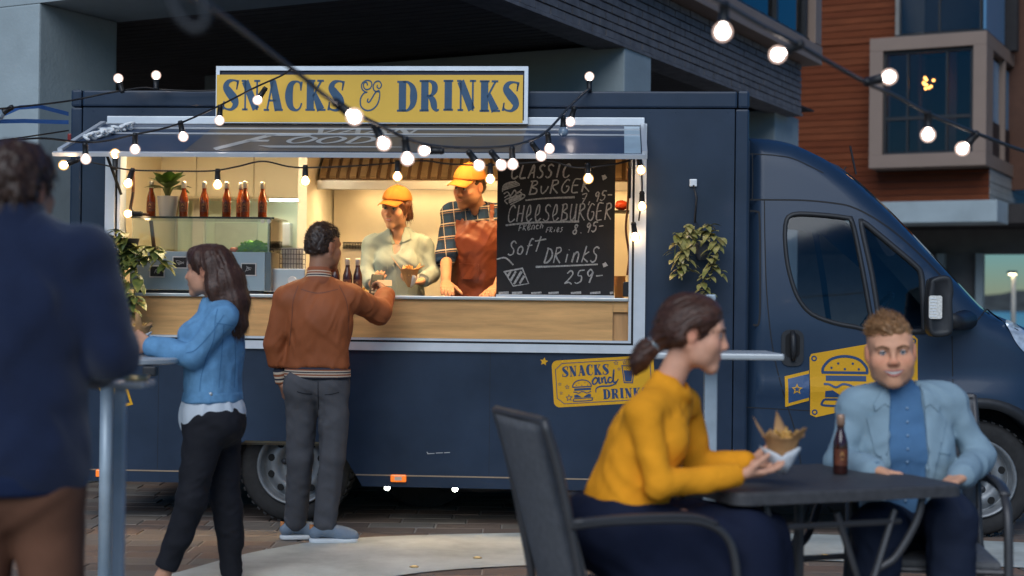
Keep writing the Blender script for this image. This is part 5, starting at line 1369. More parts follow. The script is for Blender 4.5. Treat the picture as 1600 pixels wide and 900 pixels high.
# tall table in front of the woman in the denim jacket
q0 = at(276, 560, 6.95); zt2 = at(240, 560, 6.85)[2]
ht2 = empty('tall_table', (q0[0], q0[1], 0), 0, 'tall round table the woman in the denim jacket leans on', 'table', 'tall standing tables')
MB().lathe([(.0001, zt2 - .028), (.31, zt2 - .028), (.325, zt2 - .022), (.325, zt2 - .006), (.315, zt2), (.0001, zt2)], c=(-.32, 0, 0), n=40).build('table_top', M_zl, ht2, auto=30)
MB().tube([(-.32, 0, .02), (-.32, 0, zt2 - .03)], .03, 14).build('post', M_zinc, ht2, True)
MB().lathe([(.0001, .024), (.2, .02), (.22, .0)], c=(-.32, 0, 0), n=30).build('foot_plate', M_zinc, ht2, True)
MB().box(-.1, -.04, -.24, -.18, zt2 - .075, zt2 - .03, b=.008).build('bag_hook', M_plast, ht2)
# tall table beside the cab
q1 = at(1109, 700, 6.6); zt3 = at(1160, 550, 6.6)[2]
ht3 = empty('tall_table', (q1[0], q1[1], 0), 0, 'tall table on a steel post between the seated woman and the truck cab', 'table', 'tall standing tables')
MB().box(-.028, .028, -.028, .028, .02, zt3 - .03, b=.006).build('post', M_zinc, ht3)
MB().box(-.022, .022, .01, .05, zt3 + .001, at(1113, 460, 6.6)[2], b=.006).build('upright', M_zinc, ht3)
x1 = at(1213, 550, 6.6)[0] - q1[0]
MB().box(-.3, x1, -.2, .24, zt3 - .028, zt3, b=.008).build('table_top', M_zl, ht3)
MB().lathe([(.0001, .026), (.24, .02), (.26, .0)], n=30).build('foot_plate', M_zinc, ht3, True)

# bistro table
M_wk = mat('grey_resin_wicker', (.055, .053, .055), .6, var=.25, vs=30, bump=.002, bs=160)
M_iron = mat('grey_iron', (.07, .068, .07), .45, .4, var=.15)
TZ = .75
cA = gr(1152, 772, TZ); cB = gr(1512, 757, TZ); cC = gr(1420, 737, TZ); cD = gr(1196, 739, TZ)
tc = (cA + cB + cC + cD) / 4
bt = empty('bistro_table', (tc[0], tc[1], 0), 0, 'dark grey square bistro table between the seated couple', 'table')
ux = nrm([(cB - cA)[0], (cB - cA)[1]]); uy = np.array([-ux[1], ux[0]])
TA = (np.linalg.norm(cB - cA)) / 2; TB = .36
ctr = (cA[:2] + cB[:2]) / 2 + uy * TB - np.array([tc[0], tc[1]])
def tf(a, b, z): q = ctr + ux * a + uy * b; return (q[0], q[1], z)
mb = MB(); loop = rrect(-TA, TA, -TB, TB, .06, 6); n = len(loop)
for s, z in ((.03, TZ - .045), (.0, TZ - .04), (.0, TZ - .008), (.008, TZ)): mb.v += [tf(a, b, z) for a, b in shrink(loop, s)]
mb.f += [tuple(reversed(range(n))), tuple(range(3 * n, 4 * n))] + [(r * n + i, r * n + (i + 1) % n, (r + 1) * n + (i + 1) % n, (r + 1) * n + i) for r in range(3) for i in range(n)]
mb.build('table_top', M_wk, bt, auto=40)
for k, sx in enumerate((-1, 1)):
    for sy in (-1, 1):
        a, b = sx * (TA - .14), sy * (TB - .06)
        L = [(a, b, TZ - .04), (a * .93, b * .98, .62), (a * .72, b * .9, .5), (a * .5, b * .8, .43), (a * .62, b * .85, .25), (a * 1.0, b, .02)]
        MB().tube([tf(*q) for q in crom(L, 6)], .014, 8).build('leg', M_iron, bt, True)
for sy in (-1, 1):
    MB().tube([tf(-TA * .45, sy * (TB - .1), .62), tf(TA * .55, sy * (TB - .1), .62)], .011, 6).build('brace', M_iron, bt)
    MB().tube([tf(-TA * .02, sy * (TB - .1), .66), tf(TA * .45, sy * (TB - .1), .1)], .012, 6).build('brace', M_iron, bt)
    MB().tube([tf(TA * .5, sy * (TB - .1), .66), tf(TA * .05, sy * (TB - .1), .1)], .012, 6).build('brace', M_iron, bt)
MB().tube([tf(-TA * .3, 0, .46), tf(TA * .5, 0, .46)], .012, 6).build('brace', M_iron, bt)
MB().tube([tf(-TA * .12, -.1, TZ - .05), tf(-TA * .12, -.1, .0)], .018, 8).build('centre_post', M_iron, bt)
# beer bottle on the table
bo = gr(1313, 741, TZ); bottle((bo[0], bo[1], TZ + .001), .215, 'dark brown bottle on the bistro table in front of the man in the pale blazer', mat('brown_beer_glass', (.045, .012, .009), .1, var=.1, coat=.6, trans=.1), None, cap=mat('pale_foil', (.5, .3, .2), .3, .4))

# woven armchairs
def chair(loc, rz, label):
    o = empty('woven_armchair', loc, rz, label, 'chair', 'woven grey armchairs')
    # local frame: +y is the way the sitter faces
    def slab(name, L0, L1, th, m, nrows=1):
        pass
    mb = MB(); rows = []
    W0, W1, n = .235, .25, 9
    prof_ = [(-.20, .43), (-.235, .55), (-.275, .70), (-.32, .86), (-.355, .985)]
    for side_ in (0, 1):
        for (y, z) in crom(prof_, 4):
            for k in range(n):
                t = k / (n - 1) * 2 - 1; mb.v.append((t * (W0 + (z - .43) * .02), y - .03 * (1 - t * t) - side_ * .022, z))
    R_ = len(crom(prof_, 4))
    for s in (0, 1):
        for r in range(R_ - 1):
            for k in range(n - 1): a = s * R_ * n + r * n + k; q = (a, a + 1, a + n + 1, a + n); mb.f.append(q if s == 0 else q[::-1])
    for r in range(R_ - 1):
        for k in (0, n - 1): a = r * n + k; b = R_ * n + a; mb.f.append((a, a + n, b + n, b))
    for k in range(n - 1):
        for r in (0, R_ - 1): a = r * n + k; b = R_ * n + a; mb.f.append((a, a + 1, b + 1, b))
    m_weave = MATS.get('grey_weave')
    if not m_weave:
        m_weave = mat('grey_weave', (.15, .15, .155), .7, var=.22, vs=40); N, L = m_weave.node_tree.nodes, m_weave.node_tree.links
        tc_ = N.new('ShaderNodeTexCoord'); w1 = N.new('ShaderNodeTexWave'); w1.inputs['Scale'].default_value = 55; w1.bands_direction = 'Z'; w2 = N.new('ShaderNodeTexWave'); w2.inputs['Scale'].default_value = 55; w2.bands_direction = 'X'
        mm = N.new('ShaderNodeMath'); mm.operation = 'MULTIPLY'; bp = N.new('ShaderNodeBump'); bp.inputs['Distance'].default_value = .003
        for w in (w1, w2): L.new(tc_.outputs['Object'], w.inputs[0])
        L.new(w1.outputs[1], mm.inputs[0]); L.new(w2.outputs[1], mm.inputs[1]); L.new(mm.outputs[0], bp.inputs['Height']); L.new(bp.outputs[0], N['Principled BSDF'].inputs['Normal'])
    mb.build('backrest', m_weave, o, True)
    MB().box(-.25, .25, -.22, .25, .40, .435, b=.015).build('seat', m_weave, o)
    for s in (-1, 1):
        x = s * .27
        MB().tube(crom([(s * .245, -.375, 1.0), (s * .25, -.32, .82), (s * .25, -.25, .5), (s * .255, -.235, .4)], 5), .015, 8).build('back_post', M_iron, o, True)
        MB().tube(crom([(x - s * .01, -.29, .680), (x, -.15, .690), (x, .05, .688), (x, .15, .675), (x, .22, .635), (x, .255, .56), (x, .27, .4), (x, .275, .2), (x, .275, .0)], 6), .017, 8, flat=.8).build('leg', M_iron, o, True)
        MB().tube(crom([(s * .255, -.235, .42), (s * .26, -.25, .2), (s * .265, -.29, 0)], 5), .015, 8).build('leg', M_iron, o, True)
        MB().tube(crom([(s * .265, -.29, .692), (s * .27, -.1, .702), (s * .27, .1, .698), (s * .27, .19, .672)], 5), .021, 8, flat=.45).build('armrest', M_iron, o, True)
    MB().tube([(-.26, .26, .40), (.26, .26, .40)], .012, 8).build('seat_rail', M_iron, o); MB().tube([(-.25, -.23, .41), (.25, -.23, .41)], .012, 8).build('seat_rail', M_iron, o)
    MB().tube([(-.245, -.372, .995), (.245, -.372, .995)], .015, 8).build('top_rail', M_iron, o)
    return o
W_SEAT = at(985, 800, 5.0)
chair((W_SEAT[0] - .02, 4.90, 0), R(-72), 'woven grey armchair in front that the woman in the yellow sweater sits on')
M_SEAT = at(1425, 800, 5.75)
chair((M_SEAT[0] + .03, 5.72, 0), R(180 - 8), 'woven grey armchair of the man in the pale blazer behind the bistro table')

# ================================================================ people
def skin_mat(name): return mat(name, (.5, .3, .2), .52, var=.07, vs=30, attr=True, bump=.0005, bs=220, spec=.3)
M_skin = skin_mat('skin')
M_eye = mat('eye_white', (.75, .72, .68), .15, coat=1); M_iris = mat('iris', (.05, .035, .025), .1, coat=1); M_lash = mat('lash', (.02, .012, .01), .8)
M_teeth = mat('teeth', (.62, .58, .52), .3, var=.03)
def frameM(F, U=(0, 0, 1)):
    F = nrm(F); X = nrm(np.cross(F, U)); U = np.cross(X, F); return np.stack([X, F, U])
class Head:
    def __init__(s, c, F, U=(0, 0, 1), k=1.0, wx=1.0): s.wx = wx; s.c = np.asarray(c, float); s.M = frameM(F, U); s.k = k
    def w(s, x, y, z): return s.c + s.k * (s.M.T @ np.array([x * s.wx, y, z]))
    def loc(s, P): return ((P - s.c) @ s.M.T) / s.k / np.array([s.wx, 1, 1])
def head_ops(S, h, fem=False, smile=0.0, neck=None, nr=.054):
    k = h.k; M = h.M; w = h.w
    S.ell(w(0, -.018, .035), np.array([.074 * h.wx, .094, .086]) * k, M, .02)
    S.ell(w(0, .022, -.028), np.array([(.063 if not fem else .059) * h.wx, .066, .082]) * k, M, .03 * k)
    S.ell(w(0, .03, .045), np.array([.062 * h.wx, .058, .05]) * k, M, .03 * k)
    jw = .045 if not fem else .041
    for s_ in (-1, 1):
        S.cone(w(s_ * .056, -.012, -.045), w(s_ * jw, .012, -.078), .020 * k, .018 * k, .025 * k)
        S.cone(w(s_ * jw, .012, -.078), w(s_ * .012, .070, -.104), .018 * k, .018 * k, .025 * k)
        S.ell(w(s_ * .042, .058, -.018), np.array([.026, .024, .022]) * k, M, .02 * k)
        S.cone(w(s_ * .012, .088, .026), w(s_ * .046, .074, .028), .010 * k, .010 * k, .016 * k)
        S.ell(w(s_ * .031, .104, .006), np.array([.020, .019, .013]) * k, M, .012 * k, 's')
        S.ell(w(s_ * .031, .0735, .006), np.array([.014, .0135, .0135]) * k, M, .004 * k)
        # ear
        em = h.M.copy()
        S.ell(w(s_ * .077, -.014, -.002), np.array([.009, .021, .033]) * k, M, .010 * k)
        S.ell(w(s_ * .087, -.006, .002), np.array([.006, .011, .018]) * k, M, .006 * k, 's')
        S.ell(w(s_ * .0115, .101, -.031), np.array([.0095, .011, .0085]) * k, M, .008 * k)
        S.ell(w(s_ * .040, .040, -.052), np.array([.024, .034, .036]) * k, M, .03 * k)
        if smile: S.ell(w(s_ * .042, .060, -.034), np.array([.019, .018, .016]) * k, M, .03 * k)
    S.ell(w(0, .071, -.106), np.array([.021, .020, .016]) * k, M, .018 * k)
    S.cone(w(0, .087, .018), w(0, .108, -.026), .0085 * k, .0115 * k, .014 * k)
    S.ell(w(0, .080, -.064), np.array([.030, .015, .024]) * k, M, .025 * k)
    if neck is not None: S.cone(w(0, -.028, -.055), neck, nr * k, (nr + .006) * k, .03)
def face_cols(V, h, skin, lip=(.42, .16, .13), brow=(.06, .035, .02), stub=0.0, stubc=(.12, .07, .05), browon=False):
    L = h.loc(V); skin = np.array(skin); C = np.tile(skin, (len(V), 1)).astype(np.float32)
    def mixm(m, c, a=1.0):
        nonlocal C
        m = np.clip(m, 0, 1)[:, None] * a; C = C * (1 - m) + np.array(c) * m
    g = lambda x0, y0, z0, rx, ry, rz: np.exp(-(((np.abs(L[:, 0]) - x0) / rx) ** 2 + ((L[:, 1] - y0) / ry) ** 2 + ((L[:, 2] - z0) / rz) ** 2))
    red = skin * np.array([1.12, .72, .66])
    mixm(g(.042, .07, -.025, .025, .03, .022), red, .55); mixm(g(0, .115, -.03, .014, .02, .016), red, .6); mixm(g(.08, -.01, 0, .02, .03, .04), red, .6)
    inh = (np.abs(L).max(1) < .16)
    if stub:
        m = np.clip((-.045 - L[:, 2]) / .02, 0, 1) * np.clip((L[:, 1] + .02) / .03, 0, 1) * (L[:, 2] > -.135)
        mo = g(0, .095, -.05, .034, .03, .009)
        mixm(np.maximum(m, mo) * inh, stubc, stub)
    if browon:
        bz = .0275 + .10 * np.maximum(0, .03 - np.abs(np.abs(L[:, 0]) - .03)) * .5
        m = np.clip(1.3 - np.abs(L[:, 2] - bz) / .0055, 0, 1) * ((np.abs(L[:, 0]) > .012) & (np.abs(L[:, 0]) < .050) & (L[:, 1] > .045))
        mixm(m, brow, .8)
    m = g(.031, .08, .004, .020, .03, .012); mixm(m, skin * .62, .55)
    return C
def eyes(h, par, root, iris=M_iris, smile=0.0, lids=True):
    for s_ in (-1, 1):
        c = h.w(s_ * .031, .0760, .0055); r = .0132 * h.k
        mb = MB().ico(c, r, 2, (1, 1, 1)); e = mb.build('eye', M_eye, par, True, loc=root)
        mb = MB(); f = h.M[1]; X = h.M[0]; U = h.M[2]; n = 12; cc = c + f * r * .93
        mb.v = [tuple(cc + f * r * .09)] + [tuple(cc + (X * math.cos(a) + U * math.sin(a)) * r * .48) for a in np.linspace(0, 2 * math.pi, n, endpoint=False)]
        mb.f = [(0, 1 + i, 1 + (i + 1) % n) for i in range(n)]
        mb.build('iris', iris, e, True, loc=root)
        P = [h.w(s_ * (.031 + .0145 * t), .0765 + .0122 * math.sqrt(max(0, 1 - t * t * .9)), .0055 + .0062 * (1 - t * t) - .001) for t in np.linspace(-1, 1, 7)]
        MB().tube([tuple(q) for q in P], .0016 * h.k, 5).build('lash_line', M_lash, e, True, loc=root)
def bvh(o, root):
    V = np.zeros(len(o.data.vertices) * 3, np.float32); o.data.vertices.foreach_get('co', V); V = V.reshape(-1, 3) + np.asarray(root)
    return BVHTree.FromPolygons([Vector(v) for v in V.tolist()], [tuple(p.vertices) for p in o.data.polygons])
def drape(name, poly, c, X, U, Fd, tree, off, m, par, root, step=.008, skirt=.006, reach=.35, bulge=0.0):
    """a thin piece (lapel, pocket, lip, brow) cut to poly in the X-U plane about c and laid on the surface below it"""
    c, X, U, Fd = (np.asarray(q, float) for q in (c, X, U, Fd)); poly = dense(poly, 3)
    V, T = sheet(poly, (), step); P = []; ok = []
    for a, b in V:
        o_ = c + X * a + U * b + Fd * reach; hit = tree.ray_cast(Vector(o_), Vector(-Fd), reach * 2)
        P.append(np.array(hit[0]) + Fd * off if hit[0] is not None else o_ * 0); ok.append(hit[0] is not None)
    P = np.array(P)
    T = [t for t in T if all(ok[i] for i in t) and max(np.linalg.norm(P[t[0]] - P[t[1]]), np.linalg.norm(P[t[1]] - P[t[2]]), np.linalg.norm(P[t[2]] - P[t[0]])) < max(.05, step * 6)]
    if not T: return None
    par_ = list(range(len(P)))
    def fd(i):
        while par_[i] != i: par_[i] = par_[par_[i]]; i = par_[i]
        return i
    for t in T: par_[fd(t[0])] = fd(t[1]); par_[fd(t[1])] = fd(t[2])
    ct = {}
    for t in T: ct[fd(t[0])] = ct.get(fd(t[0]), 0) + 1
    top = max(ct, key=ct.get); T = [t for t in T if fd(t[0]) == top]      # keep one connected piece
    cnt = {}
    for t in T:
        for e in ((t[0], t[1]), (t[1], t[2]), (t[2], t[0])): cnt[tuple(sorted(e))] = cnt.get(tuple(sorted(e)), 0) + 1
    if bulge:
        bd = {i for e, k in cnt.items() if k == 1 for i in e}; P = P + Fd * bulge * np.array([[0.0 if i in bd else 1.0] for i in range(len(P))])
    us = sorted({i for t in T for i in t}); ix = {i: j for j, i in enumerate(us)}; P = P[us]; T = [tuple(ix[i] for i in t) for t in T]
    vs = [tuple(p) for p in P] + [tuple(p - Fd * (off + skirt)) for p in P]; n = len(P); fs = list(T)
    for e, k in cnt.items():
        if k == 1: e = (ix[e[0]], ix[e[1]]); fs.append((e[0], e[1], e[1] + n, e[0] + n))
    us2 = sorted({i for f in fs for i in f}); i2 = {i: j for j, i in enumerate(us2)}
    o = mesh(name, [vs[i] for i in us2], [tuple(i2[i] for i in f) for f in fs], m, par, True, loc=root)
    try: o.data.set_sharp_from_angle(angle=R(50))
    except Exception: pass
    return o
def mir(poly, s): return [(a * s, b) for a, b in poly] if s > 0 else [(a * s, b) for a, b in reversed(poly)]
def face(h, body, par, root, smile=0.0, lip=(.45, .17, .14), brow=(.06, .035, .02), bw=1.0, tree=None):
    """brows, lips and teeth laid on the face"""
    t = tree or bvh(body, root); k = h.k; X, F_, U = h.M; c = h.c
    K = lambda L: [(a * k * h.wx, b * k) for a, b in L]
    mb_ = mat('brow_%.2f_%.2f' % brow[:2], brow, .8, var=.3, vs=200); ml = mat('lip_%.2f_%.2f' % lip[:2], lip, .38, var=.08, vs=60)
    for s_ in (-1, 1): drape('eyebrow', K(mir([(.011, .0225), (.020, .0285), (.032, .0325), (.043, .0305), (.052, .0245), (.050, .0235), (.042, .0265 - .001 * bw), (.032, .0285 - .002 * bw), (.020, .0235 - .002 * bw), (.012, .0185 - .001 * bw)], s_)), c, X, U, F_, t, .0018 * k, mb_, par, root, .004)
    cw, cz = .0235 + .0075 * smile, -.0655 + .0070 * smile; op = .0075 * smile; N = 9
    xs = [(-1 + 2 * i / (N - 1)) for i in range(N)]
    arc = lambda z0, p=2.0: [(x * cw, z0 + (cz - z0) * abs(x) ** p) for x in xs]
    up_top = [(x * cw, -.0572 - .0012 * math.exp(-(x / .16) ** 2) + (cz + .0572) * abs(x) ** 1.7 + .0012) for x in xs]
    up_bot = arc(-.0635); lo_top = arc(-.0640 - op); lo_bot = arc(-.0735 - op * .9, 2.4)
    if smile > .3: drape('teeth', K(up_bot + lo_top[::-1]), c, X, U, F_, t, .0008, M_teeth, par, root, .004)
    drape('upper_lip', K(up_bot + up_top[::-1]), c, X, U, F_, t, .0016 * k, ml, par, root, .0035, bulge=.0012)
    drape('lower_lip', K(lo_bot + lo_top[::-1]), c, X, U, F_, t, .0018 * k, ml, par, root, .0035, bulge=.002)
    if smile <= .3: drape('mouth_line', K(arc(-.0632) + arc(-.0646)[::-1]), c, X, U, F_, t, .0030 * k, mat('mouth_dark', (.10, .03, .025), .6), par, root, .004)
    else: drape('mouth_line', K(arc(-.0640 - op * .85) + arc(-.0645 - op)[::-1]), c, X, U, F_, t, .0016 * k, mat('mouth_dark', (.10, .03, .025), .6), par, root, .004)
def hand(S, w, d, n, side, curl=(.35, .45, .3), k=1.0, spread=.04, thumb=(.6, .75, .35), kk=.007, tcurl=.35):
    d = nrm(d); n = nrm(np.asarray(n) - d * (np.asarray(n) @ d)); t = np.cross(d, n) * side
    w = np.asarray(w, float)
    offs = (.031, .0105, -.0105, -.030); ln = (.074, .083, .077, .060)
    cu = curl if isinstance(curl[0], (tuple, list)) else [curl] * 4
    for o, L, c in zip(offs, ln, cu):
        kn = w + k * (d * (.092 - abs(o + .002) * .25) + t * o)
        S.cone(w + k * (d * .012 + t * o * .65), kn, .0145 * k, .0105 * k, .016 * k, flat=n, fk=.9)
        p = kn; th = 0
        dd = nrm(d + t * o * spread * 30 * .3)
        for fr, cc, r in zip((.46, .30, .24), c, (.0098, .0090, .0082)):
            th += cc; v = dd * math.cos(th) + n * math.sin(th); q = p + v * L * fr * k
            S.cone(p, q, r * k, r * .93 * k, kk * k); p = q
    b = w + k * (d * .022 + t * .026); v = nrm(d * thumb[0] + t * thumb[1] + n * thumb[2])
    m = b + v * .040 * k; S.cone(b, m, .0155 * k, .0125 * k, .014 * k)
    v2 = nrm(v + d * tcurl + n * .12); q = m + v2 * .034 * k; S.cone(m, q, .0112 * k, .0100 * k, kk * k)
    v3 = nrm(v2 + d * tcurl * .6 + n * .15); S.cone(q, q + v3 * .026 * k, .0098 * k, .0082 * k, kk * k)
def torso(S, P, C, N, SL, SR, F, e=0.0, fem=False, k=1.0, sh=.062):
    F = np.asarray(F, float); U = nrm(np.asarray(N) - np.asarray(P)); X = nrm(np.cross(F, U)); F2 = np.cross(U, X); M = np.stack([X, F2, U])
    S.ell(P, (.160 * k + e, .112 * k + e, .125 * k + e), M, .05)
    S.cone(P, C, .135 * k + e if fem else .148 * k + e, (.140 if fem else .160) * k + e, .06, 'u', F2, .72)
    S.ell(np.asarray(C) + U * .04, ((.150 if fem else .170) * k + e, (.108 if fem else .115) * k + e, .165 * k + e), M, .06)
    m = (np.asarray(SL) + np.asarray(SR)) / 2
    for s in (SL, SR):
        s = np.asarray(s); S.cone(m - U * .02, s - (s - m) * .1, .075 * k + e, sh * k + e, .05, 'u', F2, .95)
        S.cone(np.asarray(N) - U * .01, s + U * .002, .046 * k + e, .046 * k + e, .05)
    if fem:
        for sg in (-1, 1): S.ell(np.asarray(C) + U * .055 + X * sg * .07 + F2 * .075, (.062 + e, .055 + e, .06 + e), M, .05)
def arm(S, A, B, W, e=0.0, r=(.052, .042, .029), k=.03):
    S.cone(A, B, r[0] + e, r[1] + e, k); S.cone(B, W, r[1] + e * 1.0, r[2] + e, k)
def leg(S, H_, K_, A, e=0.0, r=(.088, .06, .038), k=.03, back=None):
    S.cone(H_, K_, r[0] + e, r[1] + e, k); S.cone(K_, A, r[1] * .96 + e, r[2] + e, k)
    if back is not None:
        c = np.asarray(K_) * .68 + np.asarray(A) * .32 + nrm(back) * .018; u = nrm(np.asarray(A) - np.asarray(K_)); S.cone(c - u * .07, c + u * .09, .045 + e, .036 + e, .04)
def put(S, name, m, par, root, colf=None):
    V, F = S.build(); return qmesh(name, V, F, m, par, root, None if colf is None else colf(V))
def cloth(name, col, rough=.85, var=.10, vs=8, bump=.0012, bs=180, sheen=0.0, **kw): return mat(name, col, rough, var=var, vs=vs, bump=bump, bs=bs, sheen=sheen, spec=.18, **kw)
def shoe(S, So, ank, toe, up=(0, 0, 1), L=.27, z0=0.0):
    """S: upper, So: sole.  ank on the ground plane below the ankle"""
    t = nrm([toe[0], toe[1], 0]); X = np.cross(t, up); a = np.array([ank[0], ank[1], z0])
    M = np.stack([X, t, np.array(up, float)])
    heel = a - t * .055; tip = a + t * (L - .085)
    S.cone(heel + [0, 0, .055], a + [0, 0, .085], .036, .042, .03); S.cone(a + t * .03 + [0, 0, .068], a + t * .12 + [0, 0, .042], .042, .036, .03); S.cone(a + t * .1 + [0, 0, .04], tip - t * .03 + [0, 0, .034], .040, .034, .03, 'u', X, 1.12)
    S.plane(a + [0, 0, .018], (0, 0, -1))
    for i in range(9):
        u = i / 8; q = heel * (1 - u) + (tip - t * .035) * u; So.cone(q + [0, 0, .013] - X * .008, q + [0, 0, .013] + X * .008, .034 + .008 * math.sin(u * 3), .034 + .008 * math.sin(u * 3), .012)
    So.plane(a + [0, 0, .026], (0, 0, 1)); So.plane(a + [0, 0, .001], (0, 0, -1))
def strands(V, nrmls, flow, n, length, width, m, par, root, seed=0, lift=.3, jit=.35, name='hair_strands', seg=4, curl=0.0):
    """thin tapering locks that follow flow(p, normal)"""
    rng = np.random.RandomState(seed); idx = rng.randint(0, len(V), n); vs = []; fs = []
    for i in idx:
        p = np.array(V[i]); nn = nrmls[i]; d = nrm(flow(p, nn) + rng.normal(0, jit, 3)); L = length * rng.uniform(.6, 1.25)
        sd = nrm(np.cross(d, nn)) ; b = len(vs); ph = rng.uniform(0, 6.3)
        for s in range(seg + 1):
            t = s / seg; ww = width * (1 - t * .85)
            vs += [p + sd * ww, p - sd * ww]
            if s < seg:
                d = nrm(d + nn * lift * (.5 - t) + curl * (sd * math.sin(ph + t * 5) ) + (nrm(flow(p, nn)) - d) * .3); p = p + d * L / seg
        fs += [(b + 2 * s, b + 2 * s + 1, b + 2 * s + 3, b + 2 * s + 2) for s in range(seg)]
    return qmesh(name, np.array(vs), np.array(fs), m, par, root, smooth=True)
def vnormals(o):
    me = o.data; n = np.zeros(len(me.vertices) * 3, np.float32); me.vertices.foreach_get('normal', n); return n.reshape(-1, 3)
def hairmat(name, c, c2):
    m = mat(name, c, .42, var=.45, vs=60, spec=.45, bump=.002, bs=140); return m
def hair_cap(h, vox=.006, e=.012, line=.055, nape=-.05, front=.075, noise=.010, nf=55, seed=0, extra=None, top=0.0, side=0.0):
    """hair volume over the cranium with an open face"""
    S = SDF(vox * h.k); k = h.k; M = h.M; w = h.w
    S.ell(w(0, -.020, .038 + top * .5), np.array([(.076 + e + side) * h.wx, .097 + e, .088 + e + top]) * k, M, .02)
    S.ell(w(0, -.055, -.005), np.array([.068 + e * .8 + side, .055 + e, .065 + e]) * k, M, .03)
    S.ell(w(0, .02, .075 + top), np.array([(.058 + e) * h.wx, .062 + e * .7, .040 + e]) * k, M, .025)
    if extra: extra(S)
    # open the face and the neck
    S.ell(w(0, .105, -.045), np.array([.0665 * h.wx, .105, .045 + line]) * k, M, .012 * k, 's')
    S.ell(w(0, .03, -.13), np.array([.085, .075, .115]) * k, M, .015 * k, 's')
    for s_ in (-1, 1): S.ell(w(s_ * .085, -.006, -.012), np.array([.024, .026, .040]) * k, M, .010 * k, 's')
    S.plane(w(0, -.07, nape), -(M[2]) + M[1] * .15, .012 * k)
    S.disp.append(lambda p: -noise * k * 2 * (vnoise(((p - h.c) * nf).astype(np.float32), seed) - .5) - noise * k * 1.2 * (vnoise(((p - h.c) * nf * 2.3).astype(np.float32), seed + 3) - .5))
    return S
def perp_plane(S, a, d): S.plane(a, d)

def person(name, root, label): return empty(name, root, 0, label, 'person')
J = at
def seam_px(L, D, tree, m, par, root, w=2.2, off=.002, name='seam'):
    """a stitched seam that follows photo points, laid on the cloth facing the camera"""
    V, F = ribbon([[(a, b, w) for a, b in L]], 5); n = len(V) // 2
    vs = []
    for a, b in V:
        d = nrm(ray(a, b)); hit = tree.ray_cast(Vector((0, 0, EYE)), Vector(d), 30)
        if hit[0] is None or abs(hit[0].y - D) > .4: return None
        vs.append(np.array(hit[0]) - d * off)
    return mesh(name, vs, F, m, par, True, loc=root)

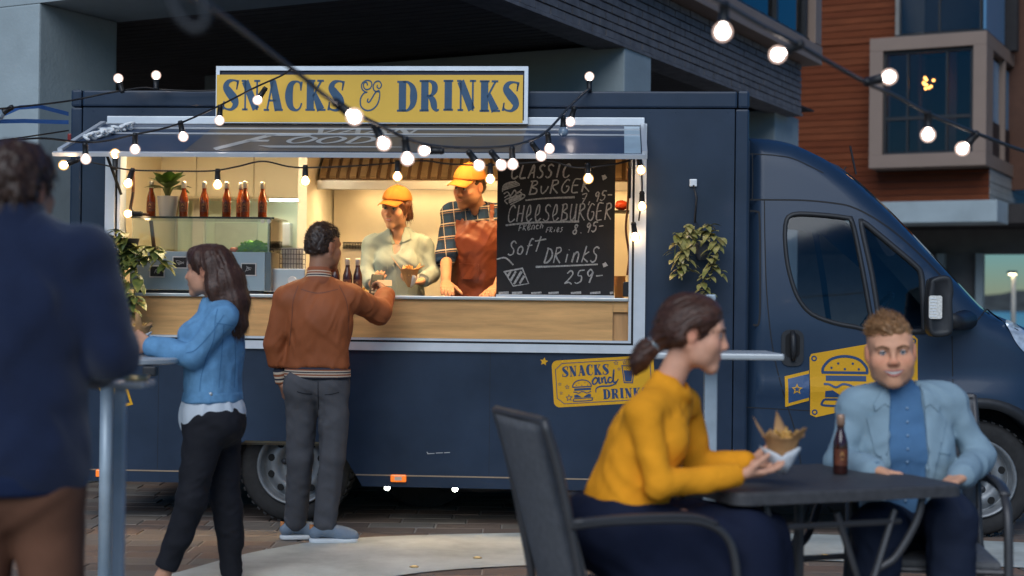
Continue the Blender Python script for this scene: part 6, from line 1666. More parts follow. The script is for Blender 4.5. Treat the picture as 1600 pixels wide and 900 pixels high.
# ---------------------------------------------------------------- customer in the brown bomber jacket (back view)
def p_jacket():
    D = 8.45; root = gr(492, 835); root[2] = 0
    o = person('person', root, 'customer from behind in a brown bomber jacket and grey trousers paying at the counter')
    h = Head(J(506, 388, D + .02), (.62, .78, -.05), k=1.02); N = J(498, 437, D - .02)
    SL, EL, WL = J(448, 468, D), J(432, 538, D + .02), J(440, 598, D + .06)
    SR, ER, WR = J(548, 466, D + .02), J(592, 487, D + .18), J(603, 460, D + .38)
    P, C = J(496, 588, D + .02), J(498, 505, D)
    HL, KL, AL = J(472, 600, D + .02), J(469, 715, D + .0), J(462, 822, D + .06)
    HR, KR, AR = J(521, 600, D + .02), J(519, 715, D - .04), J(508, 826, D - .05)
    F = np.array([.25, .97, 0])
    S = SDF(.0055); head_ops(S, h, neck=N); torso(S, P, C, N, SL, SR, F, -.02); arm(S, SL, EL, WL, -.008); arm(S, SR, ER, WR, -.008)
    leg(S, HL, KL, AL, -.02); leg(S, HR, KR, AR, -.02)
    hand(S, WL, J(448, 630, D + .08) - WL, (.9, .4, 0), 1, (.35, .4, .3), .98)
    hand(S, WR, nrm([-.25, .55, .45]), (-.75, .3, -.5), -1, (.5, .8, .5), .98)
    sk = (.30, .145, .085)
    put(S, 'body', M_skin, o, root, lambda V: face_cols(V, h, sk, stub=.4, stubc=(.07, .035, .02)))
    hc = hair_cap(h, .0055, .005, .05, -.035, noise=.006, nf=90, seed=3, top=.010, side=-.005)
    hm = hairmat('hair_black_brown', (.028, .015, .010), None)
    ho = put(hc, 'hair', hm, o, root); hv = np.array([v.co for v in ho.data.vertices]) + root
    hn = vnormals(ho); s_ = h.loc(hv)[:, 2] > .02
    strands(hv[s_], hn[s_], lambda p, n: n * .9 + h.M[2] * .25, 1600, .009, .0012, hm, ho, root, 1, .2, .5)
    # jacket
    M_j = mat('tan_leather_jacket', (.26, .076, .027), .58, var=.16, vs=5, bump=.0006, bs=140, spec=.24, rv=.08)
    S = SDF(.007); zh = J(496, 574, D)[2]
    torso(S, P + [0, 0, .0], C, N + [0, 0, -.01], SL, SR, F, .014, k=.98, sh=.060)
    S.cone(C + [0, 0, -.05], P + [0, 0, .06], .162, .160, .05, 'u', F, .74)
    arm(S, SL, EL, WL + (EL - WL) * .12, .016, (.056, .046, .036), .012); arm(S, SR, ER, WR + (ER - WR) * .10, .016, (.060, .050, .036), .025)
    S.plane((0, 0, zh), (0, 0, -1), .02)
    S.cone(N + [.0, .0, .02], N + [0, 0, .2], .058, .07, .01, 's')
    S.disp += [folds((.45, 0, .9), .011, 1.6, 10, 3), folds((-.75, 0, .6), .008, 2.5, 12, 9), folds((.3, .3, 1), .006, 5, 24, 17)]
    ja = put(S, 'jacket', M_j, o, root); tj = bvh(ja, root); ms = mat('leather_seam', (.15, .045, .02), .6)
    for L in ([(466, 446), (458, 470), (456, 500), (452, 540)], [(530, 446), (541, 470), (545, 500), (544, 520)], [(470, 452), (497, 458), (528, 452)]): seam_px(L, D, tj, ms, ja, root, 1.2)
    # striped rib: hem, cuffs, collar
    def rib(name, axis, n0, c_list, f):
        if name in MATS: return MATS[name]
        m = mat(name, (.02, .02, .03), .9, var=0); Nn, L = m.node_tree.nodes, m.node_tree.links
        tc = Nn.new('ShaderNodeTexCoord'); dp = Nn.new('ShaderNodeVectorMath'); dp.operation = 'DOT_PRODUCT'; dp.inputs[1].default_value = tuple(axis); L.new(tc.outputs['Object'], dp.inputs[0])
        mr = Nn.new('ShaderNodeMapRange'); mr.inputs[1].default_value = n0[0]; mr.inputs[2].default_value = n0[1]; L.new(dp.outputs['Value'], mr.inputs[0])
        cr = Nn.new('ShaderNodeValToRGB'); cr.color_ramp.interpolation = 'CONSTANT'; L.new(mr.outputs[0], cr.inputs[0])
        while len(cr.color_ramp.elements) < len(c_list): cr.color_ramp.elements.new(.5)
        for el, (p_, c_) in zip(cr.color_ramp.elements, c_list): el.position = p_; el.color = (*c_, 1)
        L.new(cr.outputs[0], Nn['Principled BSDF'].inputs['Base Color']); return m
    nv, cr_, og = (.022, .022, .035), (.50, .40, .30), (.26, .08, .035)
    st = [(0, nv), (.18, cr_), (.30, og), (.42, cr_), (.52, nv), (.62, cr_), (.72, og), (.82, nv)]
    zb = J(496, 591, D)[2]
    S = SDF(.007); torso(S, P, C, N, SL, SR, F, .014, k=1.0); S.cone(C + [0, 0, -.05], P, .165, .162, .05, 'u', F, .74); S.plane((0, 0, zh + .004), (0, 0, 1), .008); S.plane((0, 0, zb), (0, 0, -1), .008)
    put(S, 'hem', rib('rib_hem', (0, 0, 1), (zb, zh + .004), st, 1), ja, root)
    for A_, B_, nm in ((EL, WL, 'rib_left'), (ER, WR, 'rib_right')):
        d = nrm(B_ - A_); q = B_ - d * .03; S = SDF(.005); S.cone(q - d * .03, q + d * .018, .040, .036, .01); S.cone(q + d * .02, q + d * .06, .028, .03, .006, 's')
        put(S, 'cuff', rib(nm, d, (float((q - d * .06 - root) @ d), float((q + d * .05 - root) @ d)), st, 1), ja, root)
    cn = nrm(h.w(0, -.03, -.06) - N); S = SDF(.005); S.cone(N - cn * .01, N + cn * .042, .078, .068, .01); S.cone(N + cn * .03, N + cn * .12, .056, .06, .008, 's')
    put(S, 'collar', rib('rib_collar', cn, (float((N - cn * .01 - root) @ cn), float((N + cn * .065 - root) @ cn)), [(0, og), (.28, cr_), (.36, nv), (.46, cr_), (.54, og), (.66, cr_), (.74, og)], 1), ja, root)
    # trousers
    M_t = cloth('charcoal_chino', (.078, .078, .085), .85, .12)
    S = SDF(.008)
    S.ell(P + [0, 0, -.03], (.150, .118, .13), frameM(F), .05)
    leg(S, HL, KL, AL + [0, 0, .03], .004, (.088, .066, .054), .02); leg(S, HR, KR, AR + [0, 0, .03], .004, (.088, .066, .054), .02)
    S.plane((0, 0, zb + .008), (0, 0, 1), .01); S.plane((0, 0, .055), (0, 0, -1), .01)
    for sx, hh in ((-.075, HL), (.075, HR)): S.ell(hh - F * .05 + [0, 0, -.01], (.075, .075, .09), frameM(F), .05)
    S.disp += [folds((.8, 0, .5), .007, 3, 14, 21), folds((.1, 0, 1), .009, 1.5, 14, 5), folds((.8, .3, -.5), .007, 5, 22, 33)]
    tr = put(S, 'trousers', M_t, o, root); tt = bvh(tr, root); ms = cloth('charcoal_seam', (.02, .02, .024))
    for L in ([(497, 596), (497, 615), (498, 640)], [(464, 612), (475, 615), (488, 616)], [(507, 617), (518, 616), (530, 613)]): seam_px(L, D, tt, ms, tr, root, 1.2)
    M_s = cloth('grey_canvas', (.18, .225, .28), .9); M_so = mat('white_rubber', (.68, .70, .70), .6)
    for A_, t in ((AL, (.96, .25, 0)), (AR, (.98, .12, 0))):
        S, So = SDF(.006), SDF(.006); shoe(S, So, A_ + [.0, 0, 0], t); s1 = put(S, 'shoe', M_s, o, root); put(So, 'sole', M_so, s1, root)
        q = np.array([A_[0], A_[1], 0]) - nrm(t) * .075
        MB().tube([q + [0, 0, .035], q + [0, 0, .10]], .012, 8).build('heel_tab', mat('tan_tab', (.42, .16, .05), .6), s1, True, loc=root)
    # payment card
    cpt = J(601, 444, D + .47)
    e = empty('payment_card', cpt, R(12), 'pale bank card held over the card reader by the customer', 'card')
    MB().box(-.043, .043, -.0008, .0008, -.012, .030, b=.0005).build('card', mat('card_cream', (.72, .52, .30), .4), e); e.rotation_euler = (R(-35), 0, R(8))
p_jacket()

# ---------------------------------------------------------------- woman in the denim jacket
def p_denim():
    D = 7.15; root = gr(310, 905); root = np.array([J(320, 700, D)[0], D, 0.])
    o = person('person', root, 'woman with long brown hair in a denim jacket and black jeans at the tall table')
    h = Head(J(324, 424, D), (-.97, .22, -.02), k=.95); N = J(340, 474, D + .02)
    SL, EL, WL = J(350, 496, D - .13), J(303, 556, D - .16), J(236, 540, D - .10)      # camera side
    SR, ER, WR = J(334, 494, D + .18), J(296, 552, D + .20), J(232, 540, D + .10)
    P, C = J(332, 645, D), J(335, 545, D + .01)
    H1, K1, A1 = J(322, 662, D - .08), J(300, 775, D - .12), J(258, 892, D - .10)
    H2, K2, A2 = J(344, 662, D + .09), J(352, 778, D + .08), J(362, 895, D + .12)
    F = np.array([-.96, .28, 0])
    S = SDF(.0055); head_ops(S, h, True, .2, N, .045); torso(S, P, C, N, SL, SR, F, -.022, True, .92); arm(S, SL, EL, WL, -.006, (.046, .038, .026)); arm(S, SR, ER, WR, -.006, (.046, .038, .026))
    leg(S, H1, K1, A1, -.015, (.082, .055, .036)); leg(S, H2, K2, A2, -.015, (.082, .055, .036))
    hand(S, WL, (-.85, .25, .42), (.15, .85, -.1), 1, (.5, .6, .4), .9); hand(S, WR, (-.85, -.25, .35), (.15, -.85, .1), -1, (.5, .6, .4), .9)
    for A_ in (A1, A2): S.cone(A_, A_ + [-.03, 0, -.06], .034, .036, .02); S.cone(A_ + [.03, 0, -.075], A_ + [-.16, .02, -.10], .032, .022, .03)
    put(S, 'body', M_skin, o, root, lambda V: face_cols(V, h, (.54, .27, .165), lip=(.40, .13, .11), brow=(.05, .03, .02)))
    b = o.children[0]; eyes(h, b, root); face(h, b, b, root, .2, (.42, .14, .12), (.05, .03, .02))
    hm = hairmat('hair_chestnut', (.062, .026, .015), None)
    def ex(S):
        P_ = [h.w(0, -.055, .03), h.w(0, -.105, -.05), h.w(0, -.135, -.15), h.w(0, -.14, -.26), h.w(0, -.12, -.355)]
        rr = (.082, .080, .074, .060, .030)
        for a, b, r1, r2 in zip(P_[:-1], P_[1:], rr[:-1], rr[1:]): S.cone(a, b, r1, r2, .03, 'u', h.M[0], 1.05)
        for s_ in (-1, 1): S.cone(h.w(s_ * .07, -.03, .03), h.w(s_ * .072, -.065, -.09), .022, .028, .03); S.cone(h.w(s_ * .072, -.065, -.09), h.w(s_ * .06, -.10, -.24), .028, .02, .03)
        S.cone(h.w(0, .065, .085), h.w(.06, .03, .06), .025, .02, .03); S.cone(h.w(0, .065, .085), h.w(-.06, .03, .06), .025, .02, .03)
    S = SDF(.006); k = h.k
    S.ell(h.w(0, -.020, .040), np.array([.086, .108, .098]) * k, h.M, .02); S.ell(h.w(0, .02, .075), np.array([.07, .07, .05]) * k, h.M, .025)
    ex(S)
    S.ell(h.w(0, .115, -.045), np.array([.075, .108, .10]) * k, h.M, .012, 's')
    for s_ in (-1, 1): S.ell(h.w(s_ * .085, .0, -.012), np.array([.022, .028, .036]), h.M, .010, 's')
    S.disp += [folds((.25, 0, -1), .006, 4, 60, 3, .3), folds((.2, 0, -1), .004, 5, 120, 6, .3)]
    ho = put(S, 'hair', hm, o, root); hv = np.array([v.co for v in ho.data.vertices]) + root; hn = vnormals(ho)
    fl = lambda p, n: np.array([.25, 0, -1.]) - n * (np.array([.25, 0, -1.]) @ n) * .9
    strands(hv, hn, fl, 3200, .07, .0008, hm, ho, root, 3, .0, .04)
    # denim jacket
    M_d = cloth('light_denim', (.13, .285, .465), .85, .22, 14, .0016, 260)
    S = SDF(.0065); zj = J(330, 626, D)[2]
    torso(S, P, C, N, SL, SR, F, .010, True, .95, .052)
    S.cone(C, P + [0, 0, .05], .138, .142, .05, 'u', F, .86)
    arm(S, SL, EL, WL + (EL - WL) * .06, .012, (.048, .042, .034), .018); arm(S, SR, ER, WR + (ER - WR) * .06, .012, (.048, .042, .034), .018)
    S.plane((0, 0, zj), (0, 0, -1), .01); S.cone(N, N + [-.02, 0, .15], .055, .07, .01, 's')
    S.torus(N + [0, 0, -.004], (-.25, 0, 1), .066, .018, .012)
    S.disp += [folds((.5, 0, -.86), .010, 2.5, 11, 4), folds((-.7, 0, -.7), .008, 4, 15, 8), folds((.2, 0, 1), .003, 8, 26, 13)]
    ja = put(S, 'denim_jacket', M_d, o, root); tj = bvh(ja, root); ms = cloth('denim_stitch', (.07, .18, .33))
    for L in ([(340, 482), (336, 500), (334, 530), (322, 560)], [(338, 505), (352, 507), (366, 510), (376, 516)], [(350, 508), (347, 545), (344, 580), (342, 606)], [(322, 560), (314, 590), (312, 612)], [(366, 512), (368, 560), (366, 606)], [(350, 492), (330, 520), (306, 546), (290, 552)]): seam_px(L, D, tj, ms, ja, root, 1.2)
    S = SDF(.0065); torso(S, P, C, N, SL, SR, F, .016, True, .95); S.cone(C, P + [0, 0, .05], .143, .147, .05, 'u', F, .86); S.plane((0, 0, zj + .045), (0, 0, 1), .006); S.plane((0, 0, zj - .002), (0, 0, -1), .006)
    put(S, 'waistband', M_d, ja, root)
    for A_, B_ in ((EL, WL), (ER, WR)):
        d = nrm(B_ - A_); S = SDF(.005); S.cone(B_ - d * .055, B_ - d * .012, .050, .048, .008); S.cone(B_ - d * .014, B_ + d * .06, .034, .04, .006, 's'); put(S, 'cuff', M_d, ja, root)
    # back yoke seam, side seams and tab button
    sm_ = mat('denim_seam', (.05, .12, .24), .9)
    def seam(L, r=.003): MB().tube([tuple(q) for q in crom(L, 6)], r, 5).build('seam', sm_, ja, True, loc=root)
    b_ = J(345, 618, D - .16)
    MB().lathe([(.0001, -.006), (.009, -.005), (.011, 0)], c=tuple(J(329, 616, D - .152)), n=12, axis='y').build('button', mat('steel_button', (.5, .5, .5), .3, .9), ja, loc=root)
    # white shirt tail
    M_w = cloth('white_jersey', (.60, .64, .68), .9, .05)
    S = SDF(.007); zs_ = J(330, 664, D)[2]
    torso(S, P, C, N, SL, SR, F, .006, True, .96); S.ell(P + [0, 0, -.02], (.158, .150, .15), frameM(F), .05); S.plane((0, 0, zj + .03), (0, 0, 1), .01)
    S.ell(P + np.array([-.02, 0, -.21]), (.26, .3, .14), None, .01, 's')
    S.disp += [folds((0, 0, 1), .008, 2, 18, 6)]
    put(S, 'shirt', M_w, o, root)
    M_b = cloth('black_denim', (.016, .016, .020), .8, .2)
    S = SDF(.007); S.ell(P + [0, 0, -.03], (.158, .142, .13), frameM(F), .05); S.ell(P + np.array([.07, -.02, -.05]), (.085, .14, .095), None, .05)
    leg(S, H1, K1, A1, .008, (.092, .060, .042), .03, (1, 0, 0)); leg(S, H2, K2, A2, .008, (.092, .060, .042), .03, (1, 0, 0))
    S.plane((0, 0, P[2] + .04), (0, 0, 1), .01); S.plane(A1 + [0, 0, .015], A1 - K1, .006)
    S.disp += [folds((.9, 0, -.3), .006, 4, 18, 2), folds((.8, 0, .4), .005, 6, 26, 12)]
    put(S, 'jeans', M_b, o, root)
    # wrapped snack in her hands
    sn = J(219, 520, D - .02); snack('snack_cone', sn, 'wrapped snack held at the tall table by the woman in the denim jacket', .8, 1)
M_kraft = mat('kraft_paper', (.44, .235, .095), .75, var=.12, vs=12, bump=.0015, bs=60)
M_nap = mat('paper_napkin', (.68, .70, .72), .9, var=.05)
def snack(name, c, label, k, seed, rz=0.0):
    o = empty(name, c, rz, label, 'snack'); rng = random.Random(seed)
    n = 28; mb = MB(); tips = [0, 5, 11, 16, 22]
    prof_ = [(.012, -.075), (.030, -.045), (.044, -.01), (.056, .03)]
    for i, (r, z) in enumerate(prof_ + [(.066, .05)]):
        for j in range(n):
            a = 2 * math.pi * j / n; pk = max(0, math.cos(5 * a + seed)) ** 1.3 * (.55 + .45 * math.cos(2 * a + seed * 3))
            rr, zz = r, z
            if i == 3: rr += .012 * pk; zz += .022 * pk
            if i == 4: rr += .055 * pk; zz += .07 * pk * (1 + .5 * math.cos(a + seed * 2)) - .012
            mb.v.append((k * rr * math.cos(a) * (1 + rng.uniform(-.07, .07)), k * rr * math.sin(a) * (1 + rng.uniform(-.07, .07)), k * (zz + rng.uniform(-.004, .004))))
    for i in range(4):
        for j in range(n): a = i * n + j; b = i * n + (j + 1) % n; mb.f.append((a, b, b + n, a + n))
    mb.f.append(tuple(reversed(range(n)))); w_ = mb.build('paper_wrap', M_kraft, o, True)
    sd = w_.modifiers.new('thick', 'SOLIDIFY'); sd.thickness = .0015
    fr = MB()
    for i in range(44):
        a = rng.uniform(0, 6.3); r = .04 * k * math.sqrt(rng.random()); z = k * rng.uniform(.0, .05); d = Vector((rng.uniform(-1, 1), rng.uniform(-1, 1), rng.uniform(.2, 1.2))).normalized() * .02 * k
        p_ = Vector((r * math.cos(a), r * math.sin(a), z)); fr.tube([p_ - d, p_ + d], .0045 * k, 4)
    fr.build('fries', M_fry, o)
    nb = MB(); m = 24
    for i, (r, z) in enumerate(((.016, -.079), (.036, -.052), (.049, -.026), (.058, -.008))):
        for j in range(m):
            a = 2 * math.pi * j / m; q = rng.uniform(-.006, .006) + (.014 * math.sin(3 * a + seed) if i == 3 else 0); nb.v.append((k * (r + q) * math.cos(a), k * (r + q) * math.sin(a), k * (z + q)))
    for i in range(3):
        for j in range(int(m * .5)): a = i * m + j; nb.f.append((a, a + 1, a + m + 1, a + m))
    q = nb.build('napkin', M_nap, o, True); sd = q.modifiers.new('thick', 'SOLIDIFY'); sd.thickness = .0015; q.rotation_euler = (0, 0, R(seed * 70 + 150))
    return o
p_denim()

# ---------------------------------------------------------------- man close to the camera, back view
def p_near():
    D = 4.05; root = np.array([J(20, 700, D)[0], D, 0.])
    o = person('person', root, 'man seen from behind close to the camera in a navy sweater and brown trousers')
    h = Head(J(32, 300, D + .03), (.30, .95, -.06), k=.95); N = J(24, 352, D)
    SR, ER, WR = J(132, 400, D), J(176, 550, D + .02), J(150, 580, D + .27)
    SL, EL, WL = J(-92, 400, D), J(-140, 550, D + .02), J(-60, 580, D + .27)
    P, C = J(22, 720, D), J(22, 510, D)
    HR, KR, AR = J(75, 770, D), gr(90, 1180, .48), np.array([J(85, 700, D)[0], D - .02, .08])
    KR = J(85, 955, D + .03); HL, KL = J(-30, 770, D), J(-40, 955, D + .03); AL = np.array([J(-40, 700, D)[0], D - .02, .08])
    F = np.array([.12, .99, 0])
    S = SDF(.0065); head_ops(S, h, neck=N, nr=.057); torso(S, P, C, N, SL, SR, F, -.015); arm(S, SL, EL, WL, -.006); arm(S, SR, ER, WR, -.006)
    leg(S, HL, KL, AL, -.02); leg(S, HR, KR, AR, -.02)
    hand(S, WR, (-.2, .95, -.05), (0, 0, -1), 1, (.2, .25, .2)); hand(S, WL, (.2, .95, -.05), (0, 0, -1), -1, (.2, .25, .2))
    put(S, 'body', M_skin, o, root, lambda V: face_cols(V, h, (.52, .25, .15)))
    hm = hairmat('hair_dark_brown', (.045, .022, .013), None)
    hc = hair_cap(h, .007, .014, .05, -.045, noise=.008, nf=60, seed=9, top=.006); ho = put(hc, 'hair', hm, o, root)
    hv = np.array([v.co for v in ho.data.vertices]) + root; strands(hv, vnormals(ho), lambda p, n: np.array([.1, 0, -1.]) + n * .3, 900, .03, .0018, hm, ho, root, 1, .1, .3)
    M_k = cloth('navy_knit', (.011, .018, .046), .9, .12, 10, .0018, 120, .3)
    S = SDF(.009); zh = J(30, 765, D)[2]
    torso(S, P, C, N, SL, SR, F, .014, k=.98, sh=.062); S.cone(C, P, .168, .178, .05, 'u', F, .88)
    arm(S, SL, EL, WL, .016, (.056, .048, .034)); arm(S, SR, ER, WR, .016, (.056, .048, .034)); S.plane((0, 0, zh), (0, 0, -1), .01); S.cone(N, N + [0, 0, .2], .06, .07, .01, 's')
    S.disp += [folds((.6, 0, .8), .014, 2, 8, 3), folds((-.7, 0, .7), .010, 4, 12, 5)]
    sw = put(S, 'sweater', M_k, o, root)
    S = SDF(.008); torso(S, P, C, N, SL, SR, F, .014, k=.98); S.cone(C, P + [0, 0, -.06], .168, .180, .05, 'u', F, .90); S.plane((0, 0, zh + .055), (0, 0, 1), .012); S.plane((0, 0, zh - .004), (0, 0, -1), .008); put(S, 'hem', cloth('navy_rib', (.012, .020, .052), .9, .1), sw, root)
    cn = nrm(h.w(0, -.03, -.06) - N); S = SDF(.006); S.cone(N - cn * .01, N + cn * .05, .085, .070, .01); S.cone(N + cn * .03, N + cn * .12, .060, .064, .008, 's'); put(S, 'shirt_collar', cloth('rust_shirt', (.22, .07, .03), .85), o, root)
    S = SDF(.006); S.cone(N - cn * .03, N + cn * .012, .094, .086, .01); S.cone(N - cn * .01, N + cn * .1, .068, .068, .008, 's'); put(S, 'neck_rib', M_k, sw, root)
    M_t = cloth('brown_trousers', (.16, .072, .042), .85, .12)
    S = SDF(.009); S.ell(P + [0, 0, -.05], (.155, .125, .14), frameM(F), .05); leg(S, HL, KL, AL, .006, (.092, .075, .06)); leg(S, HR, KR, AR, .006, (.092, .075, .06)); S.plane((0, 0, zh + .03), (0, 0, 1), .01)
    for hh in (HL, HR): S.ell(hh - F * .03 + [0, 0, .0], (.085, .08, .10), frameM(F), .05)
    S.disp += [folds((.8, 0, .6), .012, 3, 10, 7)]
    put(S, 'trousers', M_t, o, root)
    for A_ in (AL, AR):
        S, So = SDF(.008), SDF(.008); shoe(S, So, A_, F, L=.29); s1 = put(S, 'shoe', mat('brown_leather', (.06, .03, .018), .4), o, root); put(So, 'sole', M_plast, s1, root)
p_near()

# ---------------------------------------------------------------- baseball cap
def cap(h, par, root, col=(.40, .155, .03), tilt=0.0):
    m = cloth('mustard_cap', col, .8, .08)
    S = SDF(.005); k = h.k; M = h.M; w = h.w
    S.ell(w(0, -.012, .048), np.array([.091, .112, .098]) * k, M, .02)
    S.plane(w(0, 0, .050), -(M[2] + M[1] * -.14), .006)
    S.ell(w(0, -.012, .034), np.array([.083, .104, .088]) * k, M, .006, 's')
    S.disp += [folds((0, 0, 1), .003, 6, 20, 2)]
    c = put(S, 'cap', m, par, root)
    mb = MB(); n, r_ = 15, 5     # visor
    for sd in (0, 1):
        for q in range(r_):
            u = q / (r_ - 1)
            for i in range(n):
                t = i / (n - 1) * 2 - 1; a = t * 1.02
                bx0, by0 = .086 * math.sin(a), .104 * math.cos(a) - .014
                bx1, by1 = .080 * math.sin(a) * 1.0, .030 + .142 * math.cos(a * .98) ** .8 if abs(a) < 1.5 else .03
                x, y = bx0 + (bx1 - bx0) * u, by0 + (by1 - by0) * u
                z = .060 - .014 * u - .030 * (x / .08) ** 2 * (.35 + .65 * u) - sd * .005
                mb.v.append(tuple(w(x, y, z)))
    N_ = n * r_
    for q in range(r_ - 1):
        for i in range(n - 1):
            a = q * n + i; mb.f.append((a, a + 1, a + n + 1, a + n)); mb.f.append((N_ + a, N_ + a + n, N_ + a + n + 1, N_ + a + 1))
    for i in range(n - 1): a = (r_ - 1) * n + i; mb.f.append((a, a + 1, N_ + a + 1, N_ + a))
    for q in range(r_ - 1):
        for a in (q * n, q * n + n - 1): mb.f.append((a, a + n, N_ + a + n, N_ + a))
    mb.build('visor', m, c, True, loc=root)
    MB().ico(tuple(w(0, -.012, .147)), .008 * k, 2, (1, 1, .6)).build('cap_button', m, c, True, loc=root)
    for t in (-.9, 0, .9):
        P_ = [w(.092 * math.sin(t * 1.0) * math.cos(a), .113 * math.cos(t * 1.0) * math.cos(a) - .012, .048 + .099 * math.sin(a)) for a in np.linspace(.05, 1.5, 9)]
        MB().tube([tuple(q) for q in P_], .0014, 4).build('cap_seam', cloth('cap_thread', (.42, .18, .025), .8), c, loc=root)
    return c

# ---------------------------------------------------------------- server handing out food
def p_server():
    D = 9.72; root = np.array([J(622, 450, D)[0], D, .481])
    o = person('person', root, 'smiling server in a mustard cap and pale denim shirt holding fries behind the counter')
    h = Head(J(619, 325, D - .06), (-.42, -.88, -.16), (.10, 0, 1), k=1.0); N = J(624, 364, D)
    SL, EL, WL = J(580, 384, D), J(573, 428, D - .06), J(582, 447, D - .24)         # photo left
    SR, ER, WR = J(664, 386, D), J(676, 428, D - .04), J(658, 440, D - .22)
    P, C = J(626, 500, D), J(624, 425, D)
    F = np.array([-.14, -.99, 0])
    S = SDF(.005); head_ops(S, h, True, .75, N, .045); torso(S, P, C, N, SR, SL, F, -.022, True, .93); arm(S, SL, EL, WL, -.006, (.046, .038, .026)); arm(S, SR, ER, WR, -.006, (.046, .038, .026))
    HP = [P + [s * .08, 0, -.05] for s in (-1, 1)]
    for q in HP: leg(S, q, q + [0, 0, -.36], q + [0, 0, -.74], -.01)
    hand(S, WL, (.3, -.6, .35), (.5, .2, .7), -1, (.4, .5, .4), .9); hand(S, WR, (-.80, -.35, -.05), (0, -.25, 1), 1, (.45, .5, .4), .92)
    b = put(S, 'body', M_skin, o, root, lambda V: face_cols(V, h, (.62, .35, .22), lip=(.50, .17, .13), brow=(.07, .035, .02)))
    eyes(h, b, root); face(h, b, b, root, .6, (.55, .18, .14), (.09, .04, .022))
    hm = hairmat('hair_auburn', (.10, .035, .016), None)
    S = SDF(.005); k = h.k
    S.ell(h.w(0, -.02, .03), np.array([.084, .106, .085]), h.M, .02)
    for s_ in (-1, 1): S.cone(h.w(s_ * .070, -.02, .02), h.w(s_ * .070, -.045, -.055), .024, .026, .02); S.cone(h.w(s_ * .074, .035, .03), h.w(s_ * .072, .022, -.03), .010, .008, .015)
    S.ell(h.w(0, -.07, -.03), (.07, .05, .06), h.M, .03)
    S.ell(h.w(0, .105, -.045), (.068, .105, .10), h.M, .010, 's'); S.plane(h.w(0, 0, .062), h.M[2], .01)
    S.disp += [folds((0, 0, 1), .010, 14, 60, 3)]
    ho = put(S, 'hair', hm, o, root); hv = np.array([v.co for v in ho.data.vertices]) + root; strands(hv, vnormals(ho), lambda p, n: np.array([0, 0, -1.]) + n * .25, 500, .035, .0014, hm, ho, root, 5, .1, .3)
    cap(h, o, root)
    M_sh = cloth('pale_denim_shirt', (.30, .37, .36), .85, .10, 10)
    S = SDF(.006); torso(S, P, C, N, SR, SL, F, .010, True, .97, .050); arm(S, SL, EL, WL + (EL - WL) * .25, .010, (.043, .040, .032), .014); arm(S, SR, ER, WR + (ER - WR) * .30, .010, (.043, .040, .032), .014)
    S.cone(C + [0, 0, .02], P, .135, .14, .05, 'u', F, .8)
    # open neck
    V0 = C + F * .14 + [0, 0, .0]; S.cone(N + F * .02 + [0, 0, .07], V0 + [0, 0, .02], .052, .012, .01, 's'); S.cone(N, N + [0, 0, .14], .056, .07, .01, 's')
    S.plane(P + [0, 0, -.12], (0, 0, -1), .01)
    S.disp += [folds((.3, 0, 1), .010, 3, 14, 3), folds((-.8, 0, .6), .007, 5, 18, 6)]
    sh = put(S, 'shirt', M_sh, o, root)
    # collar leaves, pockets, placket
    X = nrm(np.cross(F, [0, 0, 1])); Z = np.array([0, 0, 1.]); tr = bvh(sh, root)
    for s_ in (-1, 1):
        drape('collar', mir([(.012, -.075), (.040, -.02), (.052, .028), (.072, .020), (.092, -.042), (.055, -.058)], s_), N, X, Z, F, tr, .011, M_sh, sh, root)
        drape('pocket_flap', mir([(.045, .035), (.125, .035), (.125, .008), (.085, -.006), (.045, .008)], s_), C, X, Z, F, tr, .006, M_sh, sh, root)
        drape('pocket', mir([(.047, .008), (.123, .008), (.121, -.075), (.085, -.088), (.049, -.075)], s_), C, X, Z, F, tr, .003, M_sh, sh, root)
    drape('placket', [(-.016, -.16), (.014, -.16), (.014, .045), (-.016, .045)], C, X, Z, F, tr, .004, M_sh, sh, root)
    for A_, B_ in ((EL, WL + (EL - WL) * .25), (ER, WR + (ER - WR) * .30)):
        d = nrm(B_ - A_); S = SDF(.005); S.cone(B_ - d * .05, B_ + d * .005, .050, .048, .01); S.cone(B_ - d * .0, B_ + d * .07, .036, .04, .006, 's'); S.disp += [folds(d, .004, 8, 20, 3)]; put(S, 'rolled_cuff', M_sh, sh, root)
    S = SDF(.006); torso(S, P, C, N, SR, SL, F, -.010, True, .94); S.plane(N + [0, 0, -.075], (0, 0, 1), .01); S.plane(P, (0, 0, -1), .01); put(S, 'undershirt', cloth('pale_pink_tee', (.62, .50, .44), .9, .04), o, root)
    S = SDF(.008); S.ell(P + [0, 0, -.06], (.16, .12, .12), frameM(F), .04)
    for q in HP: leg(S, q, q + [0, 0, -.36], q + [0, 0, -.76], .01)
    S.plane(P + [0, 0, -.02], (0, 0, 1), .01); put(S, 'trousers', cloth('grey_denim', (.10, .12, .14)), o, root)
    snack('snack_cone', J(640, 430, D - .36), 'paper cone of fries with a white napkin in the hands of the server', .98, 2)
    t = J(588, 448, D - .36)
    e = empty('card_reader', t, 0, 'black card reader held over the counter by the server', 'card reader')
    MB().box(-.040, .040, -.012, .012, -.075, .085, b=.010).build('casing', mat('reader_black', (.03, .028, .028), .4), e)
    bx('screen', mat('reader_screen', (.10, .11, .10), .15), e, -.030, .030, -.0135, -.0125, .035, .075)
    for r_ in range(4):
        for c_ in range(3): MB().box(-.028 + c_ * .020, -.012 + c_ * .020, -.0155, -.0125, -.055 + r_ * .020, -.042 + r_ * .020, b=.001).build('key', mat('reader_key', (.22, .20, .18), .5), e)
    e.rotation_euler = (R(-28), R(6), R(4))
p_server()

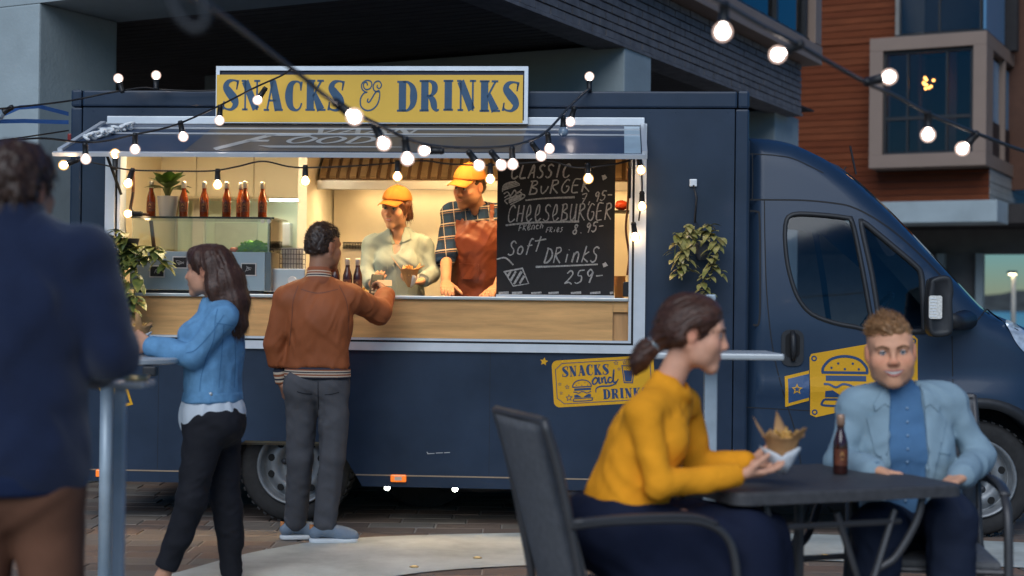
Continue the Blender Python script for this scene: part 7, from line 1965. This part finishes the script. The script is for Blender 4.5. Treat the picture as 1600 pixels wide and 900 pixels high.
# ---------------------------------------------------------------- cook in the apron
def plaid():
    if 'plaid_flannel' in MATS: return MATS['plaid_flannel']
    m = cloth('plaid_flannel', (.02, .045, .10), .9, .0, bump=0); N, L = m.node_tree.nodes, m.node_tree.links; b = N['Principled BSDF']
    tc = N.new('ShaderNodeTexCoord'); sp = N.new('ShaderNodeSeparateXYZ'); mp = N.new('ShaderNodeMapping'); mp.inputs['Rotation'].default_value = (0, R(7), 0); L.new(tc.outputs['Object'], mp.inputs[0]); L.new(mp.outputs[0], sp.inputs[0])
    def band(sock, period, w, off):
        a = N.new('ShaderNodeMath'); a.operation = 'MULTIPLY_ADD'; a.inputs[1].default_value = 1 / period; a.inputs[2].default_value = off; L.new(sock, a.inputs[0])
        f = N.new('ShaderNodeMath'); f.operation = 'FRACT'; L.new(a.outputs[0], f.inputs[0]); c = N.new('ShaderNodeMath'); c.operation = 'LESS_THAN'; c.inputs[1].default_value = w; L.new(f.outputs[0], c.inputs[0]); return c.outputs[0]
    col = None; cur = (.018, .045, .11)
    prev = None
    for sock, per, w, off, c, a in ((sp.outputs[0], .075, .45, .0, (.014, .026, .06), .6), (sp.outputs[2], .085, .45, .1, (.014, .026, .06), .6), (sp.outputs[0], .075, .07, .7, (.50, .46, .40), .6), (sp.outputs[2], .085, .09, .75, (.55, .48, .40), .7), (sp.outputs[2], .085, .05, .9, (.45, .25, .10), .5)):
        mx = N.new('ShaderNodeMix'); mx.data_type = 'RGBA'; mx.inputs[7].default_value = (*c, 1)
        f = N.new('ShaderNodeMath'); f.operation = 'MULTIPLY'; f.inputs[1].default_value = a; L.new(band(sock, per, w, off), f.inputs[0]); L.new(f.outputs[0], mx.inputs[0])
        if prev is None: mx.inputs[6].default_value = (*cur, 1)
        else: L.new(prev, mx.inputs[6])
        prev = mx.outputs[2]
    L.new(prev, b.inputs['Base Color']); return m
def p_cook():
    D = 9.78; root = np.array([J(745, 450, D)[0], D, .481])
    o = person('person', root, 'cook in a mustard cap, plaid shirt and brown leather apron leaning on the counter')
    h = Head(J(733, 292, D - .14), (-.60, -.76, -.24), (.06, -.15, 1), k=1.06); N = J(744, 328, D - .02)
    SL, EL, WL = J(706, 336, D), J(697, 397, D - .10), J(697, 444, D - .30)
    SR, ER, WR = J(796, 338, D), J(798, 400, D - .10), J(776, 450, D - .30)
    P, C = J(752, 480, D + .06), J(748, 385, D)
    F = nrm([-.10, -.97, -.12])
    S = SDF(.005); head_ops(S, h, False, 0, N, .055); torso(S, P, C, N, SR, SL, F, -.012); arm(S, SL, EL, WL, .0); arm(S, SR, ER, WR, .0)
    HP = [P + [s * .09, .02, -.05] for s in (-1, 1)]
    for q in HP: leg(S, q, q + [0, 0, -.36], q + [0, 0, -.74], -.01)
    hand(S, WL, (.10, -.90, -.25), (.05, -.2, -1), 1, (.25, .25, .2), 1.05, .12); hand(S, WR, (-.35, -.85, -.2), (0, -.2, -1), -1, (.25, .25, .2), 1.05, .12)
    b = put(S, 'body', M_skin, o, root, lambda V: face_cols(V, h, (.50, .255, .155), stub=.6, stubc=(.13, .06, .035), brow=(.05, .025, .015)))
    eyes(h, b, root); face(h, b, b, root, 0, (.38, .15, .11), (.05, .025, .015), 1.6)
    hm = hairmat('hair_dark_brown', (.045, .022, .013), None); S = hair_cap(h, .005, .004, .05, -.05, noise=.004, nf=70); S.plane(h.w(0, 0, .06), h.M[2], .01); put(S, 'hair', hm, o, root)
    cap(h, o, root, (.40, .145, .028))
    M_p = plaid()
    S = SDF(.006); torso(S, P, C, N, SR, SL, F, .018, k=1.02, sh=.064); arm(S, SL, EL, EL + (WL - EL) * .02, .016, (.056, .050, .048), .02); arm(S, SR, ER, ER + (WR - ER) * .02, .016, (.056, .050, .048), .02)
    S.cone(N + F * .03 + [0, 0, .06], N + F * .11 + [0, 0, -.05], .045, .012, .01, 's'); S.cone(N, N + [0, 0, .14], .060, .07, .01, 's'); S.plane(P + [0, 0, -.1], (0, 0, -1), .01)
    S.disp += [folds((.3, 0, 1), .010, 3, 12, 5), folds((.9, 0, .3), .008, 5, 16, 8)]
    sh = put(S, 'shirt', M_p, o, root); X = nrm(np.cross(F, [0, 0, 1])); Z = np.array([0, 0, 1.]); tr = bvh(sh, root)
    for s_ in (-1, 1):
        drape('collar', mir([(.008, -.055), (.045, -.01), (.058, .026), (.080, .014), (.095, -.035), (.055, -.062)], s_), N, X, Z, F, tr, .011, M_p, sh, root)
    for A_, B_ in ((SL, EL), (SR, ER)):
        d = nrm(B_ - A_); S = SDF(.005); S.cone(B_ - d * .05, B_ + d * .04, .070, .066, .01); S.cone(B_ + d * .03, B_ + d * .09, .046, .05, .006, 's'); S.disp += [folds(d, .006, 8, 20, 3)]; put(S, 'rolled_cuff', M_p, sh, root)
    # leather apron: bib, straps, skirt
    M_a = mat('brown_leather_apron', (.17, .045, .022), .40, var=.25, vs=6, bump=.0012, bs=80, spec=.5, rv=.12)
    zt_ = J(740, 340, D - .12)[2] - C[2]
    S = SDF(.006); torso(S, P, C, N, SR, SL, F, .028, k=1.0, sh=.05); S.cone(C, P + [0, 0, -.3], .165, .185, .05, 'u', F, .72); S.disp += [folds((.2, 0, 1), .014, 2, 10, 5), folds((.9, 0, -.5), .012, 4, 13, 15), folds((-.6, 0, -.8), .006, 8, 24, 25)]
    V_a, F_a = S.build(); ta = BVHTree.FromPolygons([Vector(v) for v in V_a.tolist()], [tuple(int(i) for i in f) for f in F_a])
    ap = drape('apron', [(-.135, zt_), (.135, zt_), (.145, zt_ - .10), (.185, zt_ - .26), (.20, -.45), (-.20, -.45), (-.185, zt_ - .26), (-.145, zt_ - .10)], C, X, Z, F, ta, .004, M_a, o, root, .009, .012, .5)
    drape('apron_pocket', [(-.02, -.10), (.11, -.10), (.10, -.20), (-.02, -.20)], C, X, Z, F, ta, .010, M_a, ap, root, .01, .008, .5)
    drape('apron_seam', [(-.004, zt_ - .01), (.004, zt_ - .01), (.004, -.42), (-.004, -.42)], C, X, Z, F, ta, .0065, cloth('apron_thread', (.10, .025, .012)), ap, root, .02, .003, .5)
    for s_ in (-1, 1): drape('apron_strap', mir([(.086, zt_ - .02), (.114, zt_ - .02), (.098, zt_ - .0 + .16), (.066, zt_ + .16)], s_), C, X, Z, F, tr, .008, M_a, ap, root, .01)
    drape('apron_edge', [(-.137, zt_ + .002), (.137, zt_ + .002), (.137, zt_ - .012), (-.137, zt_ - .012)], C, X, Z, F, ta, .007, M_a, ap, root, .01, .008, .5)
    S = SDF(.009); S.ell(P + [0, 0, -.06], (.17, .13, .12), frameM(F), .04)
    for q in HP: leg(S, q, q + [0, 0, -.36], q + [0, 0, -.76], .012)
    S.plane(P + [0, 0, -.02], (0, 0, 1), .01); put(S, 'trousers', cloth('dark_brown_work_trousers', (.05, .025, .018)), o, root)
p_cook()

# ---------------------------------------------------------------- woman in the yellow sweater
def p_yellow():
    D = 4.95; root = np.array([J(990, 800, D)[0], D, 0.])
    o = person('person', root, 'seated woman with tied brown hair in a mustard yellow sweater holding a snack')
    h = Head(J(1086, 522, D + .02), (.96, -.08, -.14), (.22, .02, 1), k=.97); N = J(1044, 600, D + .02)
    SN, EN, WN = J(1004, 648, D - .13), J(1030, 758, D - .18), J(1152, 742, D - .08)     # near (right) arm
    SF, EF, WF = J(1070, 632, D + .17), J(1090, 728, D + .22), J(1166, 722, D + .16)
    P, C = J(968, 800, D), J(1000, 700, D)
    H1, K1, A1 = P + [.02, -.07, -.02], J(1176, 838, D - .08), np.array([J(1205, 700, D - .1)[0] - .08, D - .10, .08])
    H2, K2, A2 = P + [.02, .09, -.02], J(1190, 830, D + .10), np.array([J(1205, 700, D)[0] - .02, D + .10, .08])
    F = np.array([.97, .05, -.18])
    S = SDF(.005); head_ops(S, h, True, .5, N, .045); torso(S, P, C, N, SN, SF, F, -.03, True, .88); arm(S, SN, EN, WN, -.005, (.046, .038, .026)); arm(S, SF, EF, WF, -.005, (.046, .038, .026))
    leg(S, H1, K1, A1, -.015); leg(S, H2, K2, A2, -.015)
    for A_ in (A1, A2): S.cone(A_ + [-.04, 0, -.045], A_ + [.15, 0, -.06], .034, .024, .03)
    hand(S, WN, (.93, .16, .06), (-.05, .25, 1), 1, ((.15, .2, .15), (.2, .25, .2), (.25, .3, .2), (.3, .35, .25)), .95, .05, (.7, .5, .55))
    hand(S, WF, (.90, -.25, .02), (0, -.3, 1), -1, ((.25, .3, .2),) * 4, .95, .05, (.7, .5, .55))
    b = put(S, 'body', M_skin, o, root, lambda V: face_cols(V, h, (.70, .36, .23), lip=(.45, .15, .13), brow=(.05, .03, .02)))
    eyes(h, b, root); face(h, b, b, root, .5, (.48, .17, .14), (.06, .032, .02))
    hm = hairmat('hair_brown_tied', (.075, .031, .018), None)
    def ex(S):
        S.cone(h.w(0, -.085, .01), h.w(.0, -.118, -.045), .045, .028, .03)
        S.cone(h.w(0, -.118, -.045), h.w(0, -.140, -.066), .022, .022, .008); S.cone(h.w(0, -.150, -.075), h.w(0, -.172, -.12), .036, .030, .01); S.cone(h.w(0, -.172, -.12), h.w(0, -.178, -.165), .030, .010, .02)
        for s_ in (-1, 1): S.cone(h.w(s_ * .040, .050, .085), h.w(s_ * .078, .01, .035), .014, .014, .03); S.cone(h.w(s_ * .078, .01, .035), h.w(s_ * .074, -.05, -.02), .016, .022, .03)
    S = SDF(.005)
    S.ell(h.w(0, -.022, .040), np.array([.083, .106, .096]), h.M, .02); S.ell(h.w(0, .02, .078), np.array([.055, .050, .038]), h.M, .025); S.ell(h.w(0, -.055, .0), (.066, .055, .052), h.M, .03); ex(S)
    S.ell(h.w(0, .128, -.025), (.078, .098, .108), h.M, .010, 's'); S.ell(h.w(0, .03, -.13), (.085, .085, .10), h.M, .015, 's')
    for s_ in (-1, 1): S.ell(h.w(s_ * .088, -.006, -.012), (.024, .026, .034), h.M, .010, 's')
    fl0 = nrm(h.w(0, -.1, -.045) - h.w(0, .04, .05)); S.disp += [folds(fl0, .007, 6, 70, 3, .3), folds(fl0, .004, 6, 130, 6, .3)]
    ho = put(S, 'hair', hm, o, root); hv = np.array([v.co for v in ho.data.vertices]) + root
    strands(hv, vnormals(ho), lambda p, n: fl0 - n * (fl0 @ n) * .8 + n * .06, 3600, .030, .0007, hm, ho, root, 4, .02, .05)
    t = h.w(0, -.132, -.058); S = SDF(.004); S.torus(t, h.w(0, -.15, -.085) - h.w(0, -.125, -.055), .024, .010); put(S, 'hair_tie', mat('silver_tie', (.25, .27, .28), .35, .6, var=.5, vs=90), ho, root)
    M_y = cloth('mustard_knit', (.86, .335, .018), .9, .12, 8, .0009, 220)
    S = SDF(.0065); torso(S, P, C, N, SN, SF, F, .004, True, .90, .048); S.cone(C + F * .02, P + [.02, 0, .04], .132, .150, .05, 'u', (1, 0, 0), .86)
    arm(S, SN, EN, WN + (EN - WN) * .04, .010, (.041, .036, .029), .014); arm(S, SF, EF, WF + (EF - WF) * .04, .010, (.041, .036, .029), .014)
    zh = J(980, 806, D)[2]; S.plane((0, 0, zh), (.05, 0, -1), .015); S.cone(N + F * .02, N + [.06, 0, .15], .056, .07, .01, 's')
    S.torus(N + F * .012 + [0, 0, -.006], nrm(h.w(0, -.03, -.06) - N) + np.array([.25, 0, 0]), .064, .013, .012)
    S.disp += [folds((.4, 0, .9), .008, 2, 9, 3), folds((.8, 0, -.5), .007, 3, 14, 5), folds((.6, .1, .5), .003, 8, 24, 9)]
    sw = put(S, 'sweater', M_y, o, root)
    for A_, B_ in ((EN, WN), (EF, WF)):
        d = nrm(B_ - A_); S = SDF(.005); S.cone(B_ - d * .075, B_ - d * .008, .043, .039, .008); S.cone(B_ - d * .012, B_ + d * .06, .031, .04, .006, 's'); S.disp += [folds(d, .003, 3, 60, 3)]; put(S, 'cuff', M_y, sw, root)
    M_n = cloth('navy_skirt', (.011, .015, .034), .85, .15)
    S = SDF(.009); S.ell(P + [.0, 0, -.05], (.19, .19, .15), None, .05)
    for H_, K_, A_ in ((H1, K1, A1), (H2, K2, A2)): S.cone(H_ + [0, 0, -.03], K_ + [0, 0, -.02], .105, .080, .05); S.cone(K_ + [0, 0, -.02], A_ + [-.0, 0, .12], .085, .12, .05)
    S.cone((H1 + H2) / 2 + [0, 0, -.04], (K1 + K2) / 2 + [0, 0, -.02], .10, .078, .06); S.cone((K1 + K2) / 2 + [0, 0, -.02], (A1 + A2) / 2 + [-.03, 0, .12], .09, .15, .06)
    for u in np.linspace(.05, 1.0, 7):      # cloth hanging from the lap
        for H_, K_, yo in ((H1, K1, -.0), (H2, K2, .0)):
            q = H_ * (1 - u) + K_ * u; S.cone(q + [0, 0, -.05], np.array([q[0] + .01, q[1] + yo, .16]), .070, .085, .06)
    S.plane((0, 0, P[2] + .06), (0, 0, 1), .02); S.plane((0, 0, .13), (0, 0, -1), .02)
    S.disp += [folds((.3, 0, -.95), .022, 1.6, 8, 4), folds((.8, 0, -.5), .010, 3, 14, 8)]
    put(S, 'skirt', M_n, o, root)
    snack('snack_cone', J(1222, 700, D + .03), 'paper wrapped snack with crisp tips in the hands of the woman in yellow', 1.05, 5)
p_yellow()

# ---------------------------------------------------------------- man in the pale blazer
def p_blazer():
    D = 5.76; root = np.array([J(1415, 800, D)[0], D, 0.])
    o = person('person', root, 'smiling blond man in a pale blue blazer seated at the bistro table')
    h = Head(J(1392, 551, D - .06), (-.16, -.98, -.03), (-.06, 0, 1), k=1.03, wx=1.12); N = J(1402, 620, D)
    SL, EL, WL = J(1338, 640, D), J(1312, 722, D - .04), J(1368, 736, D - .26)
    SR, ER, WR = J(1480, 632, D + .02), J(1530, 716, D - .0), J(1500, 746, D - .22)
    P, C = J(1428, 815, D + .06), J(1410, 712, D + .02)
    F = np.array([-.12, -.99, 0]); X = nrm(np.cross(F, [0, 0, 1]))
    H1, K1 = P + [-.09, -.02, -.03], J(1372, 828, D - .42); A1 = np.array([K1[0] - .01, K1[1] + .06, .09])
    H2, K2 = P + [.09, -.02, -.03], J(1486, 812, D - .40); A2 = np.array([K2[0] + .02, K2[1] + .04, .09])
    S = SDF(.005); head_ops(S, h, False, 1.0, N, .057); torso(S, P, C, N, SR, SL, F, -.02); arm(S, SL, EL, WL, -.006); arm(S, SR, ER, WR, -.006); leg(S, H1, K1, A1, -.02); leg(S, H2, K2, A2, -.02)
    hand(S, WL, (.85, -.25, -.12), (.1, -.2, -1), -1, (.3, .35, .3), 1.0); hand(S, WR, (-.6, -.6, -.15), (0, -.2, -1), -1, (.3, .35, .3), 1.0)
    b = put(S, 'body', M_skin, o, root, lambda V: face_cols(V, h, (.74, .37, .22), lip=(.50, .20, .16), brow=(.22, .11, .05), stub=.12, stubc=(.34, .17, .09)))
    eyes(h, b, root, mat('iris_grey', (.08, .10, .12), .1, coat=1)); face(h, b, b, root, 1.25, (.50, .17, .13), (.20, .10, .045), 1.5)
    hm = hairmat('hair_blond', (.34, .175, .075), None)
    hc = hair_cap(h, .0055, .002, .066, -.02, noise=.007, nf=80, seed=5, top=.012, side=-.008); ho = put(hc, 'hair', hm, o, root)
    hv = np.array([v.co for v in ho.data.vertices]) + root; hn = vnormals(ho); s_ = h.loc(hv)[:, 2] > .06
    strands(hv[s_], hn[s_], lambda p, n: n * .12 + h.M[2] * .35 + h.M[1] * .12 + h.M[0] * .5, 1700, .026, .0014, hm, ho, root, 2, .12, .22)
    s2 = ~s_; strands(hv[s2], hn[s2], lambda p, n: np.array([0, 0, -1.]) + n * .25 - h.M[1] * .3, 700, .018, .0012, hm, ho, root, 3, .1, .25)
    # shirt
    M_sh = cloth('blue_chambray', (.085, .185, .33), .85, .10)
    S = SDF(.006); torso(S, P, C, N, SR, SL, F, .006, k=1.0); S.cone(N + [0, 0, -.02], N + nrm(h.w(0, -.03, -.06) - N) * .035, .075, .068, .01); S.cone(N + [0, 0, .02], N + [0, .0, .14], .060, .066, .008, 's')
    S.plane(P + [0, 0, -.08], (0, 0, -1), .01); S.disp += [folds((.2, 0, 1), .008, 3, 12, 5), folds((.9, 0, .4), .007, 5, 15, 8)]
    shq = put(S, 'shirt', M_sh, o, root)
    tsh = bvh(shq, root)
    for i, z in enumerate(np.linspace(.19, -.16, 8)):
        hit = tsh.ray_cast(Vector(C + F * .4 + [0, 0, z]), Vector(-F)); q = np.array(hit[0]) + F * .004
        MB().ico(tuple(q), .0055, 1, (1, .6, 1)).build('button', mat('shell_button', (.25, .36, .48), .3), shq, True, loc=root)
    # blazer
    M_bz = cloth('pale_blue_wool', (.255, .355, .415), .85, .10, 9, .0007, 260)
    S = SDF(.0065); torso(S, P, C, N, SR, SL, F, .018, k=1.0, sh=.054); S.cone(C, P + [0, 0, -.05], .165, .172, .05, 'u', F, .74)
    arm(S, SL, EL, WL + (EL - WL) * .08, .012, (.045, .041, .033), .012); arm(S, SR, ER, WR + (ER - WR) * .08, .012, (.045, .041, .033), .012)
    for s0 in (SL, SR): S.cone(N + [0, 0, -.012], s0 + [0, 0, .022], .040, .036, .03); S.ell(s0 + [0, 0, -.005], (.050, .056, .054), None, .02)
    # front opening
    zk, wk = (-.30, -.16, .0, .12, .22, .3), (.105, .085, .070, .068, .062, .058)
    C32, X32, F32 = C.astype(np.float32), X.astype(np.float32), nrm(F).astype(np.float32)
    def wedge(p):
        q = p - C32; return np.maximum(np.abs(q @ X32 + .0) - np.interp(q[:, 2], zk, wk).astype(np.float32), .03 - q @ F32)
    S.ops.append((wedge, .008, 's'))
    S.cone(N, N + [0, 0, .2], .066, .075, .01, 's'); S.plane(P + [0, 0, -.13], (0, 0, -1), .01)
    S.disp += [folds((.15, 0, 1), .009, 2.5, 9, 5), folds((.8, 0, .6), .011, 4, 12, 8), folds((-.7, .3, .5), .006, 7, 20, 3)]
    bz = put(S, 'blazer', M_bz, o, root)
    tr = bvh(bz, root); Z = np.array([0, 0, 1.])
    for s_ in (-1, 1):
        drape('lapel', mir([(.078, -.13), (.072, .06), (.066, .19), (.085, .205), (.128, .165), (.150, .150), (.128, .06), (.098, -.06)], s_), C, X, Z, nrm(F), tr, .010, M_bz, bz, root, .010, .012)
        drape('collar', mir([(.066, .195), (.060, .26), (.085, .262), (.125, .205), (.118, .178), (.085, .207)], s_), C, X, Z, nrm(F), tr, .013, M_bz, bz, root, .010, .014)
    drape('pocket', [(-.165, .03), (-.110, .045), (-.108, .030), (-.163, .015)], C, X, Z, nrm(F), tr, .005, M_bz, bz, root, .010)
    drape('placket', [(-.018, -.2), (.018, -.2), (.018, .20), (-.018, .20)], C, X, Z, nrm(F), bvh(shq, root), .003, M_sh, shq, root, .012)
    for A_, B_ in ((EL, WL), (ER, WR)):
        d = nrm(B_ - A_); S = SDF(.005); S.cone(B_ - d * .03, B_ + d * .004, .037, .036, .008); S.cone(B_ - d * .004, B_ + d * .06, .030, .035, .005, 's'); put(S, 'shirt_cuff', M_sh, shq, root)
    M_t = cloth('navy_trousers', (.016, .022, .042), .8, .12)
    S = SDF(.008); S.ell(P + [0, 0, -.04], (.18, .14, .13), frameM(F), .05); leg(S, H1, K1, A1, .014, (.092, .076, .055)); leg(S, H2, K2, A2, .014, (.092, .076, .055)); S.plane((0, 0, .09), (0, 0, -1), .01)
    S.disp += [folds((.3, -.9, 0), .010, 3, 11, 4), folds((.9, .2, .2), .007, 5, 16, 9)]
    put(S, 'trousers', M_t, o, root)
    for A_ in (A1, A2):
        S, So = SDF(.007), SDF(.007); shoe(S, So, A_, F, L=.28); s1 = put(S, 'shoe', mat('black_leather', (.015, .014, .014), .35), o, root); put(So, 'sole', M_plast, s1, root)
p_blazer()

# ================================================================ string lights
M_cable = mat('grey_cable', (.03, .032, .035), .55)
M_cabler = mat('black_cable', (.014, .012, .012), .5)
M_sock = mat('black_socket', (.012, .012, .013), .45)
M_glow = emis('lit_bulb', (1.0, .86, .78), 12.0)
M_gloww = emis('lit_bulb_warm', (1.0, .68, .38), 36.0)
def shell(name, col, st):
    m = bpy.data.materials.new(name); m.use_nodes = True; N, L = m.node_tree.nodes, m.node_tree.links; N.clear()
    o = N.new('ShaderNodeOutputMaterial'); t = N.new('ShaderNodeBsdfTransparent'); e = N.new('ShaderNodeEmission'); e.inputs[0].default_value = (*col, 1); e.inputs[1].default_value = st
    mx = N.new('ShaderNodeMixShader'); mx.inputs[0].default_value = .5; L.new(t.outputs[0], mx.inputs[1]); L.new(e.outputs[0], mx.inputs[2]); L.new(mx.outputs[0], o.inputs[0]); return m
M_shell = shell('bulb_halo_glow', (1.0, .72, .62), .62); M_shellw = shell('bulb_halo_glow_warm', (1.0, .52, .18), .9)  # half-clear shells with a soft rim glow painted in by emission
M_unlit = mat('unlit_bulb', (.35, .45, .55), .15, trans=.4, coat=1)
def string(label, cable, bulbs, glow, cm, cr=.006, br=.029):
    """cable: [(px, py, depth)...]; bulbs: [(socket px, py, bulb px, py, depth, lit)]"""
    P = [at(*c) for c in cable]; root = P[0]
    o = empty('string_lights', root, 0, label, 'string lights', 'strings of festoon bulbs')
    MB().tube([tuple(q) for q in crom(P, 7)], cr, 6).build('cable', cm, o, True, loc=root)
    for b in bulbs:
        sx, sy, bx_, by_, D = b[:5]; lit = b[5] if len(b) > 5 else 1
        S = at(sx, sy, D); B = at(bx_, by_, D - (b[6] if len(b) > 6 else 0.0)); d = nrm(B - S)
        B = S + d * .078
        so = MB().tube([S - d * .012, S + d * .004, S + d * .006, S + d * .046, S + d * .052], [.012, .017, .0145, .0165, .0185], 12).build('socket', M_sock, o, True, loc=root)
        q = Vector(d).to_track_quat('Z', 'Y').to_matrix(); vs = []; fs = []; mi = []
        for kk, (rr_, seg_) in enumerate(((br, 12), (br * .70, 8))):      # envelope whose emission stands in for a halo, then the glowing core
            bl = MB(); bl.lathe([(.0125 * (1 if kk == 0 else .6), -.030)] + [(rr_ * math.cos(a), rr_ * math.sin(a)) for a in np.linspace(-.95, math.pi / 2 - .02, seg_)], n=18 if kk == 0 else 12)
            n0 = len(vs); vs += [np.array(q @ Vector(v)) + B for v in bl.v]; fs += [tuple(i + n0 for i in f) for f in bl.f]; mi += [kk] * len(bl.f)
        if lit == 0: n1 = mi.index(1); vs = vs[:min(i for f in fs[n1:] for i in f)]; fs = fs[:n1]; mi = mi[:n1]
        ob = mesh('bulb', vs, fs, None, None, True, loc=root); ob.parent = so
        for m_ in ((M_unlit,) if lit == 0 else (M_shellw if lit == 2 else M_shell, M_gloww if lit == 2 else glow)): ob.data.materials.append(m_)
        ob.data.polygons.foreach_set('material_index', mi)
    return o
string('big festoon bulbs hanging from the upper left down to the right of the truck roof',
    [(215, -60, 2.6), (262, -20, 2.9), (330, 12, 3.3), (400, 64, 3.9), (470, 118, 4.4), (520, 158, 4.8), (585, 192, 5.6), (625, 212, 6.0), (665, 226, 6.6), (720, 231, 7.1), (775, 230, 7.5), (815, 224, 7.8), (852, 207, 8.2), (885, 172, 8.5), (905, 152, 8.75), (922, 138, 8.9)],
    [(524, 160, 548, 178, 4.9), (585, 196, 598, 221, 5.7), (633, 218, 636, 243, 6.0), (690, 236, 660, 235, 6.7), (733, 238, 746, 255, 7.1), (768, 238, 782, 256, 7.3), (800, 232, 801, 256, 7.4), (832, 225, 842, 239, 7.9), (856, 210, 858, 228, 8.1), (880, 184, 880, 200, 8.45, 0), (897, 170, 893, 184, 8.6), (921, 140, 921, 125, 8.9)], M_glow, M_cable, .0075)
string('string of big festoon bulbs sagging across the upper right in front of the timber building',
    [(1020, -60, 4.0), (1090, -12, 4.2), (1135, 8, 4.35), (1190, 40, 4.6), (1248, 70, 4.8), (1300, 100, 5.0), (1355, 130, 5.2), (1400, 150, 5.4), (1452, 178, 5.6), (1525, 208, 5.9), (1600, 236, 6.2), (1660, 250, 6.4)],
    [(1132, 8, 1130, 38, 4.35), (1250, 70, 1218, 84, 4.8), (1355, 128, 1385, 121, 5.2), (1450, 178, 1450, 205, 5.6), (1525, 210, 1507, 229, 5.9)], M_glow, M_cable, .0075)
string('string of small festoon bulbs rising from the left over the awning to the yellow sign',
    [(-20, 224, 7.6), (60, 216, 7.8), (125, 222, 8.05), (165, 220, 8.1), (211, 210, 8.15), (250, 202, 8.2), (285, 191, 8.3), (343, 165, 8.55), (400, 136, 8.72), (440, 118, 8.8), (456, 107, 8.84)],
    [(133, 226, 134, 247, 8.05), (211, 211, 211, 232, 8.15), (282, 192, 286, 212, 8.3), (344, 167, 343, 187, 8.55), (414, 139, 406, 151, 8.7)], M_glow, M_cabler)
string('string of festoon bulbs running from the left edge along the truck roof edge',
    [(-30, 172, 8.1), (20, 168, 8.3), (105, 158, 8.75), (160, 147, 8.85), (195, 141, 8.92), (225, 137, 8.97), (250, 140, 9.0), (300, 142, 9.0), (344, 141, 9.0)],
    [(18, 168, 8, 174, 8.3, 0), (191, 142, 186, 126, 8.9), (244, 138, 244, 122, 8.98)], M_glow, M_cabler)
string('string of warm bulbs looped under the awning and down the right jamb of the hatch',
    [(118, 249, 8.3), (150, 255, 8.3), (200, 265, 8.35), (260, 267, 8.35), (330, 267, 8.35), (372, 260, 8.3), (410, 252, 8.25), (450, 260, 8.3), (480, 262, 8.3), (540, 260, 8.3), (600, 256, 8.3), (660, 251, 8.25), (700, 256, 8.25), (760, 258, 8.25), (830, 254, 8.2), (862, 252, 8.2), (900, 262, 8.2), (950, 258, 8.2), (985, 250, 8.25), (997, 240, 8.5), (1002, 262, 8.72), (1003, 305, 8.78), (998, 345, 8.82)],
    [(120, 250, 107, 255, 8.3, 2), (180, 262, 180, 256, 8.35, 2), (207, 266, 200, 286, 8.35, 2), (340, 267, 340, 287, 8.35, 2), (477, 261, 477, 275, 8.3, 2), (621, 254, 621, 274, 8.28, 2), (766, 258, 766, 279, 8.25, 2), (918, 257, 919, 274, 8.2, 2), (998, 245, 1001, 262, 8.6, 2), (1003, 302, 1003, 315, 8.78, 2), (990, 350, 992, 368, 8.82, 2)], M_gloww, M_cabler, .005)
string('thin cable with one warm bulb on the glass shelf beside the leftmost bottle',
    [(208, 300, 9.05), (205, 325, 9.06), (214, 333, 9.05), (228, 335, 9.06)], [(220, 334, 206, 334, 9.05, 2)], M_gloww, M_cabler, .005)
# blue ratchet straps tied from the truck to the left
for lab, L in (('upper blue strap stretched from the truck corner to the left edge', [(-20, 190, 8.6), (30, 168, 8.7), (60, 166, 8.8), (107, 178, 9.02)]), ('lower blue strap stretched level from the truck corner to the left edge', [(-20, 190, 8.6), (40, 189, 8.8), (107, 191, 9.02)])):
    P = [at(*q) for q in L]; o = empty('strap', P[0], 0, lab, 'strap', 'blue straps at the left')
    V = []; F = []
    for i, q in enumerate(P): V += [q + [0, 0, .012], q - [0, 0, .012], q + [0, .003, .012], q + [0, .003, -.012]]
    for i in range(len(P) - 1): a = 4 * i; F += [(a, a + 1, a + 5, a + 4), (a + 2, a + 6, a + 7, a + 3), (a, a + 4, a + 6, a + 2), (a + 1, a + 3, a + 7, a + 5)]
    mesh('webbing', V, F, mat('blue_webbing', (.03, .11, .33), .7), o, loc=P[0])
P = [at(*q) for q in ((-20, 222, 8.4), (40, 214, 8.7), (107, 204, 9.0))]
o = empty('tie_cable', P[0], 0, 'thin dark cable tied from the truck corner to the left edge below the straps', 'cable'); MB().tube([tuple(q) for q in crom(P, 5)], .005, 6).build('wire', M_cabler, o, loc=P[0])
P = [at(*q) for q in ((262, -40, 2.2), (268, 0, 2.2), (285, 32, 2.2), (308, 46, 2.2), (322, 30, 2.2), (318, 4, 2.2), (330, -40, 2.2))]
o = empty('cable_loop', P[0], 0, 'loose loop of dark cable hanging close to the camera at the top left', 'cable'); MB().tube([tuple(q) for q in crom(P, 6)], .006, 8).build('wire', M_cable, o, True, loc=P[0])
